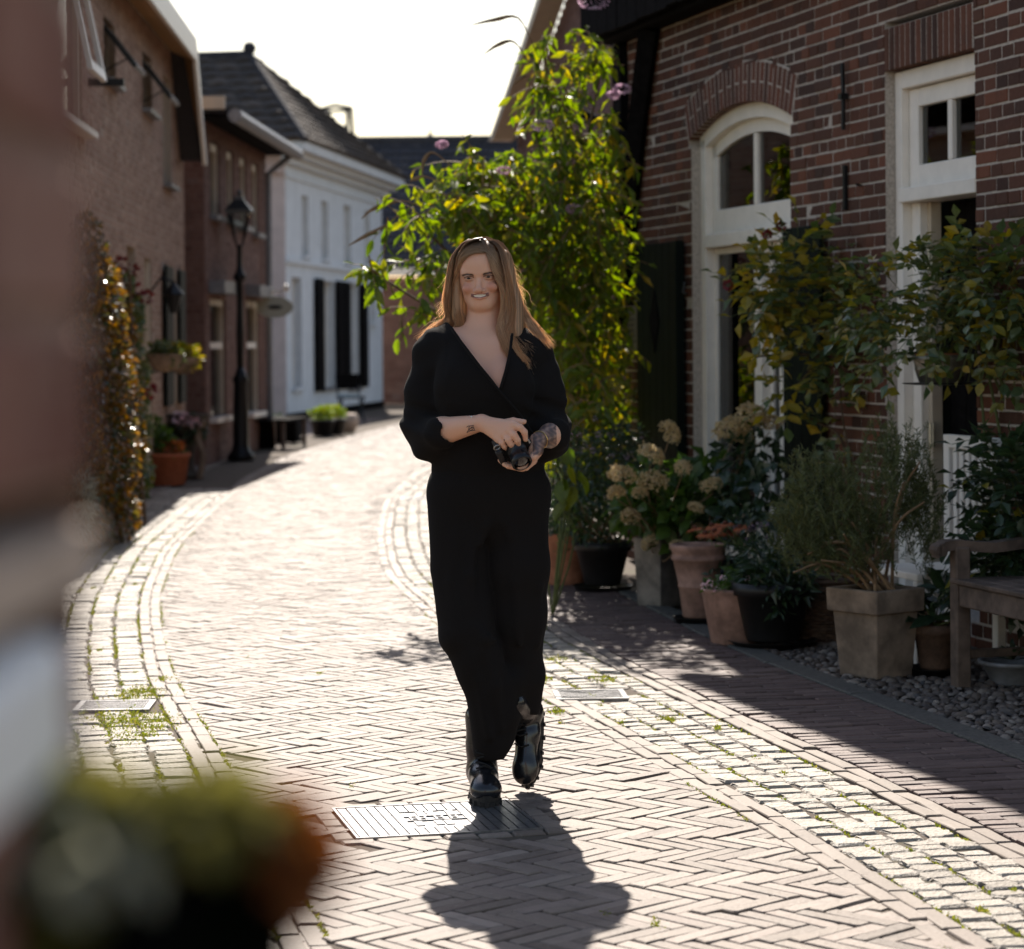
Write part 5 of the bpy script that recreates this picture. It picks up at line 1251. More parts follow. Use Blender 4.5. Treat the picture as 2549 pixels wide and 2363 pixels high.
U.warp(lambda X, Y, Z: (.0045 * np.sin(62 * X + 4 * np.sin(7 * Z) + 14 * Y) * np.clip((1.0 - Z) * 2.2, 0, 1) * .55 + .0025 * np.sin(34 * Z + 30 * X) * np.clip((.45 - Z) * 3, 0, 1)))
tr_ = sdfobj("wide_trousers", U, M_cloth, woman, 2)
# ------------------------------------------------------------ boots
M_boot = plain("black_leather", (.012, .012, .014), .22, nscale=40, var=.3, bstr=.15, spec=.6); M_sole = plain("black_rubber", (.016, .015, .015), .55, bstr=.2); M_lace = plain("lace", (.01, .01, .01), .8)
def boot(M, foot_rot_sole=True):
    B = SDF((-.07, -.22, -.01), (.07, .12, .24), .004)
    B.chain([(0, .045, .05), (0, -.03, .055), (0, -.12, .045)], [.036, .038, .036], .02); B.ell((0, -.145, .04), (.044, .05, .032), .02); B.ell((0, .05, .05), (.038, .04, .035), .02)
    B.chain([(0, .035, .07), (0, .03, .13), (0, .028, .21)], [.042, .041, .047], .02); B.fn((-.1, -.3, -.02), (.1, .2, .3), lambda X, Y, Z: .018 - Z + 0 * X, .003, 'sub') if False else None
    V, Q = B.mesh(); V = smoothv(V, Q, 2); e = empty("boot", parent=woman); e.matrix_local = M
    fastmesh("upper", V, Q, None, M_boot, e, smooth=True)
    mb = MB(); n = 36; out = []
    for t in np.linspace(0, 2 * math.pi, n, endpoint=False):
        y = -.055 + .140 * math.sin(t) ; x = (.046 if y < -.08 else .040 if y > .03 else .037) * math.cos(t) * (1 if abs(math.sin(t)) < .92 else .9)
        out.append((x, y))
    out = np.array(out)[::-1]; v = [(x, y, .0) for x, y in out] + [(x, y, .030) for x, y in out] ; f = [tuple(range(n)), tuple(range(2 * n - 1, n - 1, -1))] + [(i, i + n, (i + 1) % n + n, (i + 1) % n) for i in range(n)]
    mb.add(v, f)
    for i in range(0, n, 2): x, y = out[i]; mb.box((x * 1.0 - .005, y * 1.0 - .005, -.003), (x * 1.0 + .005, y * 1.0 + .005, .012))
    mb.build("sole", M_sole, e)
    mb = MB()
    for k in range(6): z = .085 + k * .021; y = -.062 + k * .0105 + (.0 if k > 1 else -.02 * (1 - k)); mb.tube([(-.022, y + .006, z), (0, y - .003, z + .008), (.022, y + .006, z)], .0028, 5); mb.tube([(.022, y + .006, z), (0, y - .004, z + .014), (-.022, y + .006, z + .018)], .0025, 5)
    mb.build("laces", M_lace, e)
pt = LP(939, 1547, -.14); boot(Matrix.Translation((LP(939, 1500, -.05)[0], .0, .004)) @ Matrix.Rotation(R(4), 4, 'Z') @ Matrix.Scale(1.13, 4))
# the other boot stands on its toe, heel up, sole turned outwards
bm = Matrix.Translation(LP(1024, 1524, .06)) @ Matrix.Rotation(R(-3), 4, 'Y') @ Matrix.Rotation(R(-22), 4, 'Z') @ Matrix.Rotation(R(64), 4, 'X') @ Matrix.Translation((0, .18, -.02)) @ Matrix.Scale(.98, 4)
boot(bm)
# ------------------------------------------------------------ hair
M_hair, nt, b = newmat("blonde_hair")
rv = N_(nt, "ShaderNodeAttribute"); rv.attribute_name = "rnd"; cr_ = ramp(nt, [(.34, .21, .12), (.58, .40, .25), (.76, .57, .38), (.92, .76, .56)], [0, .35, .7, 1]); nt.links.new(rv.outputs["Fac"], cr_.inputs[0])
zz = N_(nt, "ShaderNodeSeparateXYZ"); nt.links.new(coords(nt), zz.inputs[0])
rootc = mix(nt, cr_.outputs[0], (.20, .115, .065), N_mul(nt, sstep(nt, zz.outputs[2], float(HO[2]) + .02, float(HO[2]) + .13), .8)); nt.links.new(rootc, b.inputs["Base Color"])
b.inputs["Roughness"].default_value = .38; b.inputs["Specular IOR Level"].default_value = .6
tl = N_(nt, "ShaderNodeBsdfTranslucent"); hs = N_(nt, "ShaderNodeHueSaturation", Value=1.7, Saturation=.95); nt.links.new(rootc, hs.inputs["Color"]); nt.links.new(hs.outputs[0], tl.inputs[0]); ms = N_(nt, "ShaderNodeMixShader"); ms.inputs[0].default_value = .58
nt.links.new(b.outputs[0], ms.inputs[1]); nt.links.new(tl.outputs[0], ms.inputs[2]); nt.links.new(ms.outputs[0], nt.nodes["Material Output"].inputs[0])
Hh = SDF((-.30, -.20, 1.22), (.14, .22, 1.80), .0055)
def he(c, r, k=.02, mode='add'): Hh.ell(hp(*c), r, k, mode, HMn)
he((0, .105, .036), (.079, .088, .084), .0); he((-.078, .085, -.03), (.018, .05, .10), .03); he((-.080, .09, -.10), (.026, .055, .07), .03)
he((.082, .08, -.03), (.026, .06, .11), .03); he((.098, .06, -.13), (.030, .055, .09), .03); he((.085, .02, -.215), (.034, .03, .075), .03); he((0, .15, -.08), (.08, .05, .11), .03)
he((0, .062, .084), (.062, .050, .030), .010); he((0, -.01, -.035), (.064, .085, .100), .012, 'sub'); he((-.01, -.005, -.11), (.058, .08, .08), .012, 'sub')
hb_ = sdfobj("hair", Hh, M_hair, woman, 2)
a = hb_.data.attributes.new("rnd", 'FLOAT', 'POINT'); 
_v0 = np.zeros(len(hb_.data.vertices) * 3, np.float32); hb_.data.vertices.foreach_get("co", _v0); _v0 = _v0.reshape(-1, 3)
a.data.foreach_set("value", (.40 + .25 * np.sin(_v0[:, 0] * 700)).astype(np.float32))
def strands(n, guide, rad, seed, rv_lo=.0, rv_hi=1.0):
    rs = np.random.RandomState(seed); mb = MB()
    for i in range(n):
        u, w = rs.rand(), rs.rand(); P = guide(u, w, rs); P = bez(P, 18); m = len(P); t = np.linspace(0, 1, m)
        wav = (np.sin(t * 11 + 2.2 * math.sin(u * 9 + seed) + rs.rand() * .9) * .0075 + np.sin(t * 23 + rs.rand() * 6) * .0012)[:, None] * np.array([1, .6, 0]); P = P + wav * t[:, None] ** 1.3
        clump = (math.sin(u * 31 + seed) * math.sin(w * 23 + seed * 2) + 1) / 2
        mb.tube(P, rad * rs.uniform(.6, 1.25) * (1 - .88 * t ** 2.2), 3, cap=False, r=rv_lo + (rv_hi - rv_lo) * (.55 * clump + .45 * ((u * 13.7) % 1)))
    return mb
part = (.012, 0)
def gl(u, w, rs):   # left side of the picture: from the parting over the crown, down behind the shoulder
    y0 = .015 + .15 * u; j = rs.normal(0, .004, 3); o = .004 + .012 * w
    P = [hp(.012 + j[0], y0 + .045 * (1 - u) + .01, .122 - .55 * (u - .5) ** 2 * .16 + o * .3), hp(-.030, y0 + .035 * (1 - u), .117 - .02 * u + o * .4), hp(-.060 - o * .6, y0 + .022 * (1 - u), .093 - .01 * u), hp(-.079 - o, y0 + .012 * (1 - u), .055), hp(-.090 - o * 1.3, y0 + .01, .0), hp(-.094 - o * 1.7, y0 + .01, -.06), hp(-.092 - o * 1.7, .055 + .07 * u, -.115), hp(-.105 - .045 * w + j[0] * 3, .05 + .05 * u + j[1], -.138 + j[2]), hp(-.130 - .085 * w * w + j[1] * 3, .05 + .05 * u, -.152 - .030 * w * w + j[2] * 2)]
    return P if rs.rand() < .75 else P[:7] + [hp(-.07 - .05 * w + j[0] * 2, .06 + .05 * u, -.20 + j[2] * 2)]
def glf(u, w, rs):  # front of the left curtain, framing the face
    j = rs.normal(0, .0035, 3); y0 = .01 + .05 * u; o = .010 * w
    return [hp(.014, .03 + .03 * u, .121 + o * .4), hp(-.028, y0 + .000, .112 + o * .5), hp(-.058 - o * .6, y0 + .012, .075), hp(-.071 - o, y0 + .03, .02), hp(-.075 - o, y0 + .03, -.04), hp(-.068 - o * 1.5, y0 + .025, -.095), hp(-.058 - .03 * w + j[0], .04 + .04 * u, -.15 + j[2]), hp(-.085 - .03 * w + j[0] * 2, .045 + .04 * u, -.185 + j[2] * 2)]
def ysf(x, z): return np.interp(z, [0, .04, .06, .068, .076, .084, .092, .10, .11, .12], [-.007, -.009, -.007, -.004, 0, .005, .012, .024, .045, .075]) + 6.2 * x * x + (abs(x) / .06) ** 6 * .010 - .003
def gh(u, w, rs):   # from the parting across the top of the forehead, down to the left
    zc = .073 + .044 * u ** .8; j = rs.normal(0, .0025, 3); o = -.002 - .005 * w; q = [(.020 + j[0], zc + .003), (-.006, zc + .004), (-.030, zc - .004), (-.050, zc - .022), (-.063, zc - .048)]
    return [hp(x, ysf(x, z) + o, z) for x, z in q] + [hp(-.074 - .006 * w, .035 + .03 * u, .0 + j[2]), hp(-.082 - .008 * w, .05 + .03 * u, -.05), hp(-.080 - .01 * w, .055 + .04 * u, -.10 + j[2])]
def gh2(u, w, rs):  # and to the right
    zc = .080 + .036 * u ** .8; j = rs.normal(0, .0025, 3); o = -.002 - .005 * w; q = [(.010 + j[0], zc + .002), (.028, zc - .002), (.044, zc - .020), (.055 + .006 * u, zc - .048)]
    return [hp(x, ysf(x, z) + o, z) for x, z in q] + [hp(.066 + .012 * w, .018 + .02 * u, -.01), hp(.070 + .015 * w, .02 + .02 * u, -.07 + j[2]), hp(.068 + .02 * w + j[0], .015 + .02 * u, -.13), hp(.066 + .03 * w + j[0] * 2, -.01 + .03 * u, -.19 + j[2] * 2)]
def gr(u, w, rs):   # right side: long, over the shoulder to the chest
    y0 = .0 + .16 * u; j = rs.normal(0, .004, 3); o = .014 * w; e = rs.rand()
    x = .062 + .05 * u + .045 * w; zend = -.225 - .085 * e * (1 - .5 * u)
    return [hp(.012 + j[0], y0 + .02 + .045 * (1 - u), .123 - .5 * (u - .45) ** 2 * .18 + o * .3), hp(.042 + o * .5, y0 + .008 + .038 * (1 - u), .110 + o * .3), hp(.066 + o * .8, y0 + .004 + .022 * (1 - u), .084), hp(.080 + o, y0 + .0, .040), hp(.086 + o * 1.3, y0 * .95, -.02), hp(.083 + o * 1.8 + .008 * u, y0 * .9 - .0, -.08), hp(.082 + .020 * w + .018 * u, y0 * .75 - .005, -.14), hp(x * .95, -.015 + .10 * u, -.19), hp(x + .03 + j[0] * 3, -.030 + .10 * u, zend + j[2] * 2)]
def grf(u, w, rs):  # front lock sweeping across the forehead and down beside the face
    j = rs.normal(0, .003, 3); o = .010 * w
    return [hp(.010 + .01 * u, .045 - .02 * u, .119 + o * .4), hp(.020 + .010 * u, .012, .104), hp(.032 + .014 * u, -.006 + .01 * u, .066), hp(.041 + .018 * u, -.006 + .012 * u, .026), hp(.053 + .016 * u + o * .4, .000 + .018 * u, -.010), hp(.066 + .012 * u + o, .010 + .02 * u, -.05), hp(.060 + .02 * u + o, .01 + .02 * u, -.105), hp(.042 + .045 * u + j[0], -.005 + .01 * u, -.16), hp(.060 + .05 * u + j[0] * 2, -.035, -.225 + j[2]), hp(.105 + .04 * u + j[0] * 3, -.045, -.262 - .035 * w + j[2])]
def gb(u, w, rs):   # right outer hair that falls on the far shoulder
    j = rs.normal(0, .005, 3)
    return [hp(.03, .08 + .05 * u, .118), hp(.080, .08 + .05 * u, .045), hp(.100, .07 + .04 * u, -.04), hp(.118 + .015 * w, .06 + .03 * u, -.11), hp(.145 + .02 * w + j[0], .04, -.165), hp(.185 + .02 * w + j[0] * 2, .03, -.205 - .03 * w + j[2])]
for gfun, n_, sd_ in ((gh, 520, 8), (gh2, 420, 12), (gl, 900, 1), (glf, 420, 2), (gr, 1050, 3), (grf, 560, 4), (gb, 240, 5)): strands(n_, gfun, .00125, sd_).build("hair_lock", M_hair, woman, True)
def gfly(u, w, rs):
    s_ = -1 if rs.rand() < .5 else 1; z0 = .08 - .20 * u; j = rs.normal(0, .010, 3); x0 = s_ * (.080 + .02 * (z0 < 0)); return [hp(x0 * .9, .08, z0), hp(x0 * 1.12, .08, z0 - .02), hp(x0 * 1.22 + j[0], .08 + j[1], z0 - .055), hp(x0 * 1.22 + j[0] * 2, .08, z0 - .09 + j[2])]
strands(330, gfly, .0006, 9, .6).build("stray_hairs", M_hair, woman, True)

# ------------------------------------------------------------ the camera she holds
cm_ = LC(1240, 600, -.25)
camo = empty("photo_camera", tuple(np.array(woman.location) + cm_), 0, "black photo camera held in the woman's hands with its lens pointing down", "camera")
M_cam = plain("camera_black", (.016, .016, .018), .42, nscale=300, var=.3, bstr=.3); M_lens = plain("lens_barrel", (.014, .014, .016), .3, bstr=.05)
Mc = Matrix.Rotation(R(-24), 4, 'Y') @ Matrix.Rotation(R(48), 4, 'X')
def cbox(name, a, b_, mat, bev=.004):
    mb = MB(); mb.box(a, b_, M=Mc, bev=bev); return mb.build(name, mat, camo)
cbox("camera_body", (-.055, .0, -.036), (.055, .045, .036), M_cam, .009); cbox("grip", (-.058, -.018, -.034), (-.036, .001, .030), M_cam, .007); cbox("viewfinder_hump", (-.018, -.004, .036), (.02, .046, .056), M_cam, .006)
mb = MB(); rot = lambda v: [tuple(Mc @ Vector(p)) for p in v]
lb = MB(); lb.lathe([(.030, 0), (.031, .02), (.028, .022), (.0285, .045), (.031, .047), (.0315, .068), (.029, .070), (.0265, .0695)], 28)
V = np.concatenate(lb.v); V = np.stack([V[:, 0] + .004, -V[:, 2], V[:, 1]], -1) @ np.array(Mc.to_3x3()).T
o = fastmesh("lens_barrel", V, np.array([f for f in lb.f if len(f) == 4]), None, M_lens, camo, smooth=True)
gl_ = MB(); gl_.lathe([(.0265, .0), (.020, .004), (.010, .0065), (.001, .0072)], 24); V = np.concatenate(gl_.v); V = np.stack([V[:, 0] + .004, -(V[:, 2] + .060), V[:, 1]], -1) @ np.array(Mc.to_3x3()).T
M_lg, nt, b = newmat("lens_glass"); b.inputs["Base Color"].default_value = (.006, .005, .008, 1); b.inputs["Roughness"].default_value = .05; b.inputs["Coat Weight"].default_value = 1
fastmesh("lens_glass", V, np.array([f for f in gl_.f if len(f) == 4]), None, M_lg, camo, smooth=True)
mb = MB(); c0 = Vector((-.046, -.004, .040)); ring_ = [tuple(Mc @ (c0 + Vector((math.cos(t) * .010, 0, math.sin(t) * .010)))) for t in np.linspace(0, 6.28, 16)]; mb.tube(ring_, .0022, 5); mb.build("strap_ring", M_zinc, camo)
cbox("mode_dial", (.028, .012, .036), (.046, .03, .044), M_lens, .003)
cbox("logo_strip", (.047, -.003, -.008), (.0525, .0, .012), plain("pale_print", (.6, .6, .58), .5, bstr=0), .001)

# ================================================================== PLANTS, POTS, FURNITURE
def blobpts(blobs, n, rs, shell=.0):
    """points inside a set of soft ellipsoids: (centre x, centre y in the view, distance, radii in view px, depth radius)"""
    wts = np.array([b[3] * b[4] * (b[6] if len(b) > 6 else 1) for b in blobs], float); wts /= wts.sum(); ch = rs.choice(len(blobs), n, p=wts); out = np.zeros((n, 3)); nrm = np.zeros((n, 3))
    d = rs.normal(0, 1, (n, 3)); d /= np.linalg.norm(d, axis=1)[:, None]; r = rs.rand(n) ** (1 / 3); r = shell + (1 - shell) * r
    for i, b in enumerate(blobs):
        m = ch == i; c = AT(b[0], b[1], b[2]); rx, ry = b[3] / FPX * b[2], b[4] / FPX * b[2]; out[m] = c + d[m] * r[m, None] * [rx, b[5], ry]; nrm[m] = d[m]
    return out, nrm
def local(root, P): return np.asarray(P) - np.array(root.location)
def plantroot(name, base, label, cat, group=None): return empty(name, tuple(base), 0, label, cat, group)
def cloud(root, blobs, n, L, W, mat, rs, droop=.3, outw=.6, nparts=0, leafmesh=None, name="foliage", shell=.0, up=0.0):
    P, nr = blobpts(blobs, n, rs, shell); P[:, 2] = np.maximum(P[:, 2], .015)
    D = nr * outw + rs.normal(0, .5, (n, 3)); D[:, 2] += up - droop; D /= np.linalg.norm(D, axis=1)[:, None]
    Nn = rs.normal(0, .6, (n, 3)) + np.array([0, -.3, .9]); Ls = rs.uniform(L[0], L[1], n); Pl = local(root, P)
    if nparts:
        o = np.argsort(P[:, 1] - rs.rand(n) * .15); sel = np.zeros(n, bool); sel[o[:nparts]] = True
        leafparts(Pl[sel], D[sel], Ls[sel], leafmesh, root, rs, Nn[sel]); k = ~sel
    else: k = np.ones(n, bool)
    leafobj(name, Pl[k], D[k], Ls[k], Ls[k] * W, mat, root, Nn[k], rs, kind='stuff'); return P
def stems(root, A, B, rad, mat, rs, name="stem", sag=.1, single=False, n=6, wob=.03):
    """curved stems from points A to points B"""
    mb = MB()
    for a, b in zip(A, B):
        a, b = np.array(a), np.array(b); m = (a + b) / 2 + rs.normal(0, wob, 3); m[2] += sag * np.linalg.norm(b - a); P = bez(local(root, [a, m, b]), n); mb.tube(P, np.linspace(rad, rad * .5, len(P)), 5)
        if single: mb.build(name, mat, root); mb = MB()
    if not single: mb.build(name, mat, root, kind='stuff')
def pot(name, base, label, prof, mat, cat="plant pot", group=None, saucer=None, sx=1, fine=30, soil=True, smat=None):
    e = empty(name, tuple(base), 0, label, cat, group)
    mb = MB(); mb.lathe(prof, fine, sx=sx); o = mb.build("pot_body", mat, e, True)
    if soil: r, z = prof[-1]; mb = MB(); mb.lathe([(r * 1.0 + .004, z), (.001, z + .01)], 20, sx=sx); mb.build("soil", M_soil, e, True)
    if saucer: mb = MB(); r = saucer; mb.lathe([(r * .85, .0), (r, .03), (r + .006, .032), (r - .004, .028), (r * .8, .008)], 30); mb.build("saucer", smat or M_potblack, e, True)
    return e
def prof_taper(r0, r1, h, rim=.05, rt=.012, z0=.0):
    return [(r0 * .96, z0), (r0, z0 + .01), (r1 - .004, z0 + h - rim), (r1 + rt, z0 + h - rim + .004), (r1 + rt * 1.2, z0 + h), (r1 - .006, z0 + h), (r1 - .016, z0 + h - .02), (r1 - .03, z0 + h - .05)]
R1 = np.random.RandomState(21)
U_rose = _unit_leaf(L_rose, .32); U_roseY = _unit_leaf(L_roseY, .34); U_bud = _unit_leaf(L_bud, .17); U_budy = _unit_leaf(L_yel, .19); U_hyd = _unit_leaf(L_hyd, .34); U_dark = _unit_leaf(L_dark, .32)

# ---- butterfly bush behind the woman
bb = plantroot("butterfly_bush", (.35, 14.9, 0), "big sunlit butterfly bush arching over the street behind the woman", "bush")
BL = [(1460, 640, 14.6, 110, 190, .5), (1400, 520, 14.4, 170, 150, .6), (1290, 450, 14.2, 170, 90, .5), (1180, 420, 14.0, 110, 70, .4), (1480, 420, 14.6, 90, 110, .4), (1120, 500, 13.8, 110, 60, .35),
      (1010, 520, 13.4, 80, 40, .3), (955, 560, 13.2, 35, 35, .2), (920, 670, 13.2, 26, 22, .12), (1000, 740, 13.2, 22, 20, .12), (1045, 760, 13.3, 45, 25, .15), (1070, 650, 13.4, 70, 45, .25), (1180, 560, 13.8, 110, 70, .3), (1250, 600, 14, 120, 90, .4),
      (1395, 230, 14.3, 60, 110, .3), (1440, 120, 14.3, 50, 60, .25), (1350, 90, 14.2, 24, 30, .1), (1500, 320, 14.5, 55, 60, .3), (1400, 330, 14.4, 90, 60, .35), (1335, 200, 14.2, 30, 70, .12), (1500, 150, 14.5, 25, 70, .15),
      (1390, 760, 14.3, 90, 120, .5), (1480, 830, 14.6, 80, 160, .5), (1430, 960, 14.2, 90, 130, .5), (1360, 620, 14.2, 110, 110, .4)]
n = 580; P, nr = blobpts(BL, n, R1, .2)
D_tw = nr * .8 + R1.normal(0, .3, (n, 3)) + np.array([-.25, -.1, .1]); D_tw /= np.linalg.norm(D_tw, axis=1)[:, None]
LP_, LD, mbt = [], [], MB()
for i in range(n):
    l = R1.uniform(.18, .42); t = np.linspace(0, 1, 6); path = P[i] + D_tw[i] * (t[:, None] - .5) * l; path[:, 2] -= (t ** 2) * l * .35
    mbt.tube(local(bb, path), np.linspace(.005, .002, 6), 3, cap=False)
    k = R1.randint(6, 11)
    for j in range(k):
        u = (j + .5) / k; p = path[0] * (1 - u) + path[-1] * u; p = np.array([np.interp(u, t, path[:, a]) for a in range(3)]); az = j * 2.2 + R1.rand(); dd = np.array([math.cos(az) * .7, math.sin(az) * .7, -.75 + R1.normal(0, .35)]) + D_tw[i] * .4
        LP_.append(p); LD.append(dd / np.linalg.norm(dd))
LP_, LD = np.array(LP_), np.array(LD); n = len(LP_); Ls = R1.uniform(.06, .145, n); yel = (R1.rand(n) < .12 + .16 * (proj(LP_)[0] > 1430))
o = np.argsort(LP_[:, 1]); selb = np.zeros(n, bool); selb[o[:240]] = True; Nb = R1.normal(0, .5, (n, 3)) + np.array([0, -.6, .5])
leafparts(local(bb, LP_[selb]), LD[selb], Ls[selb], U_bud, bb, R1, Nb[selb])
for m_, mt, nm in ((~yel & ~selb, L_bud, "foliage"), (yel & ~selb, L_yel, "yellow_foliage")): leafobj(nm, local(bb, LP_[m_]), LD[m_], Ls[m_], Ls[m_] * .17, mt, bb, Nb[m_], R1, kind='stuff')
mbt.build("twigs", M_twig, bb, kind='stuff')
for b in BL[::2]:
    c = AT(b[0], b[1], b[2]); a = np.array([.35 + R1.normal(0, .12), 14.9, 0]); mid = np.array([a[0] * .75 + c[0] * .25, 14.8, max(c[2], 1) * .62]); mb = MB(); pth = bez(local(bb, [a, mid, c]), 12); mb.tube(pth, np.linspace(.022, .006, len(pth)), 6); mb.build("stem", M_bark, bb)
for pts_ in (((1330, 120), (1290, 45), (1230, 50), (1175, 62)), ((1320, 160), (1280, 105), (1240, 112), (1205, 135)), ((1320, 230), (1310, 190), (1290, 200), (1275, 212)), ((1010, 520), (960, 560), (905, 590), (868, 612)), ((1060, 520), (1000, 500), (930, 520), (900, 545)), ((1130, 420), (1080, 380), (1055, 400), (1050, 440)), ((1110, 460), (1060, 440), (1035, 445), (1020, 452)), ((1010, 760), (1000, 790), (998, 820), (1000, 850))):
    pth = bez(local(bb, [AT(x, y, 13.5) for x, y in pts_]), 12); mb = MB(); rr_ = np.interp(np.linspace(0, 1, len(pth)), [0, .3, .6, 1], [.003, .005, .014, .003]); mb.tube(pth, rr_, 6); mb.build("flower_spike", M_twig, bb)
for (x, y, s_) in ((1478, 4, 34), (1350, 312, 22), (1548, 222, 18), (1525, 238, 12), (1100, 360, 10), (1240, 560, 10), (1255, 425, 12), (1428, 520, 14), (1160, 520, 10)):
    m = 90; c = AT(x, y, 13.9); q = R1.normal(0, 1, (m, 3)); q /= np.linalg.norm(q, axis=1)[:, None]; rad = s_ / FPX * 13.9; leafobj("blossom", local(bb, c + q * rad * [1, .6, .45]), q, .018, .008, L_mauve, bb, q + .1, R1)
# yellow-green climber covering the end of the house, down to the ground
hg2 = plantroot("hedge_plant", (.45, 15.6, 0), "dense yellow-green climber between the butterfly bush and the corner post", "shrub")
cloud(hg2, [(1500, 480, 15.8, 75, 110, .3), (1510, 620, 15.8, 70, 130, .3), (1500, 800, 15.8, 80, 150, .35), (1470, 1000, 15.6, 110, 140, .4), (1420, 1130, 15.2, 110, 120, .4), (1500, 1150, 15, 100, 100, .4)], 1500, (.03, .06), .4, L_yel, R1, .5, .5, 80, _unit_leaf(L_yel, .4)); cloud(hg2, [(1500, 480, 15.8, 75, 110, .3), (1510, 620, 15.8, 70, 130, .3), (1500, 800, 15.8, 80, 150, .35), (1470, 1000, 15.6, 110, 140, .4), (1420, 1130, 15.2, 110, 120, .4), (1500, 1150, 15, 100, 100, .4)], 3300, (.03, .06), .4, L_bud, R1, .5, .5, name="green_foliage")
lowg = plantroot("aster_bush", (.5, 14.1, 0), "dark green aster bush with tiny mauve flowers at the foot of the shuttered wall", "bush")
P = cloud(lowg, [(1500, 1140, 13.9, 110, 90, .4), (1430, 1210, 13.8, 100, 80, .4), (1560, 1120, 14, 60, 70, .3), (1470, 1290, 13.8, 130, 60, .4)], 3400, (.025, .05), .2, L_dark, R1, .1, .6)
fl_ = P[(P[:, 2] > 0.7)][:26]
for p in fl_[:18]: q = R1.normal(0, 1, (14, 3)); q /= np.linalg.norm(q, axis=1)[:, None]; leafobj("flower", local(lowg, p + [0, -.15, .08] + q * .012), q, .012, .004, L_mauve, lowg, None, R1)
lf = plantroot("broad_leaved_plant", (-.05 + .25, 12.6, 0), "broad bright green leaves catching sun beside the woman's hip", "plant")
P = np.array([AT(x, y, 12.4) for x, y in ((1395, 1110), (1420, 1150), (1400, 1190), (1430, 1210), (1385, 1160), (1410, 1240), (1440, 1170))]); 
leafparts(local(lf, P), np.array([[R1.normal(0, .4), -.3, -.8] for _ in P]), np.full(len(P), .14), _unit_leaf(L_bud, .42), lf, R1); stems(lf, [(.2, 12.6, .0)] * len(P), P, .006, M_stem, R1)

# ---- potted plants in a row along the pavement ------------------------------------------------
def onground(px, py): return G(px, py)
# terracotta pot with a box shrub
b = G(1408, 1462); b[1] += .18; pot("terracotta_pot", b, "plain terracotta pot leftmost in the row, right beside the woman", prof_taper(.115, .165, .30, .0, .0), M_terra)
q = plantroot("box_shrub", b + [0, 0, .28], "small leafy shrub in the leftmost terracotta pot", "shrub")
cloud(q, [(1390, 1270, b[1], 60, 50, .18), (1420, 1300, b[1], 50, 40, .16), (1400, 1350, b[1], 45, 20, .1)], 1300, (.02, .035), .35, L_dark, R1, .0, .7)
# dark grey pot on a saucer with a woody leafy shrub
b = G(1503, 1478); b[1] += .17; pot("grey_pot", b, "dark grey flowerpot on a saucer in front of the leftmost terracotta pot", prof_taper(.105, .155, .25, .055, .012, .035), M_potblack, saucer=.17)
q = plantroot("azalea", b + [0, 0, .27], "many-stemmed small-leaved shrub growing in the dark grey pot", "shrub")
tips = [AT(R1.uniform(1385, 1600), R1.uniform(1215, 1330), b[1] + R1.normal(0, .12)) for _ in range(46)]
stems(q, [b + [R1.normal(0, .04), R1.normal(0, .03), .27] for _ in tips], tips, .0055, M_twig, R1, "branches", -.05, n=6)
P = np.repeat(np.array(tips), 26, 0) + R1.normal(0, .045, (len(tips) * 26, 3)); D = R1.normal(0, .6, P.shape); D[:, 2] += .35; leafobj("foliage", local(q, P), D, R1.uniform(.025, .045, len(P)), .009, L_hyd, q, None, R1, kind='stuff')
# square zinc-grey planter with the big hydrangea
def square_planter(name, base, rz, w0, w1, h, mat, label, rim=0.0, rimh=.1):
    e = empty(name, tuple(base), rz, label, "planter"); a, c = w0 / 2, w1 / 2
    def ring(z0, z1, r0, r1, nm, inner=.03):
        v = [(-r0, -r0, z0), (r0, -r0, z0), (r0, r0, z0), (-r0, r0, z0), (-r1, -r1, z1), (r1, -r1, z1), (r1, r1, z1), (-r1, r1, z1), (-r1 + inner, -r1 + inner, z1), (r1 - inner, -r1 + inner, z1), (r1 - inner, r1 - inner, z1), (-r1 + inner, r1 - inner, z1), (-r1 + inner, -r1 + inner, z1 - .06), (r1 - inner, -r1 + inner, z1 - .06), (r1 - inner, r1 - inner, z1 - .06), (-r1 + inner, r1 - inner, z1 - .06)]
        f = [(0, 1, 5, 4), (1, 2, 6, 5), (2, 3, 7, 6), (3, 0, 4, 7), (4, 5, 9, 8), (5, 6, 10, 9), (6, 7, 11, 10), (7, 4, 8, 11), (8, 9, 13, 12), (9, 10, 14, 13), (10, 11, 15, 14), (11, 8, 12, 15), (3, 2, 1, 0)]
        mb = MB(); mb.add(v, f); o = mb.build(nm, mat, e); bv = o.modifiers.new("bevel", 'BEVEL'); bv.width = .006; bv.segments = 2; return o
    if rim: ring(0, h - rimh, a, c, "planter_body"); ring(h - rimh + .001, h, c + rim, c + rim * 1.15, "rim")
    else: ring(0, h, a, c, "planter_body")
    mb = MB(); mb.box((-c + .03, -c + .03, h - .06), (c - .03, c - .03, h - .045)); mb.build("soil", M_soil, e); return e
b = G(1648, 1516); b[1] += .24; ph_ = b.copy(); b[1] -= .09; square_planter("square_planter", b, R(-48), .175, .205, .37, plain("aged_zinc", (.19, .165, .14), .6, metal=.3, nscale=7, var=.5), "square grey weathered planter holding the flowering hydrangea")
HD = M_twig
hyd = plantroot("hydrangea", b + [0, 0, .30], "hydrangea with faded cream flower heads in the square grey planter", "hydrangea")
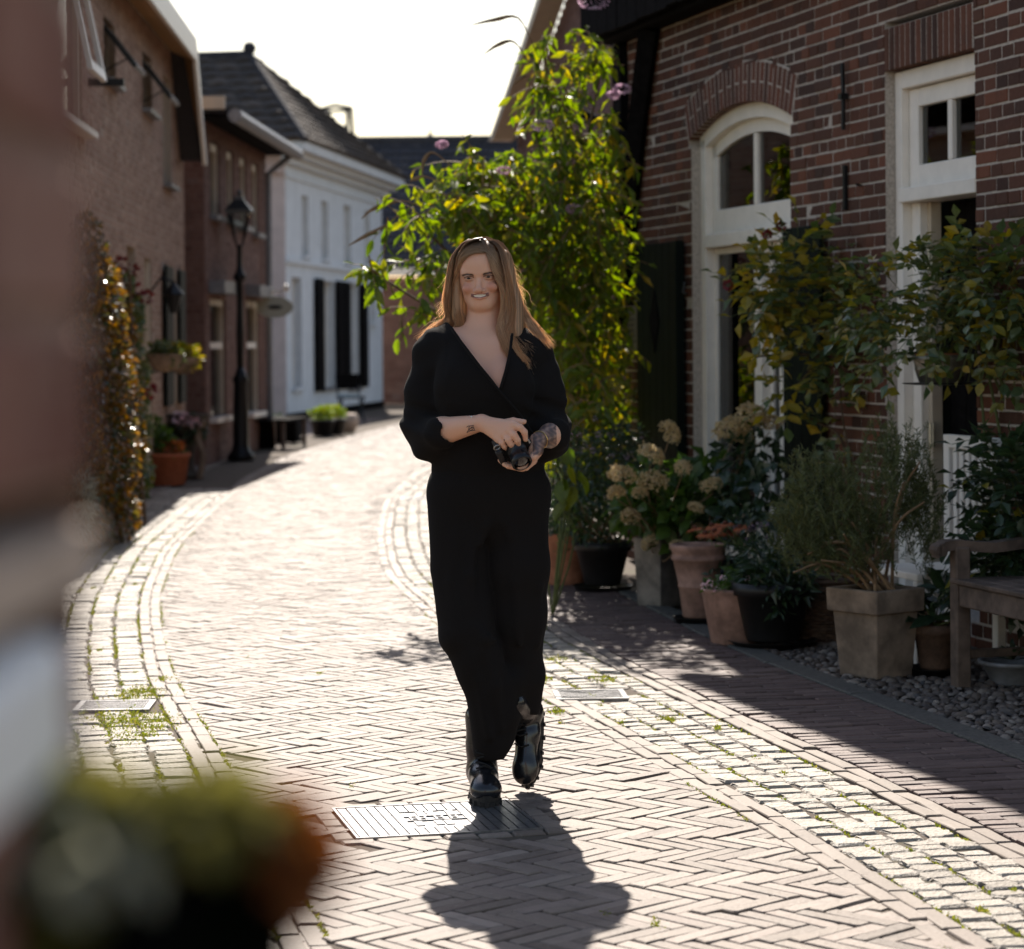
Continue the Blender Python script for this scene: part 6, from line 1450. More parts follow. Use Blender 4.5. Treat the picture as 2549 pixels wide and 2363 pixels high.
def headmesh(seed):
    rs = np.random.RandomState(seed); n = 210; q = rs.normal(0, 1, (n, 3)); q /= np.linalg.norm(q, axis=1)[:, None]; q[:, 2] = np.where(q[:, 2] < -.5, -q[:, 2], q[:, 2]); r = 1 + rs.normal(0, .10, n); P = q * r[:, None] * [1, 1, .85]; P[:, 2] += .15 * (1 - np.abs(q[:, 2])); P4 = np.repeat(P, 3, 0); D = rs.normal(0, .7, (n * 3, 3)) + np.repeat(q, 3, 0) * .5; D /= np.linalg.norm(D, axis=1)[:, None]
    V = leafverts(P4, D, np.repeat(q, 3, 0) + .1, rs.uniform(.17, .30, n * 3), rs.uniform(.07, .12, n * 3)).reshape(-1, 3); return fastmesh("flower_head", V, rep(_LF, n * 3, 5), np.repeat(rs.rand(n * 3), 5), L_petal, False)
HEADS = [headmesh(k) for k in range(4)]
def heads(root, lst, Z, base, zvar=.1):
    for i, (x, y, r_) in enumerate(lst):
        z_ = Z + R1.normal(0, zvar); c = AT(x * 1.279, y * 1.279, z_); o = bpy.data.objects.new("flower_head", HEADS[i % 4]); COL.objects.link(o); o.parent = root; o.location = local(root, c); rr = r_ * 1.279 / FPX * z_ * 1.02; o.scale = (rr, rr, rr * R1.uniform(.8, .95)); o.rotation_euler = (R1.normal(0, .4), R1.normal(0, .4), R1.uniform(0, 6.3))
        a = np.array(base) + R1.normal(0, .03, 3); stems(root, [a], [c - [0, 0, rr * .6]], .0045, HD, R1, "flower_stem", .08, True, 8)
heads(hyd, [(1302, 842, 21), (1266, 887, 23), (1209, 929, 25), (1199, 961, 16), (1271, 941, 26), (1329, 912, 15), (1227, 1007, 17), (1267, 1057, 17), (1355, 990, 15), (1388, 947, 21), (1316, 1062, 12), (1359, 1035, 15), (1245, 960, 14)], b[1] - .30, b + [0, 0, .3])
cloud(hyd, [(1650, 1230, b[1], 110, 70, .25), (1590, 1270, b[1], 70, 60, .2), (1720, 1260, b[1] - .1, 90, 80, .25), (1680, 1330, b[1], 80, 40, .2), (1640, 1180, b[1], 70, 40, .2), (1740, 1180, b[1], 60, 50, .2)], 620, (.07, .12), .34, L_hyd, R1, .35, .7, 150, U_hyd)
bk_ = G(1730, 1520); bk_[1] += .55; square_planter("dark_planter", bk_ + [.02, 0, 0], HR.a + R(12), .24, .30, .38, M_potblack, "dark square planter half hidden behind the tall terracotta pot")
# tall ribbed terracotta pot with coneflowers and hydrangea
b = G(1745, 1560); b[1] += .16; pt = b.copy()
pot("tall_terracotta_pot", b, "tall pale terracotta pot with a rolled rim and a band, on a dark saucer", [(.075, .03), (.08, .04), (.098, .18), (.103, .184), (.103, .192), (.100, .196), (.125, .315), (.134, .32), (.137, .328), (.133, .34), (.126, .345), (.132, .36), (.143, .38), (.143, .395), (.13, .40), (.12, .39), (.11, .37)], M_terra_old, saucer=.13)
h2 = plantroot("tall_hydrangea", (b[0] + .1, b[1] + .55, 0), "tall hydrangea with greenish cream heads in front of the window frame", "hydrangea")
heads(h2, [(1426, 838, 31), (1464, 808, 26), (1498, 828, 22), (1445, 855, 22), (1478, 905, 10)], b[1] + .5, (b[0] + .1, b[1] + .55, .3), .05)
cloud(h2, [(1830, 1150, b[1] + .5, 45, 70, .15), (1900, 1130, b[1] + .5, 50, 70, .15), (1880, 1230, b[1] + .4, 100, 70, .25), (1820, 1290, b[1] + .4, 80, 60, .25)], 420, (.06, .10), .28, L_dark, R1, .3, .6, 80, U_dark)
pot("hidden_pot", (b[0] + .1, b[1] + .55, 0), "dark flowerpot behind the coneflowers holding the tall hydrangea", prof_taper(.11, .16, .28), M_potblack)
cf = plantroot("coneflower", b + [.12, -.1, .47], "orange coneflowers on tall stems above the terracotta pots", "flower")
def daisy(root, c, r, mat, n=17, tiltv=None):
    M = Matrix.Translation(Vector(local(root, c))) @ (tiltv or Matrix.Rotation(R1.normal(0, .25), 4, 'X') @ Matrix.Rotation(R1.normal(0, .25), 4, 'Y')); ang = np.linspace(0, 2 * math.pi, n, endpoint=False); D = np.stack([np.cos(ang), np.sin(ang), np.full(n, -.28)], -1); D = D @ np.array(M.to_3x3()).T
    P = np.array(M.translation) + D * r * .22; e = leafobj("flower", P, D, r, r * .15, mat, root, np.tile(np.array(M.to_3x3()) @ [0, 0, 1], (n, 1)) + .01, R1); mb = MB(); mb.ball(np.array(M.translation) + [0, 0, r * .05], (r * .3, r * .3, r * .25), 8, 6); mb.build("flower_centre", plain("cone", (.10, .03, .015), .8) if "cone" not in MATS else MATS["cone"], e)
for x, y in ((1352, 1027), (1385, 1022), (1390, 1033), (1412, 1018), (1440, 1025), (1418, 1036), (1372, 1038)):
    c = AT(x * 1.279, y * 1.279, b[1] - .1 + R1.normal(0, .05)); daisy(cf, c, .045, L_orange); stems(cf, [b + [.14 + R1.normal(0, .04), -.12, .4]], [c - [0, 0, .01]], .0035, M_stem, R1, "flower_stem", .02, True, 6)
vb = plantroot("verbena", b + [.3, .0, .3], "mauve-flowered verbena on thin stems between the coneflowers and the rosemary", "flower")
for x, y in ((1432, 1035), (1450, 1030), (1462, 1025), (1475, 1022), (1490, 1020), (1455, 1045), (1470, 1060), (1445, 1075), (1480, 1050)):
    c = AT(x * 1.279 + R1.normal(0, 8), y * 1.279 + R1.normal(0, 6), b[1] + R1.normal(0, .1)); m = 26; q_ = R1.normal(0, 1, (m, 3)); q_ /= np.linalg.norm(q_, axis=1)[:, None]; leafobj("flower", local(vb, c + q_ * .014 * [1.3, 1.3, .7]), q_, .011, .005, L_mauve, vb, None, R1); stems(vb, [b + [.3 + R1.normal(0, .05), 0, .25]], [c], .0022, M_stem, R1, "flower_stem", .0, True, 6)
cloud(vb, [(1850, 1400, b[1], 70, 60, .15), (1800, 1440, b[1] - .1, 50, 50, .15), (1860, 1330, b[1], 60, 60, .15)], 420, (.03, .055), .22, L_dark, R1, .2, .6)
# small dark pot, round terracotta pot, black pot, basket
b2 = G(1795, 1550); b2[1] += .13; pot("small_dark_pot", b2, "narrow dark pot squeezed behind the round terracotta pot", prof_taper(.07, .085, .25, .03), M_potblack)
b = G(1836, 1612); b[1] += .15; pot("round_terracotta_pot", b, "mottled terracotta pot with small pink flowers trailing over its rim", [(.105, .0), (.112, .01), (.152, .235), (.158, .25), (.158, .262), (.148, .265), (.135, .25), (.125, .22)], M_terra_old)
q = plantroot("trailing_flowers", b + [0, 0, .25], "low trailing plant with tiny pale flowers in the round terracotta pot", "flower")
cloud(q, [(1800, 1455, b[1] - .05, 50, 14, .08), (1850, 1440, b[1], 50, 30, .1), (1870, 1470, b[1] - .1, 30, 16, .06)], 300, (.03, .05), .25, L_hyd, R1, .2, .6)
for x, y in ((1768, 1452), (1785, 1468), (1840, 1462), (1842, 1492), (1800, 1440), (1862, 1440), (1752, 1460)):
    c = AT(x, y, b[1] - .12); q_ = R1.normal(0, 1, (22, 3)); q_ /= np.linalg.norm(q_, axis=1)[:, None]; leafobj("flower", local(q, c + q_ * .010), q_, .010, .005, L_pink, q, None, R1)
P = [AT(1770, 1480, b[1] - .16), AT(1800, 1475, b[1] - .17), AT(1845, 1500, b[1] - .16), AT(1850, 1540, b[1] - .16)]; stems(q, [b + [0, -.1, .26]] * 4, P, .003, M_stem, R1, "trailing_stem", .15, True)
b = G(1935, 1622); b[1] += .20; pot("black_pot", b, "black flowerpot on a black saucer beside the wicker basket", prof_taper(.125, .180, .27, .06, .012, .03), M_potblack, saucer=.205)
q = plantroot("green_herb", b + [0, 0, .28], "dark green leafy herb filling the black flowerpot", "plant")
cloud(q, [(1930, 1440, b[1], 90, 50, .2), (1900, 1390, b[1], 60, 50, .15), (1960, 1470, b[1] - .1, 60, 25, .12), (1940, 1510, b[1] - .17, 14, 20, .03)], 620, (.05, .10), .16, L_dark, R1, .1, .7, 60, _unit_leaf(L_dark, .16))
b = G(2060, 1606); b[1] += .20; bas = empty("wicker_basket", tuple(b), 0, "round wicker basket between the black pot and the big stone planter", "basket")
for k in range(19):
    z = .012 + k * .0145; r = .165 + .025 * (k / 18); t = np.linspace(0, 2 * math.pi, 49); mb = MB(); mb.tube(np.stack([(r + .006 * np.sin(t * 12 + math.pi * (k % 2))) * np.cos(t), (r + .006 * np.sin(t * 12 + math.pi * (k % 2))) * np.sin(t), np.full(49, z) + R1.normal(0, .0012, 49)], -1), .0075, 5); mb.build("wicker_strand", M_wicker, bas)
mb = MB()
for t in np.linspace(0, 2 * math.pi, 24, endpoint=False): mb = MB(); mb.tube([(.165 * math.cos(t), .165 * math.sin(t), 0), (.19 * math.cos(t), .19 * math.sin(t), .285)], .006, 4); mb.build("stake", M_wicker, bas)
mb = MB(); t = np.linspace(0, 2 * math.pi, 40); mb.tube(np.stack([.194 * np.cos(t), .194 * np.sin(t), np.full(40, .29)], -1), .013, 6); mb.build("basket_rim", M_wicker, bas)
mb = MB(); mb.tube(bez([(.19, -.05, .25), (.235, -.06, .27), (.235, .02, .27), (.2, .05, .25)], 10), .012, 6); mb.build("handle", M_wicker, bas)
mb = MB(); mb.lathe([(.16, .0), (.175, .25), (.02, .26)], 20); mb.build("liner", M_soil, bas)
# ---- big stone planter and rosemary
bst = G(2195, 1695); bst[1] += .16; square_planter("stone_planter", bst, R(-52), .215, .255, .375, M_concrete, "big square weathered stone planter with a thick rim standing on the pebbles", .018, .10)
ro = plantroot("rosemary", bst + [0, 0, .36], "large sprawling rosemary bush growing out of the stone planter", "bush")
RB = [(2080, 1290, 10.3, 130, 110, .25), (2180, 1230, 10.3, 130, 110, .25), (2000, 1340, 10.3, 90, 80, .2), (2260, 1180, 10.4, 60, 120, .2), (2300, 1300, 10.4, 50, 120, .18), (2110, 1380, 10.2, 110, 60, .2), (1960, 1270, 10.4, 50, 60, .15), (2190, 1100, 10.4, 50, 40, .12), (2030, 1180, 10.4, 70, 60, .2)]
n = 640; P, nr = blobpts(RB, n, R1, .15); A = np.array([bst + [R1.uniform(-.1, .1), R1.uniform(-.1, .1), .36] for _ in range(n)])
D0 = (P - A); D0 /= np.linalg.norm(D0, axis=1)[:, None]; D0 = D0 * .6 + R1.normal(0, .35, (n, 3)) + [0, 0, .5]; D0 /= np.linalg.norm(D0, axis=1)[:, None]; NP, ND = [], []; mb = MB()
for i in range(n):
    l = R1.uniform(.09, .17); mb.tube(local(ro, [P[i] - D0[i] * l * .5, P[i] + D0[i] * l * .5]), .0015, 3, cap=False); k = 36; u = R1.rand(k); az = R1.rand(k) * 6.28; side = np.cross(D0[i], [0, 0, 1]); side /= np.linalg.norm(side) + 1e-6; up = np.cross(side, D0[i]); dd = side * np.cos(az)[:, None] + up * np.sin(az)[:, None]
    NP.append(P[i] + D0[i] * ((u - .5) * l)[:, None]); ND.append(dd * .75 + D0[i] * .7)
NP, ND = np.concatenate(NP), np.concatenate(ND); leafobj("needles", local(ro, NP), ND, R1.uniform(.018, .036, len(NP)), .0024, L_rosm, ro, None, R1, kind='stuff'); mb.build("twigs", M_stem, ro, kind='stuff')
tg = [AT(x, y, 10.15 + R1.normal(0, .06)) for x, y in ((1990, 1400), (2010, 1380), (2030, 1420), (2050, 1350), (2060, 1400), (2080, 1370), (2100, 1330), (2120, 1300), (2160, 1280), (2200, 1250), (2250, 1200), (2290, 1150), (1975, 1425), (2045, 1395), (2300, 1250))]
stems(ro, [bst + [R1.uniform(-.06, .1), R1.uniform(-.1, .1), .36] for _ in tg], tg, .008, M_twig, R1, "woody_stem", .16, True, 10)
# small brown pot with a leafy plant, beside the bench leg
b = G(2345, 1690); b[1] += .14; pot("small_brown_pot", b, "small brown flowerpot on a dark saucer beside the bench leg", prof_taper(.07, .095, .19, .045, .006, .025), plain("brown_clay", (.12, .07, .045), .8, var=.3), saucer=.12)
q = plantroot("strap_leaved_plant", b + [0, 0, .2], "plant with long drooping dark leaves in the small brown pot", "plant")
P = np.array([b + [R1.normal(0, .03), R1.normal(0, .03), .22 + R1.uniform(0, .16)] for _ in range(34)]); D = R1.normal(0, 1, (34, 3)); D[:, 2] = R1.uniform(-.5, .6, 34); leafparts(local(q, P), D, R1.uniform(.12, .2, 34), _unit_leaf(L_dark, .17), q, R1)
stems(q, [b + [0, 0, .2]] * 8, P[:8] + D[:8] * .05, .004, M_stem, R1)
b = G(2535, 1712); b[1] += .1; pot("low_bowl", b, "low grey bowl under the bench at the right edge", prof_taper(.09, .13, .10, .02), M_grey)
q = plantroot("succulent", b + [0, 0, .1], "small spiky plant in the low grey bowl", "plant"); P = np.tile(b + [0, 0, .1], (16, 1)); D = R1.normal(0, 1, (16, 3)); D[:, 2] = np.abs(D[:, 2]) + .3; leafparts(local(q, P), D, R1.uniform(.06, .1, 16), _unit_leaf(L_dark, .14), q, R1)

# ---- climbing roses on the house
Ux = [U_rose, U_roseY]
def sprays(root, blobs, n, L, rs, mats, frac, nparts, lmeshes):
    """rose leaves set in groups of five along thin shoots"""
    P, nr = blobpts(blobs, n, rs, .15); LPs, LDs, LN = [], [], []; mb = MB()
    for i in range(n):
        d = nr[i] * .7 + rs.normal(0, .4, 3) + [0, -.25, .0]; d /= np.linalg.norm(d); l = L * rs.uniform(2.0, 2.9); side = np.cross(d, [0, 0, 1]); side /= np.linalg.norm(side) + 1e-6; up = np.cross(side, d); pts = [P[i] + d * l * t + np.array([0, 0, -.25 * l * t * t]) for t in np.linspace(0, 1, 4)]; mb.tube(local(root, pts), .0018, 3, cap=False)
        for (t, s_) in ((.35, 1), (.35, -1), (.7, 1), (.7, -1), (1.0, 0)):
            p = P[i] + d * l * t + np.array([0, 0, -.25 * l * t * t]); dd = d * .55 + side * s_ * .9 + rs.normal(0, .18, 3) + [0, 0, -.15]; LPs.append(p); LDs.append(dd / np.linalg.norm(dd)); LN.append(up + rs.normal(0, .35, 3))
    LPs, LDs, LN = np.array(LPs), np.array(LDs), np.array(LN); m = len(LPs); Ls = rs.uniform(.75, 1.2, m) * L; y = rs.rand(m) < frac(LPs); o = np.argsort(LPs[:, 1] + rs.rand(m) * .1); sel = np.zeros(m, bool); sel[o[:nparts]] = True
    for k, mk in enumerate((~y, y)):
        a = mk & sel; leafparts(local(root, LPs[a]), LDs[a], Ls[a], lmeshes[k], root, rs, LN[a]); a = mk & ~sel; leafobj(("foliage", "yellow_foliage")[k], local(root, LPs[a]), LDs[a], Ls[a], Ls[a] * .32, mats[k], root, LN[a], rs, kind='stuff')
    mb.build("shoots", M_stem, root, kind='stuff')
W1_ = 12.35
r1 = plantroot("climbing_rose", tuple(HR.w(-1.42, -.12, 0)), "climbing rose with yellowing leaves trained between the window and the doorway", "climbing rose")
B1 = [(1990, 640, W1_, 80, 60, .2), (1940, 700, W1_, 80, 60, .2, 1.2), (2080, 620, W1_, 50, 45, .15), (2010, 740, W1_, 100, 50, .2, 1.2), (1890, 740, W1_, 40, 45, .12), (2060, 830, W1_ - .1, 90, 45, .18), (1990, 850, W1_, 50, 30, .12), (1960, 960, W1_ - .1, 30, 30, .1), (2090, 900, W1_ - .1, 60, 40, .14), (2100, 990, W1_, 25, 20, .08), (2080, 1060, W1_, 35, 25, .08), (2050, 1130, W1_, 30, 25, .08), (2030, 1190, W1_, 20, 18, .06), (1905, 900, W1_, 30, 12, .05), (2130, 780, W1_ - .1, 60, 60, .15)]
sprays(r1, B1, 215, .078, R1, (L_rose, L_roseY), lambda P: .30 + .25 * (proj(P)[0] < 2010), 280, Ux)
def cane(root, pts, Z, r0=.009, r1_=.004, mat=M_bark, name="cane"):
    P = [AT(x, y, z_) for (x, y), z_ in zip(pts, np.broadcast_to(Z, (len(pts),)))]; P[0][2] = max(P[0][2], .0); mb = MB(); p = bez(local(root, P), 14); mb.tube(p, np.linspace(r0, r1_, len(p)), 6); mb.build(name, mat, root)
for pts_ in (((2135, 1480), (2120, 1300), (2115, 1150), (2095, 1020), (2090, 900)), ((2100, 1480), (2115, 1260), (2150, 1130), (2160, 1010), (2165, 880), (2150, 780)), ((2115, 1150), (2085, 1080), (2030, 1050), (1985, 1020)), ((2090, 900), (2050, 820), (1990, 760), (1930, 680)), ((2090, 920), (2040, 890), (1960, 880), (1880, 890)), ((2150, 780), (2120, 700), (2080, 630)), ((2050, 870), (2010, 930), (1975, 970)), ((2120, 1300), (2060, 1200), (2035, 1140))): cane(r1, pts_, W1_)
for x, y in ((1945, 562), (1910, 585), (1813, 710)):
    c = AT(x, y, W1_ - .15); q_ = R1.normal(0, 1, (26, 3)); q_ /= np.linalg.norm(q_, axis=1)[:, None]; leafobj("rose_flower", local(r1, c + q_ * .012), q_, .022, .011, L_red, r1, None, R1)
W2_ = 10.75
r2 = plantroot("climbing_rose", tuple(HR.w(.25, -.12, 0)), "dark glossy climbing rose arching across the doorway at the right edge", "climbing rose")
B2 = [(2250, 740, W2_ + .2, 100, 60, .2, 1.2), (2370, 700, W2_, 110, 70, .2, 1.2), (2500, 700, W2_ - .2, 90, 80, .2, 1.2), (2310, 820, W2_, 110, 45, .18), (2480, 800, W2_ - .1, 90, 80, .2), (2180, 790, W2_ + .3, 50, 50, .15), (2200, 880, W2_ + .3, 40, 40, .12), (2470, 620, W2_ - .1, 35, 30, .1), (2400, 640, W2_, 60, 40, .12), (2240, 650, W2_ + .2, 50, 25, .1), (2540, 900, W2_ - .2, 50, 60, .15)]
sprays(r2, B2, 300, .068, R1, (L_rose, L_roseY), lambda P: .13 + 0 * P[:, 0], 290, Ux)
for pts_ in (((2530, 1480), (2510, 1300), (2500, 1150), (2470, 980), (2440, 850), (2400, 760)), ((2480, 1480), (2475, 1320), (2500, 1100), (2540, 920), (2530, 780)), ((2460, 1480), (2440, 1250), (2450, 1080), (2440, 930), (2460, 800)), ((2510, 1000), (2480, 900), (2500, 800), (2520, 700)), ((2440, 850), (2350, 760), (2250, 730), (2180, 770)), ((2400, 760), (2330, 690), (2290, 615), (2265, 600)), ((2550, 1300), (2530, 1100), (2480, 950), (2430, 880))): cane(r2, pts_, W2_, .010, .004, M_stem)
r3 = plantroot("dark_rose_bush", tuple(HR.w(.5, -.3, 0)), "dark-leaved rose growing behind the bench in front of the slatted chair", "bush")
sprays(r3, [(2500, 1120, 10.4, 40, 40, .1), (2500, 1200, 10.3, 50, 60, .15), (2520, 1230, 10.2, 60, 90, .15), (2470, 1300, 10.3, 40, 50, .12), (2520, 1360, 10.2, 60, 60, .15), (2400, 1360, 10.3, 50, 50, .12), (2480, 1420, 10.2, 70, 50, .12)], 190, .07, R1, (L_dark, L_roseY), lambda P: .03 + 0 * P[:, 0], 200, (U_dark, U_roseY))
for pts_ in (((2500, 1500), (2490, 1300), (2470, 1200), (2440, 1150)), ((2530, 1500), (2535, 1300), (2520, 1200))): cane(r3, pts_, 10.35, .007, .003, M_stem)

# ---- hanging zinc tub
c = AT(2343, 952, 10.95); tb = empty("hanging_tub", tuple(c), 0, "oval zinc tub hanging on a chain in front of the doorway", "planter")
mb = MB(); mb.lathe([(.098, .0), (.102, .003), (.118, .055), (.121, .058), (.119, .062), (.122, .085), (.128, .10), (.132, .122), (.126, .124), (.12, .10)], 28, sx=1.0, sy=.8); mb.build("tub_body", M_zinc, tb, True)
mb = MB(); mb.lathe([(.12, -.012), (.175, -.006), (.178, -.001), (.12, -.004)], 28, sy=.7); mb.build("tray", M_iron, tb)
mb = MB(); mb.lathe([(.115, .11), (.12, .132), (.10, .13), (.01, .128)], 20, sy=.8); mb.build("inner_pot", M_terra, tb)
mb = MB()
for k in range(10):
    t = np.linspace(0, 2 * math.pi, 9); a_ = math.pi / 2 * (k % 2); z0 = .0 + k * .022; mb.tube(np.stack([.007 * np.cos(t) * math.cos(a_) - .03, -.107 + .007 * np.cos(t) * math.sin(a_), z0 + .014 * np.sin(t)], -1), .0018, 4)
mb.build("chain", M_iron, tb, kind='stuff')
q = plantroot("tub_plant", c + [0, 0, .12], "small dark plant growing in the hanging zinc tub", "plant"); cloud(q, [(2310, 872, 10.95, 50, 14, .06), (2370, 868, 10.95, 30, 14, .06)], 220, (.015, .03), .3, L_dark, R1, 0, .6)

# ---- white slatted chair in the doorway
cf0 = HR.hit(2357, 1081, -.12); cf1 = HR.hit(2445, 1081, -.12); xw = cf1[0] - cf0[0]
ch = empty("slatted_chair", tuple(HR.w(cf0[0], -.12, 0)), HR.a, "white slatted garden chair standing in the dark doorway", "chair"); zt = cf0[1]
bar("back_post", (0, -.02, .0), (.055, .02, zt), M_white, ch); bar("back_post", (xw + .12, -.02, .0), (xw + .175, .02, zt), M_white, ch); bar("top_rail", (.056, -.02, zt - .06), (xw + .119, .02, zt), M_white, ch); bar("lower_rail", (.056, -.02, .42), (xw + .119, .02, .47), M_white, ch)
x = .082
while x < xw + .1: bar("slat", (x, -.012, .471), (x + .036, .012, zt - .061), M_white, ch); x += .062
bar("seat", (0, -.40, .38), (xw + .175, -.021, .41), M_white, ch)
for xx in (0, xw + .13): bar("front_leg", (xx, -.40, 0), (xx + .04, -.36, .379), M_white, ch)

# ---- weathered bench
bl = G(2390, 1712); off = bl - HR.o; bx, by = float(np.dot(off, HR.x)), float(np.dot(off, HR.y))
bn = empty("wooden_bench", tuple(HR.w(bx, by, 0)), HR.a, "weathered wooden garden bench with curved armrest at the right edge", "bench")
bar("leg", (-.03, -.03, 0), (.035, .035, .575), M_oldwood, bn, .006); bar("leg", (-.03, .42, 0), (.035, .48, .88), M_oldwood, bn, .006); bar("leg", (1.35, -.03, 0), (1.41, .035, .575), M_oldwood, bn, .006); bar("leg", (1.35, .42, 0), (1.41, .48, .88), M_oldwood, bn, .006)
bar("front_rail", (.036, -.02, .335), (1.349, .012, .425), M_oldwood, bn, .006); bar("side_rail", (-.018, .036, .34), (.02, .419, .42), M_oldwood, bn, .006); bar("stretcher", (-.015, .036, .12), (.015, .419, .155), M_oldwood, bn, .004); bar("side_rail", (1.36, .036, .34), (1.40, .419, .42), M_oldwood, bn, .006)
for i in range(6): bar("seat_slat", (-.02, -.035 + i * .075, .427), (1.41, .033 + i * .075, .447), M_oldwood, bn, .004)
for k in (0, 1):
    mb = MB(); x0 = -.04 + k * 1.38; path = [(0, -.10, .562), (0, -.07, .588), (0, 0, .592), (0, .15, .578), (0, .35, .600), (0, .46, .612)]; pp = bez(path, 14)
    v = []; 
    for p in pp: v += [(x0 - .01, p[1], p[2] - .03), (x0 + .065, p[1], p[2] - .03), (x0 + .065, p[1], p[2] + .012), (x0 - .01, p[1], p[2] + .012)]
    f = [(0, 1, 2, 3), tuple(4 * (len(pp) - 1) + i for i in (3, 2, 1, 0))] + [(4 * i + j, 4 * i + 4 + j, 4 * i + 4 + (j + 1) % 4, 4 * i + (j + 1) % 4) for i in range(len(pp) - 1) for j in range(4)]
    mb.add(v, f); mb.tube([(x0 - .01, -.085, .565), (x0 + .065, -.085, .565)], .026, 10); mb.build("armrest", M_oldwood, bn)
bar("top_rail", (.036, .43, .81), (1.349, .47, .88), M_oldwood, bn, .006); bar("lower_rail", (.036, .43, .50), (1.349, .465, .55), M_oldwood, bn, .006)
x = .08
while x < 1.3: bar("back_slat", (x, .44, .551), (x + .045, .46, .809), M_oldwood, bn, .003); x += .085

# ---- left side: ivy, rose, pots, urn, lamp -----------------------------------------------------
iv = plantroot("ivy", (-3.0, 18.2, 0), "tall russet ivy with sunlit edges growing up the pale brick house on the left", "ivy")
IB = [(215, 640, 17.3, 40, 110, .5), (235, 780, 17.5, 60, 150, .8), (250, 950, 17.6, 70, 170, .9), (255, 1130, 17.6, 75, 170, .9), (262, 1280, 17.6, 72, 90, .8), (205, 900, 17.0, 60, 300, .6), (300, 880, 19.2, 30, 140, .4), (318, 1080, 19.2, 30, 170, .4), (322, 1240, 19.2, 26, 90, .3), (285, 760, 18.8, 28, 70, .3), (190, 1200, 16.6, 60, 200, .5)]
cloud(iv, IB, 9500, (.04, .07), .42, L_ivy, R1, .35, .8, 200, _unit_leaf(L_ivy, .42), shell=.55)
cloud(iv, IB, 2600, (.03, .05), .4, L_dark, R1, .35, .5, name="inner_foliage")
for k in range(5): mb = MB(); mb.tube(bez([(0 + k * .02, -1.0 + k * .5, 0), (-.02, -.9 + k * .5, 1.0), (.0, -1.0 + k * .45, 2.0)], 8), .015, 5); mb.build("stem", M_bark, iv)
r4 = plantroot("red_climbing_rose", (-3.35, 21.0, 0), "green climbing rose with a few dark red flowers on the pale brick house", "climbing rose")
cloud(r4, [(325, 790, 20.5, 26, 50, .2), (335, 850, 20.8, 22, 60, .2), (330, 760, 20.6, 20, 30, .15), (345, 950, 21, 24, 70, .2), (352, 1060, 21, 24, 70, .2), (350, 1180, 21, 26, 60, .2), (318, 700, 20.4, 16, 20, .1)], 1500, (.04, .07), .38, L_rose, R1, .3, .6, 60, U_rose)
for x, y in ((300, 655), (328, 670), (365, 740), (318, 695), (340, 722), (333, 830), (378, 975)):
    c = AT(x, y, 20.6); q_ = R1.normal(0, 1, (20, 3)); q_ /= np.linalg.norm(q_, axis=1)[:, None]; leafobj("rose_flower", local(r4, c + q_ * .03), q_, .05, .025, L_red, r4, None, R1)
stems(r4, [(-3.35, 21, 0)] * 3, [AT(330, 800, 20.8), AT(345, 900, 21), AT(320, 720, 20.5)], .012, M_bark, R1, "stem", 0, True)
# wall planters
for i, (x, y, lab, mt) in enumerate(((410, 905, "stone wall bowl with dull green plant, left one of two on the shutters", L_rose), (455, 912, "stone wall bowl with sunlit yellow-green flowers, right one of two on the shutters", L_yel))):
    p = H1.hit(x, y, -.32); c = H1.w(p[0], -.32, p[1]); e = pot("wall_bowl", c - [0, 0, .08], lab, [(.03, .0), (.09, .02), (.16, .09), (.18, .16), (.185, .17), (.16, .165), (.14, .14)], M_concrete, group=None); bar("bracket", (-.3, -.01, .02), (0, .01, .04), M_iron, e)
    q = plantroot("bowl_plant", c + [0, 0, .08], ("dull green trailing plant in the left wall bowl", "yellow-green trailing plant glowing in the right wall bowl")[i], "plant"); cloud(q, [(x, y - 30, c[1], 40, 26, .16), (x + 10, y - 15, c[1], 36, 20, .14)], 420, (.04, .08), .35, mt, R1, .1, .6)
lt = H1.hit(432, 750, -.25); e = empty("wall_lantern", tuple(H1.w(lt[0], -.25, lt[1] - .12)), H1.a, "black wall lantern between the shutters of the pale brick house", "lantern")
mb = MB(); mb.lathe([(.04, 0), (.09, .18), (.12, .19), (.02, .30), (.02, .33)], 6); mb.build("lantern_body", M_iron, e); mb = MB(); mb.tube([(0, 0, .31), (0, .12, .36), (0, .24, .2)], .012, 5); mb.build("bracket", M_iron, e)
b = G(408, 1210); b[1] += .2; pot("orange_terracotta_pot", b, "bright terracotta pot on the left pavement below the wall bowls", prof_taper(.19, .235, .33, .05, .01), plain("orange_clay", (.38, .11, .05), .8, var=.2))
q = plantroot("potted_geranium", b + [0, 0, .33], "leafy plant with brownish flowers in the bright terracotta pot", "plant"); cloud(q, [(400, 1110, b[1], 34, 40, .2), (420, 1130, b[1], 40, 22, .2), (385, 1085, b[1], 14, 50, .1)], 520, (.06, .10), .35, L_hyd, R1, .1, .6); cloud(q, [(410, 1115, b[1] - .1, 16, 12, .1), (440, 1112, b[1] - .1, 18, 14, .1)], 150, (.03, .05), .4, L_orange, R1, .1, .6, name="blossoms")
b = G(470, 1190); un = empty("garden_urn", tuple(b), 0, "dark stone urn on a curved stand overflowing with pale pink flowers", "urn")
mb = MB(); mb.lathe([(.16, 0), (.16, .05), (.07, .09), (.055, .25), (.08, .34), (.05, .38), (.11, .44), (.20, .56), (.22, .66), (.245, .68), (.22, .69), (.19, .64)], 16); mb.build("urn_body", plain("dark_stone", (.09, .075, .06), .8, var=.4), un, True)
mb = MB(); mb.tube(bez([(.13, -.12, .0), (.17, -.14, .25), (.11, -.12, .45), (.19, -.14, .62)], 12), .035, 7); mb.build("figure", M_concrete, un)
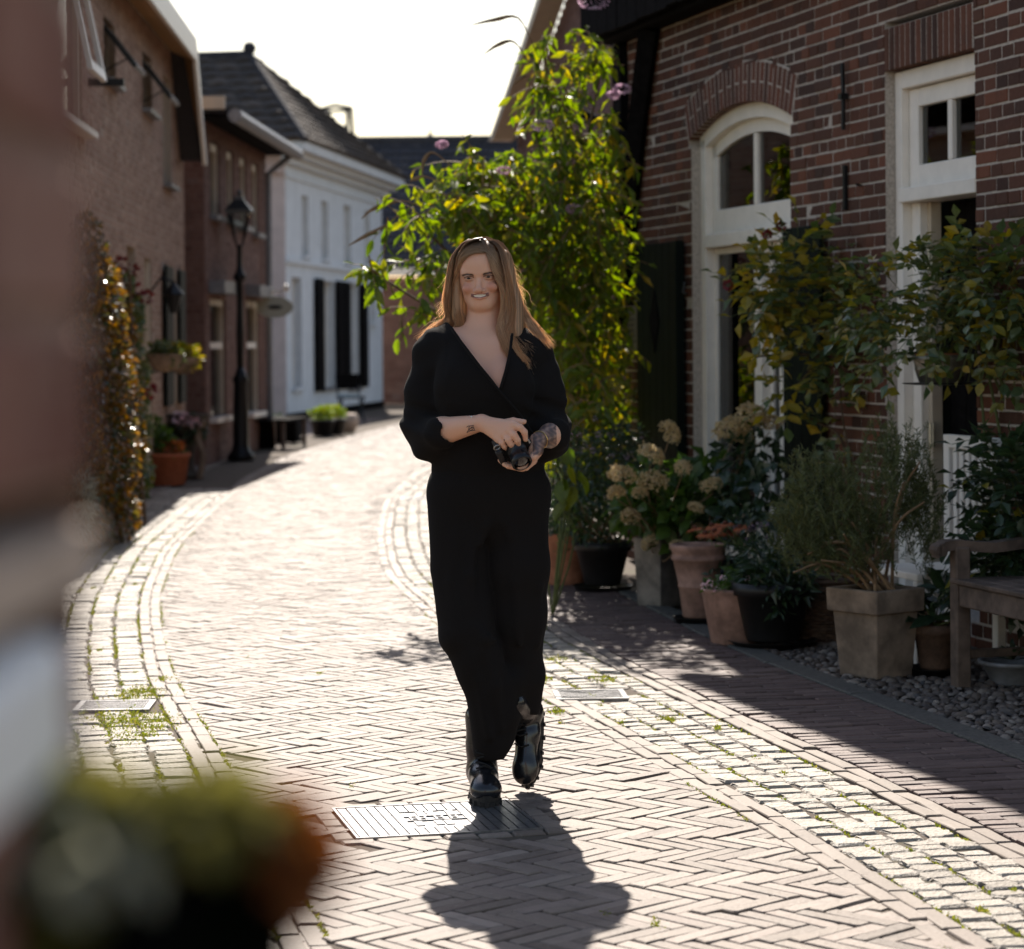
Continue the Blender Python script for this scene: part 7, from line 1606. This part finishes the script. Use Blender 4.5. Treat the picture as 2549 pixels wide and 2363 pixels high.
q = plantroot("pink_flowers", b + [0, 0, .68], "pale pink and white flowers spilling over the garden urn", "flower"); cloud(q, [(465, 1070, b[1], 48, 30, .25), (470, 1055, b[1], 40, 20, .25)], 620, (.05, .08), .35, L_dark, R1, .2, .6); cloud(q, [(460, 1046, b[1] - .1, 36, 12, .2), (478, 1052, b[1] - .1, 22, 10, .2), (447, 1040, b[1], 18, 8, .1)], 330, (.04, .06), .5, L_pink, R1, -.1, .6, name="blossoms")
# street lamp
b = G(600, 1146); lp_ = empty("street_lamp", tuple(b), 0, "old-fashioned black cast iron street lamp with a glass lantern on the left pavement", "street lamp")
mb = MB(); mb.lathe([(.17, 0), (.17, .06), (.12, .12), (.10, .2), (.098, .55), (.085, .95), (.105, 1.0), (.07, 1.06), (.045, 1.15)], 12); mb.build("lamp_base", M_iron, lp_, True)
mb = MB(); mb.lathe([(.045, 1.15), (.05, 1.6), (.04, 1.9), (.042, 2.2), (.075, 2.24), (.085, 2.28), (.05, 2.33), (.035, 2.4), (.033, 2.62), (.05, 2.66)], 10); mb.build("lamp_post", M_iron, lp_, True)
for a_ in range(4): t = math.pi / 4 + a_ * math.pi / 2; mb = MB(); mb.tube([(.03 * math.cos(t), .03 * math.sin(t), 2.62), (.10 * math.cos(t), .10 * math.sin(t), 2.80), (.185 * math.cos(t), .185 * math.sin(t), 3.06)], .010, 5); mb.build("lantern_rib", M_iron, lp_)
mb = MB(); v = [(x * r_, y * r_, z) for z, r_ in ((2.80, .068), (3.06, .13)) for x, y in ((-1, -1), (1, -1), (1, 1), (-1, 1))]; mb.add(v, [(0, 1, 5, 4), (1, 2, 6, 5), (2, 3, 7, 6), (3, 0, 4, 7)]); mb.build("lantern_glass", M_glass, lp_)
mb = MB(); v = [(x * r_, y * r_, z) for z, r_ in ((3.06, .165), (3.09, .165), (3.22, .06), (3.27, .05)) for x, y in ((-1, -1), (1, -1), (1, 1), (-1, 1))]; mb.add(v, [(3, 2, 1, 0), (12, 13, 14, 15)] + [(4 * k + i, 4 * k + (i + 1) % 4, 4 * k + 4 + (i + 1) % 4, 4 * k + 4 + i) for k in range(3) for i in range(4)]); mb.ball((0, 0, 3.31), .035, 8, 6); mb.build("lantern_roof", plain("grey_iron", (.10, .10, .10), .3, metal=.6), lp_)
# oval hanging sign
sg = HB.hit(684, 765, -1.0); c = AT(684, 765, 33.0); e = empty("hanging_sign", tuple(c), R(10), "pale green oval sign hanging from a white bracket on the brown house", "sign")
mb = MB(); t = np.linspace(0, 2 * math.pi, 28, endpoint=False); mb.prism([(.25 * math.cos(a), .145 * math.sin(a)) for a in t], -.015, .015); mb.build("sign_board", plain("sage_paint", (.42, .42, .34), .6, var=.08), e)
mb = MB(); mb.prism([(.10 * math.cos(a), .03 * math.sin(a)) for a in t], -.02, -.016); mb.build("emblem", M_iron, e)
bar("bracket", (-.45, -.012, .20), (.1, .012, .235), M_white, e); mb = MB(); mb.ball((.16, 0, .26), .05, 8, 6); mb.build("bracket_knob", M_white, e)
for x in (-.1, .08): bar("hanger", (x - .006, -.006, .14), (x + .006, .006, .2), M_iron, e, 0)
# things in front of the white house
def crate(name, px, py, w, d, h, mat, label, cat): 
    b = G(px, py); b[1] += d / 2; e = empty(name, tuple(b), R(-8), label, cat); n = 4
    for i in range(n): bar("board", (-w / 2, -d / 2, .01 + i * h / n), (w / 2, -d / 2 + .02, (i + .92) * h / n), mat, e, 0); bar("board", (w / 2 - .02, -d / 2 + .021, .01 + i * h / n), (w / 2, d / 2, (i + .92) * h / n), mat, e, 0)
    bar("back_board", (-w / 2, d / 2 - .02, .01), (w / 2 - .021, d / 2, h), mat, e, 0); bar("soil", (-w / 2 + .03, -d / 2 + .03, h - .08), (w / 2 - .03, d / 2 - .03, h - .05), M_soil, e, 0)
    for x in (-w / 2 + .04, w / 2 - .04): bar("foot", (x - .02, -d / 2 - .02, 0), (x + .02, -d / 2 - .001, h), mat, e, 0)
    return b
b = crate("wooden_planter", 690, 1104, .62, .4, .34, M_black, "dark wooden plant box on the pavement before the white house", "planter"); q = plantroot("box_plant", b + [0, 0, .3], "thin green plant in the dark wooden plant box", "plant"); cloud(q, [(680, 1040, b[1], 40, 10, .15)], 200, (.04, .07), .25, L_dark, R1, 0, .6)
b = G(722, 1098); b[1] += .1; pot("small_clay_pot", b, "small reddish pot beside the dark wooden plant box", prof_taper(.09, .11, .24, .04), M_terra)
sb = G(650, 1118); sb[1] += .1; ab = empty("a_board", tuple(sb), R(10), "small dark folding board leaning at the foot of the brown house", "board"); mb = MB(); mb.prism([(-.18, 0), (.18, 0), (.14, .42), (-.14, .42)], -.09, -.06); mb.build("front_panel", M_black, ab); mb = MB(); mb.prism([(-.18, 0), (.18, 0), (.14, .42), (-.14, .42)], .06, .09); mb.build("rear_panel", M_black, ab)
b = G(772, 1116); bc = empty("dark_bench", tuple(b + [-.45, .2, 0]), R(82), "low dark wooden bench in shade before the white house", "bench")
for y in (-.2, 0, .2): bar("seat_slat", (-.7, y - .08, .38), (.7, y + .08, .41), M_black, bc, 0)
for x in (-.66, .62):
    for y in (-.24, .2): bar("leg", (x, y, 0), (x + .05, y + .05, .379), M_oldwood, bc, 0)
for i, (x, y) in enumerate(((800, 1088), (830, 1085))): b = G(x, y); b[1] += .2; pot("round_dark_pot", b, ("round dark pot of greenery left of its twin by the white house", "round dark pot of greenery nearer the beige vase")[i], prof_taper(.14, .19, .26, .04), M_potblack); q = plantroot("green_plant", b + [0, 0, .26], ("low bright green plant in the left dark pot", "low green plant in the dark pot nearer the vase")[i], "plant"); cloud(q, [(x, y - 58, b[1], 28, 14, .15)], 260, (.05, .09), .25, L_bud, R1, -.2, .6)
b = G(866, 1080); b[1] += .15; pot("beige_vase", b, "beige stone vase standing by the white house", [(.07, 0), (.10, .02), (.155, .14), (.17, .22), (.14, .30), (.10, .32), (.08, .30)], plain("beige_stone", (.48, .38, .3), .8))
b = G(870, 1052); bi = empty("folding_chair", tuple(b + [0, .3, 0]), R(20), "dark folding chair draped with pale blue cloth before the shutters", "chair")
for x in (-.2, .2): mb = MB(); mb.tube([(x, -.22, 0), (x, .1, .45), (x, .25, .85)], .02, 5); mb.build("frame_leg", M_iron, bi); mb = MB(); mb.tube([(x, .22, 0), (x, -.2, .45)], .02, 5); mb.build("frame_leg", M_iron, bi)
bar("seat", (-.22, -.22, .44), (.22, .2, .47), M_black, bi, 0); bar("backrest", (-.22, .17, .6), (.22, .2, .88), M_black, bi, 0); M_blue = plain("pale_blue_cloth", (.45, .55, .6), .9)
mb = MB(); mb.box((-.24, -.24, .472), (.1, .0, .52)); mb.build("cloth", M_blue, bi)

# ---- foreground: brick corner, sill and potted plant, very close and out of focus ----------------
FGY = 1.0
fgx = float(AT(206, 900, FGY)[0])
FGf = Frame(fgx, .25, (0, 1)); fg = empty("foreground_brick_corner", tuple(FGf.o), FGf.a, "blurred reddish brown brick house corner close to the camera at the left edge", "wall")
M_brickF = piece_mat("near_brick", [(.17, .07, .05), (.26, .12, .085), (.20, .085, .06), (.34, .19, .14)], rough=.9, nscale=60, wear=(.5, .36, .28), wearamt=.6); M_mortarF = plain("near_mortar", (.28, .17, .125), .95)
BZ = 1.342
wallbricks(FGf, fg, .0, FGY - .25, 0, 3.2, lambda z: [(-.1, .745)] if abs(z - BZ) < .02 else [], .065, .22, M_brickF, M_mortarF, 120, depth=.07, vfac=1)
mb = MB(); mb.box((.0, -.006, BZ - .018), (FGY - .255, .1, BZ + .006)); mb.build("stone_band", plain("pale_sandstone", (.55, .42, .33), .9), fg)
mb = MB(); mb.box((.0, -.012, 1.262), (.655, .1, 1.312), bev=.006); mb.build("white_window_board", plain("bright_white_paint", (.9, .88, .85), .5, var=.05), fg)
mb = MB(); mb.box((.0, .24, 0), (FGY - .252, .9, 3.2)); mb.build("core", M_brickF, fg)
PY = .92; pc = AT(330, 2380, PY); r_ = float(AT(730, 2200, PY)[0] - AT(330, 2200, PY)[0])
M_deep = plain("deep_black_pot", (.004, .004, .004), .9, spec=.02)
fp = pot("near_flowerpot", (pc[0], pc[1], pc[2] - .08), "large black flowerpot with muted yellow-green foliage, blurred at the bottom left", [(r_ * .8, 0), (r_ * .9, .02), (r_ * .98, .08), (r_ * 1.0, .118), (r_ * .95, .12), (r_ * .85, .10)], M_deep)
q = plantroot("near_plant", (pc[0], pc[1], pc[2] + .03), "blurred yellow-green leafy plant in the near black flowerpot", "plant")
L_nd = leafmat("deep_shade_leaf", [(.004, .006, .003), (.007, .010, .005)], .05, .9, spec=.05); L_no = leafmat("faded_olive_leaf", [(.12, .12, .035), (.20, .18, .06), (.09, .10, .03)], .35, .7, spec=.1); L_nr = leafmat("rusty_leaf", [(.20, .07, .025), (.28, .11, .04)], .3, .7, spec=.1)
def near(px, py, Z, rx, ry, n, L, mat, nm): cloud(q, [(px, py, Z, rx, ry, .03)], n, L, .42, mat, R1, .1, .6, name=nm)
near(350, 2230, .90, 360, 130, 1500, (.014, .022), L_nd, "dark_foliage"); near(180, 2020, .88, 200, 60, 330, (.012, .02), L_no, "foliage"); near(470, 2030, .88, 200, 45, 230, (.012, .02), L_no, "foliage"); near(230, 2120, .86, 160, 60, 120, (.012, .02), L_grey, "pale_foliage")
near(690, 2080, .9, 80, 60, 170, (.012, .018), L_nr, "russet_foliage"); near(750, 2150, .9, 40, 70, 110, (.012, .018), L_nr, "russet_foliage"); near(80, 2300, .86, 120, 80, 90, (.012, .02), L_no, "foliage")
ld = empty("pot_ledge", (pc[0] - .05, pc[1], 0), 0, "low brick pier carrying the near flowerpot, below the frame", "wall"); mb = MB(); mb.box((-.18, -.08, 0), (.12, .08, pc[2] - .082)); mb.build("pier", M_brickF, ld)
e = plantroot("lavender", tuple(G(225, 1330) + [0, .0, 0]), "pale feathery plant peeping past the blurred brick corner", "plant"); cloud(e, [(205, 1210, 16.2, 22, 26, .1), (215, 1250, 16.2, 18, 40, .1), (205, 1300, 16.2, 16, 40, .1)], 500, (.05, .09), .07, L_grey, R1, -.2, .9)
stems(e, [G(225, 1330)] * 3, [AT(208, 1240, 16.2), AT(215, 1260, 16.2), AT(200, 1300, 16.2)], .006, M_stem, R1)
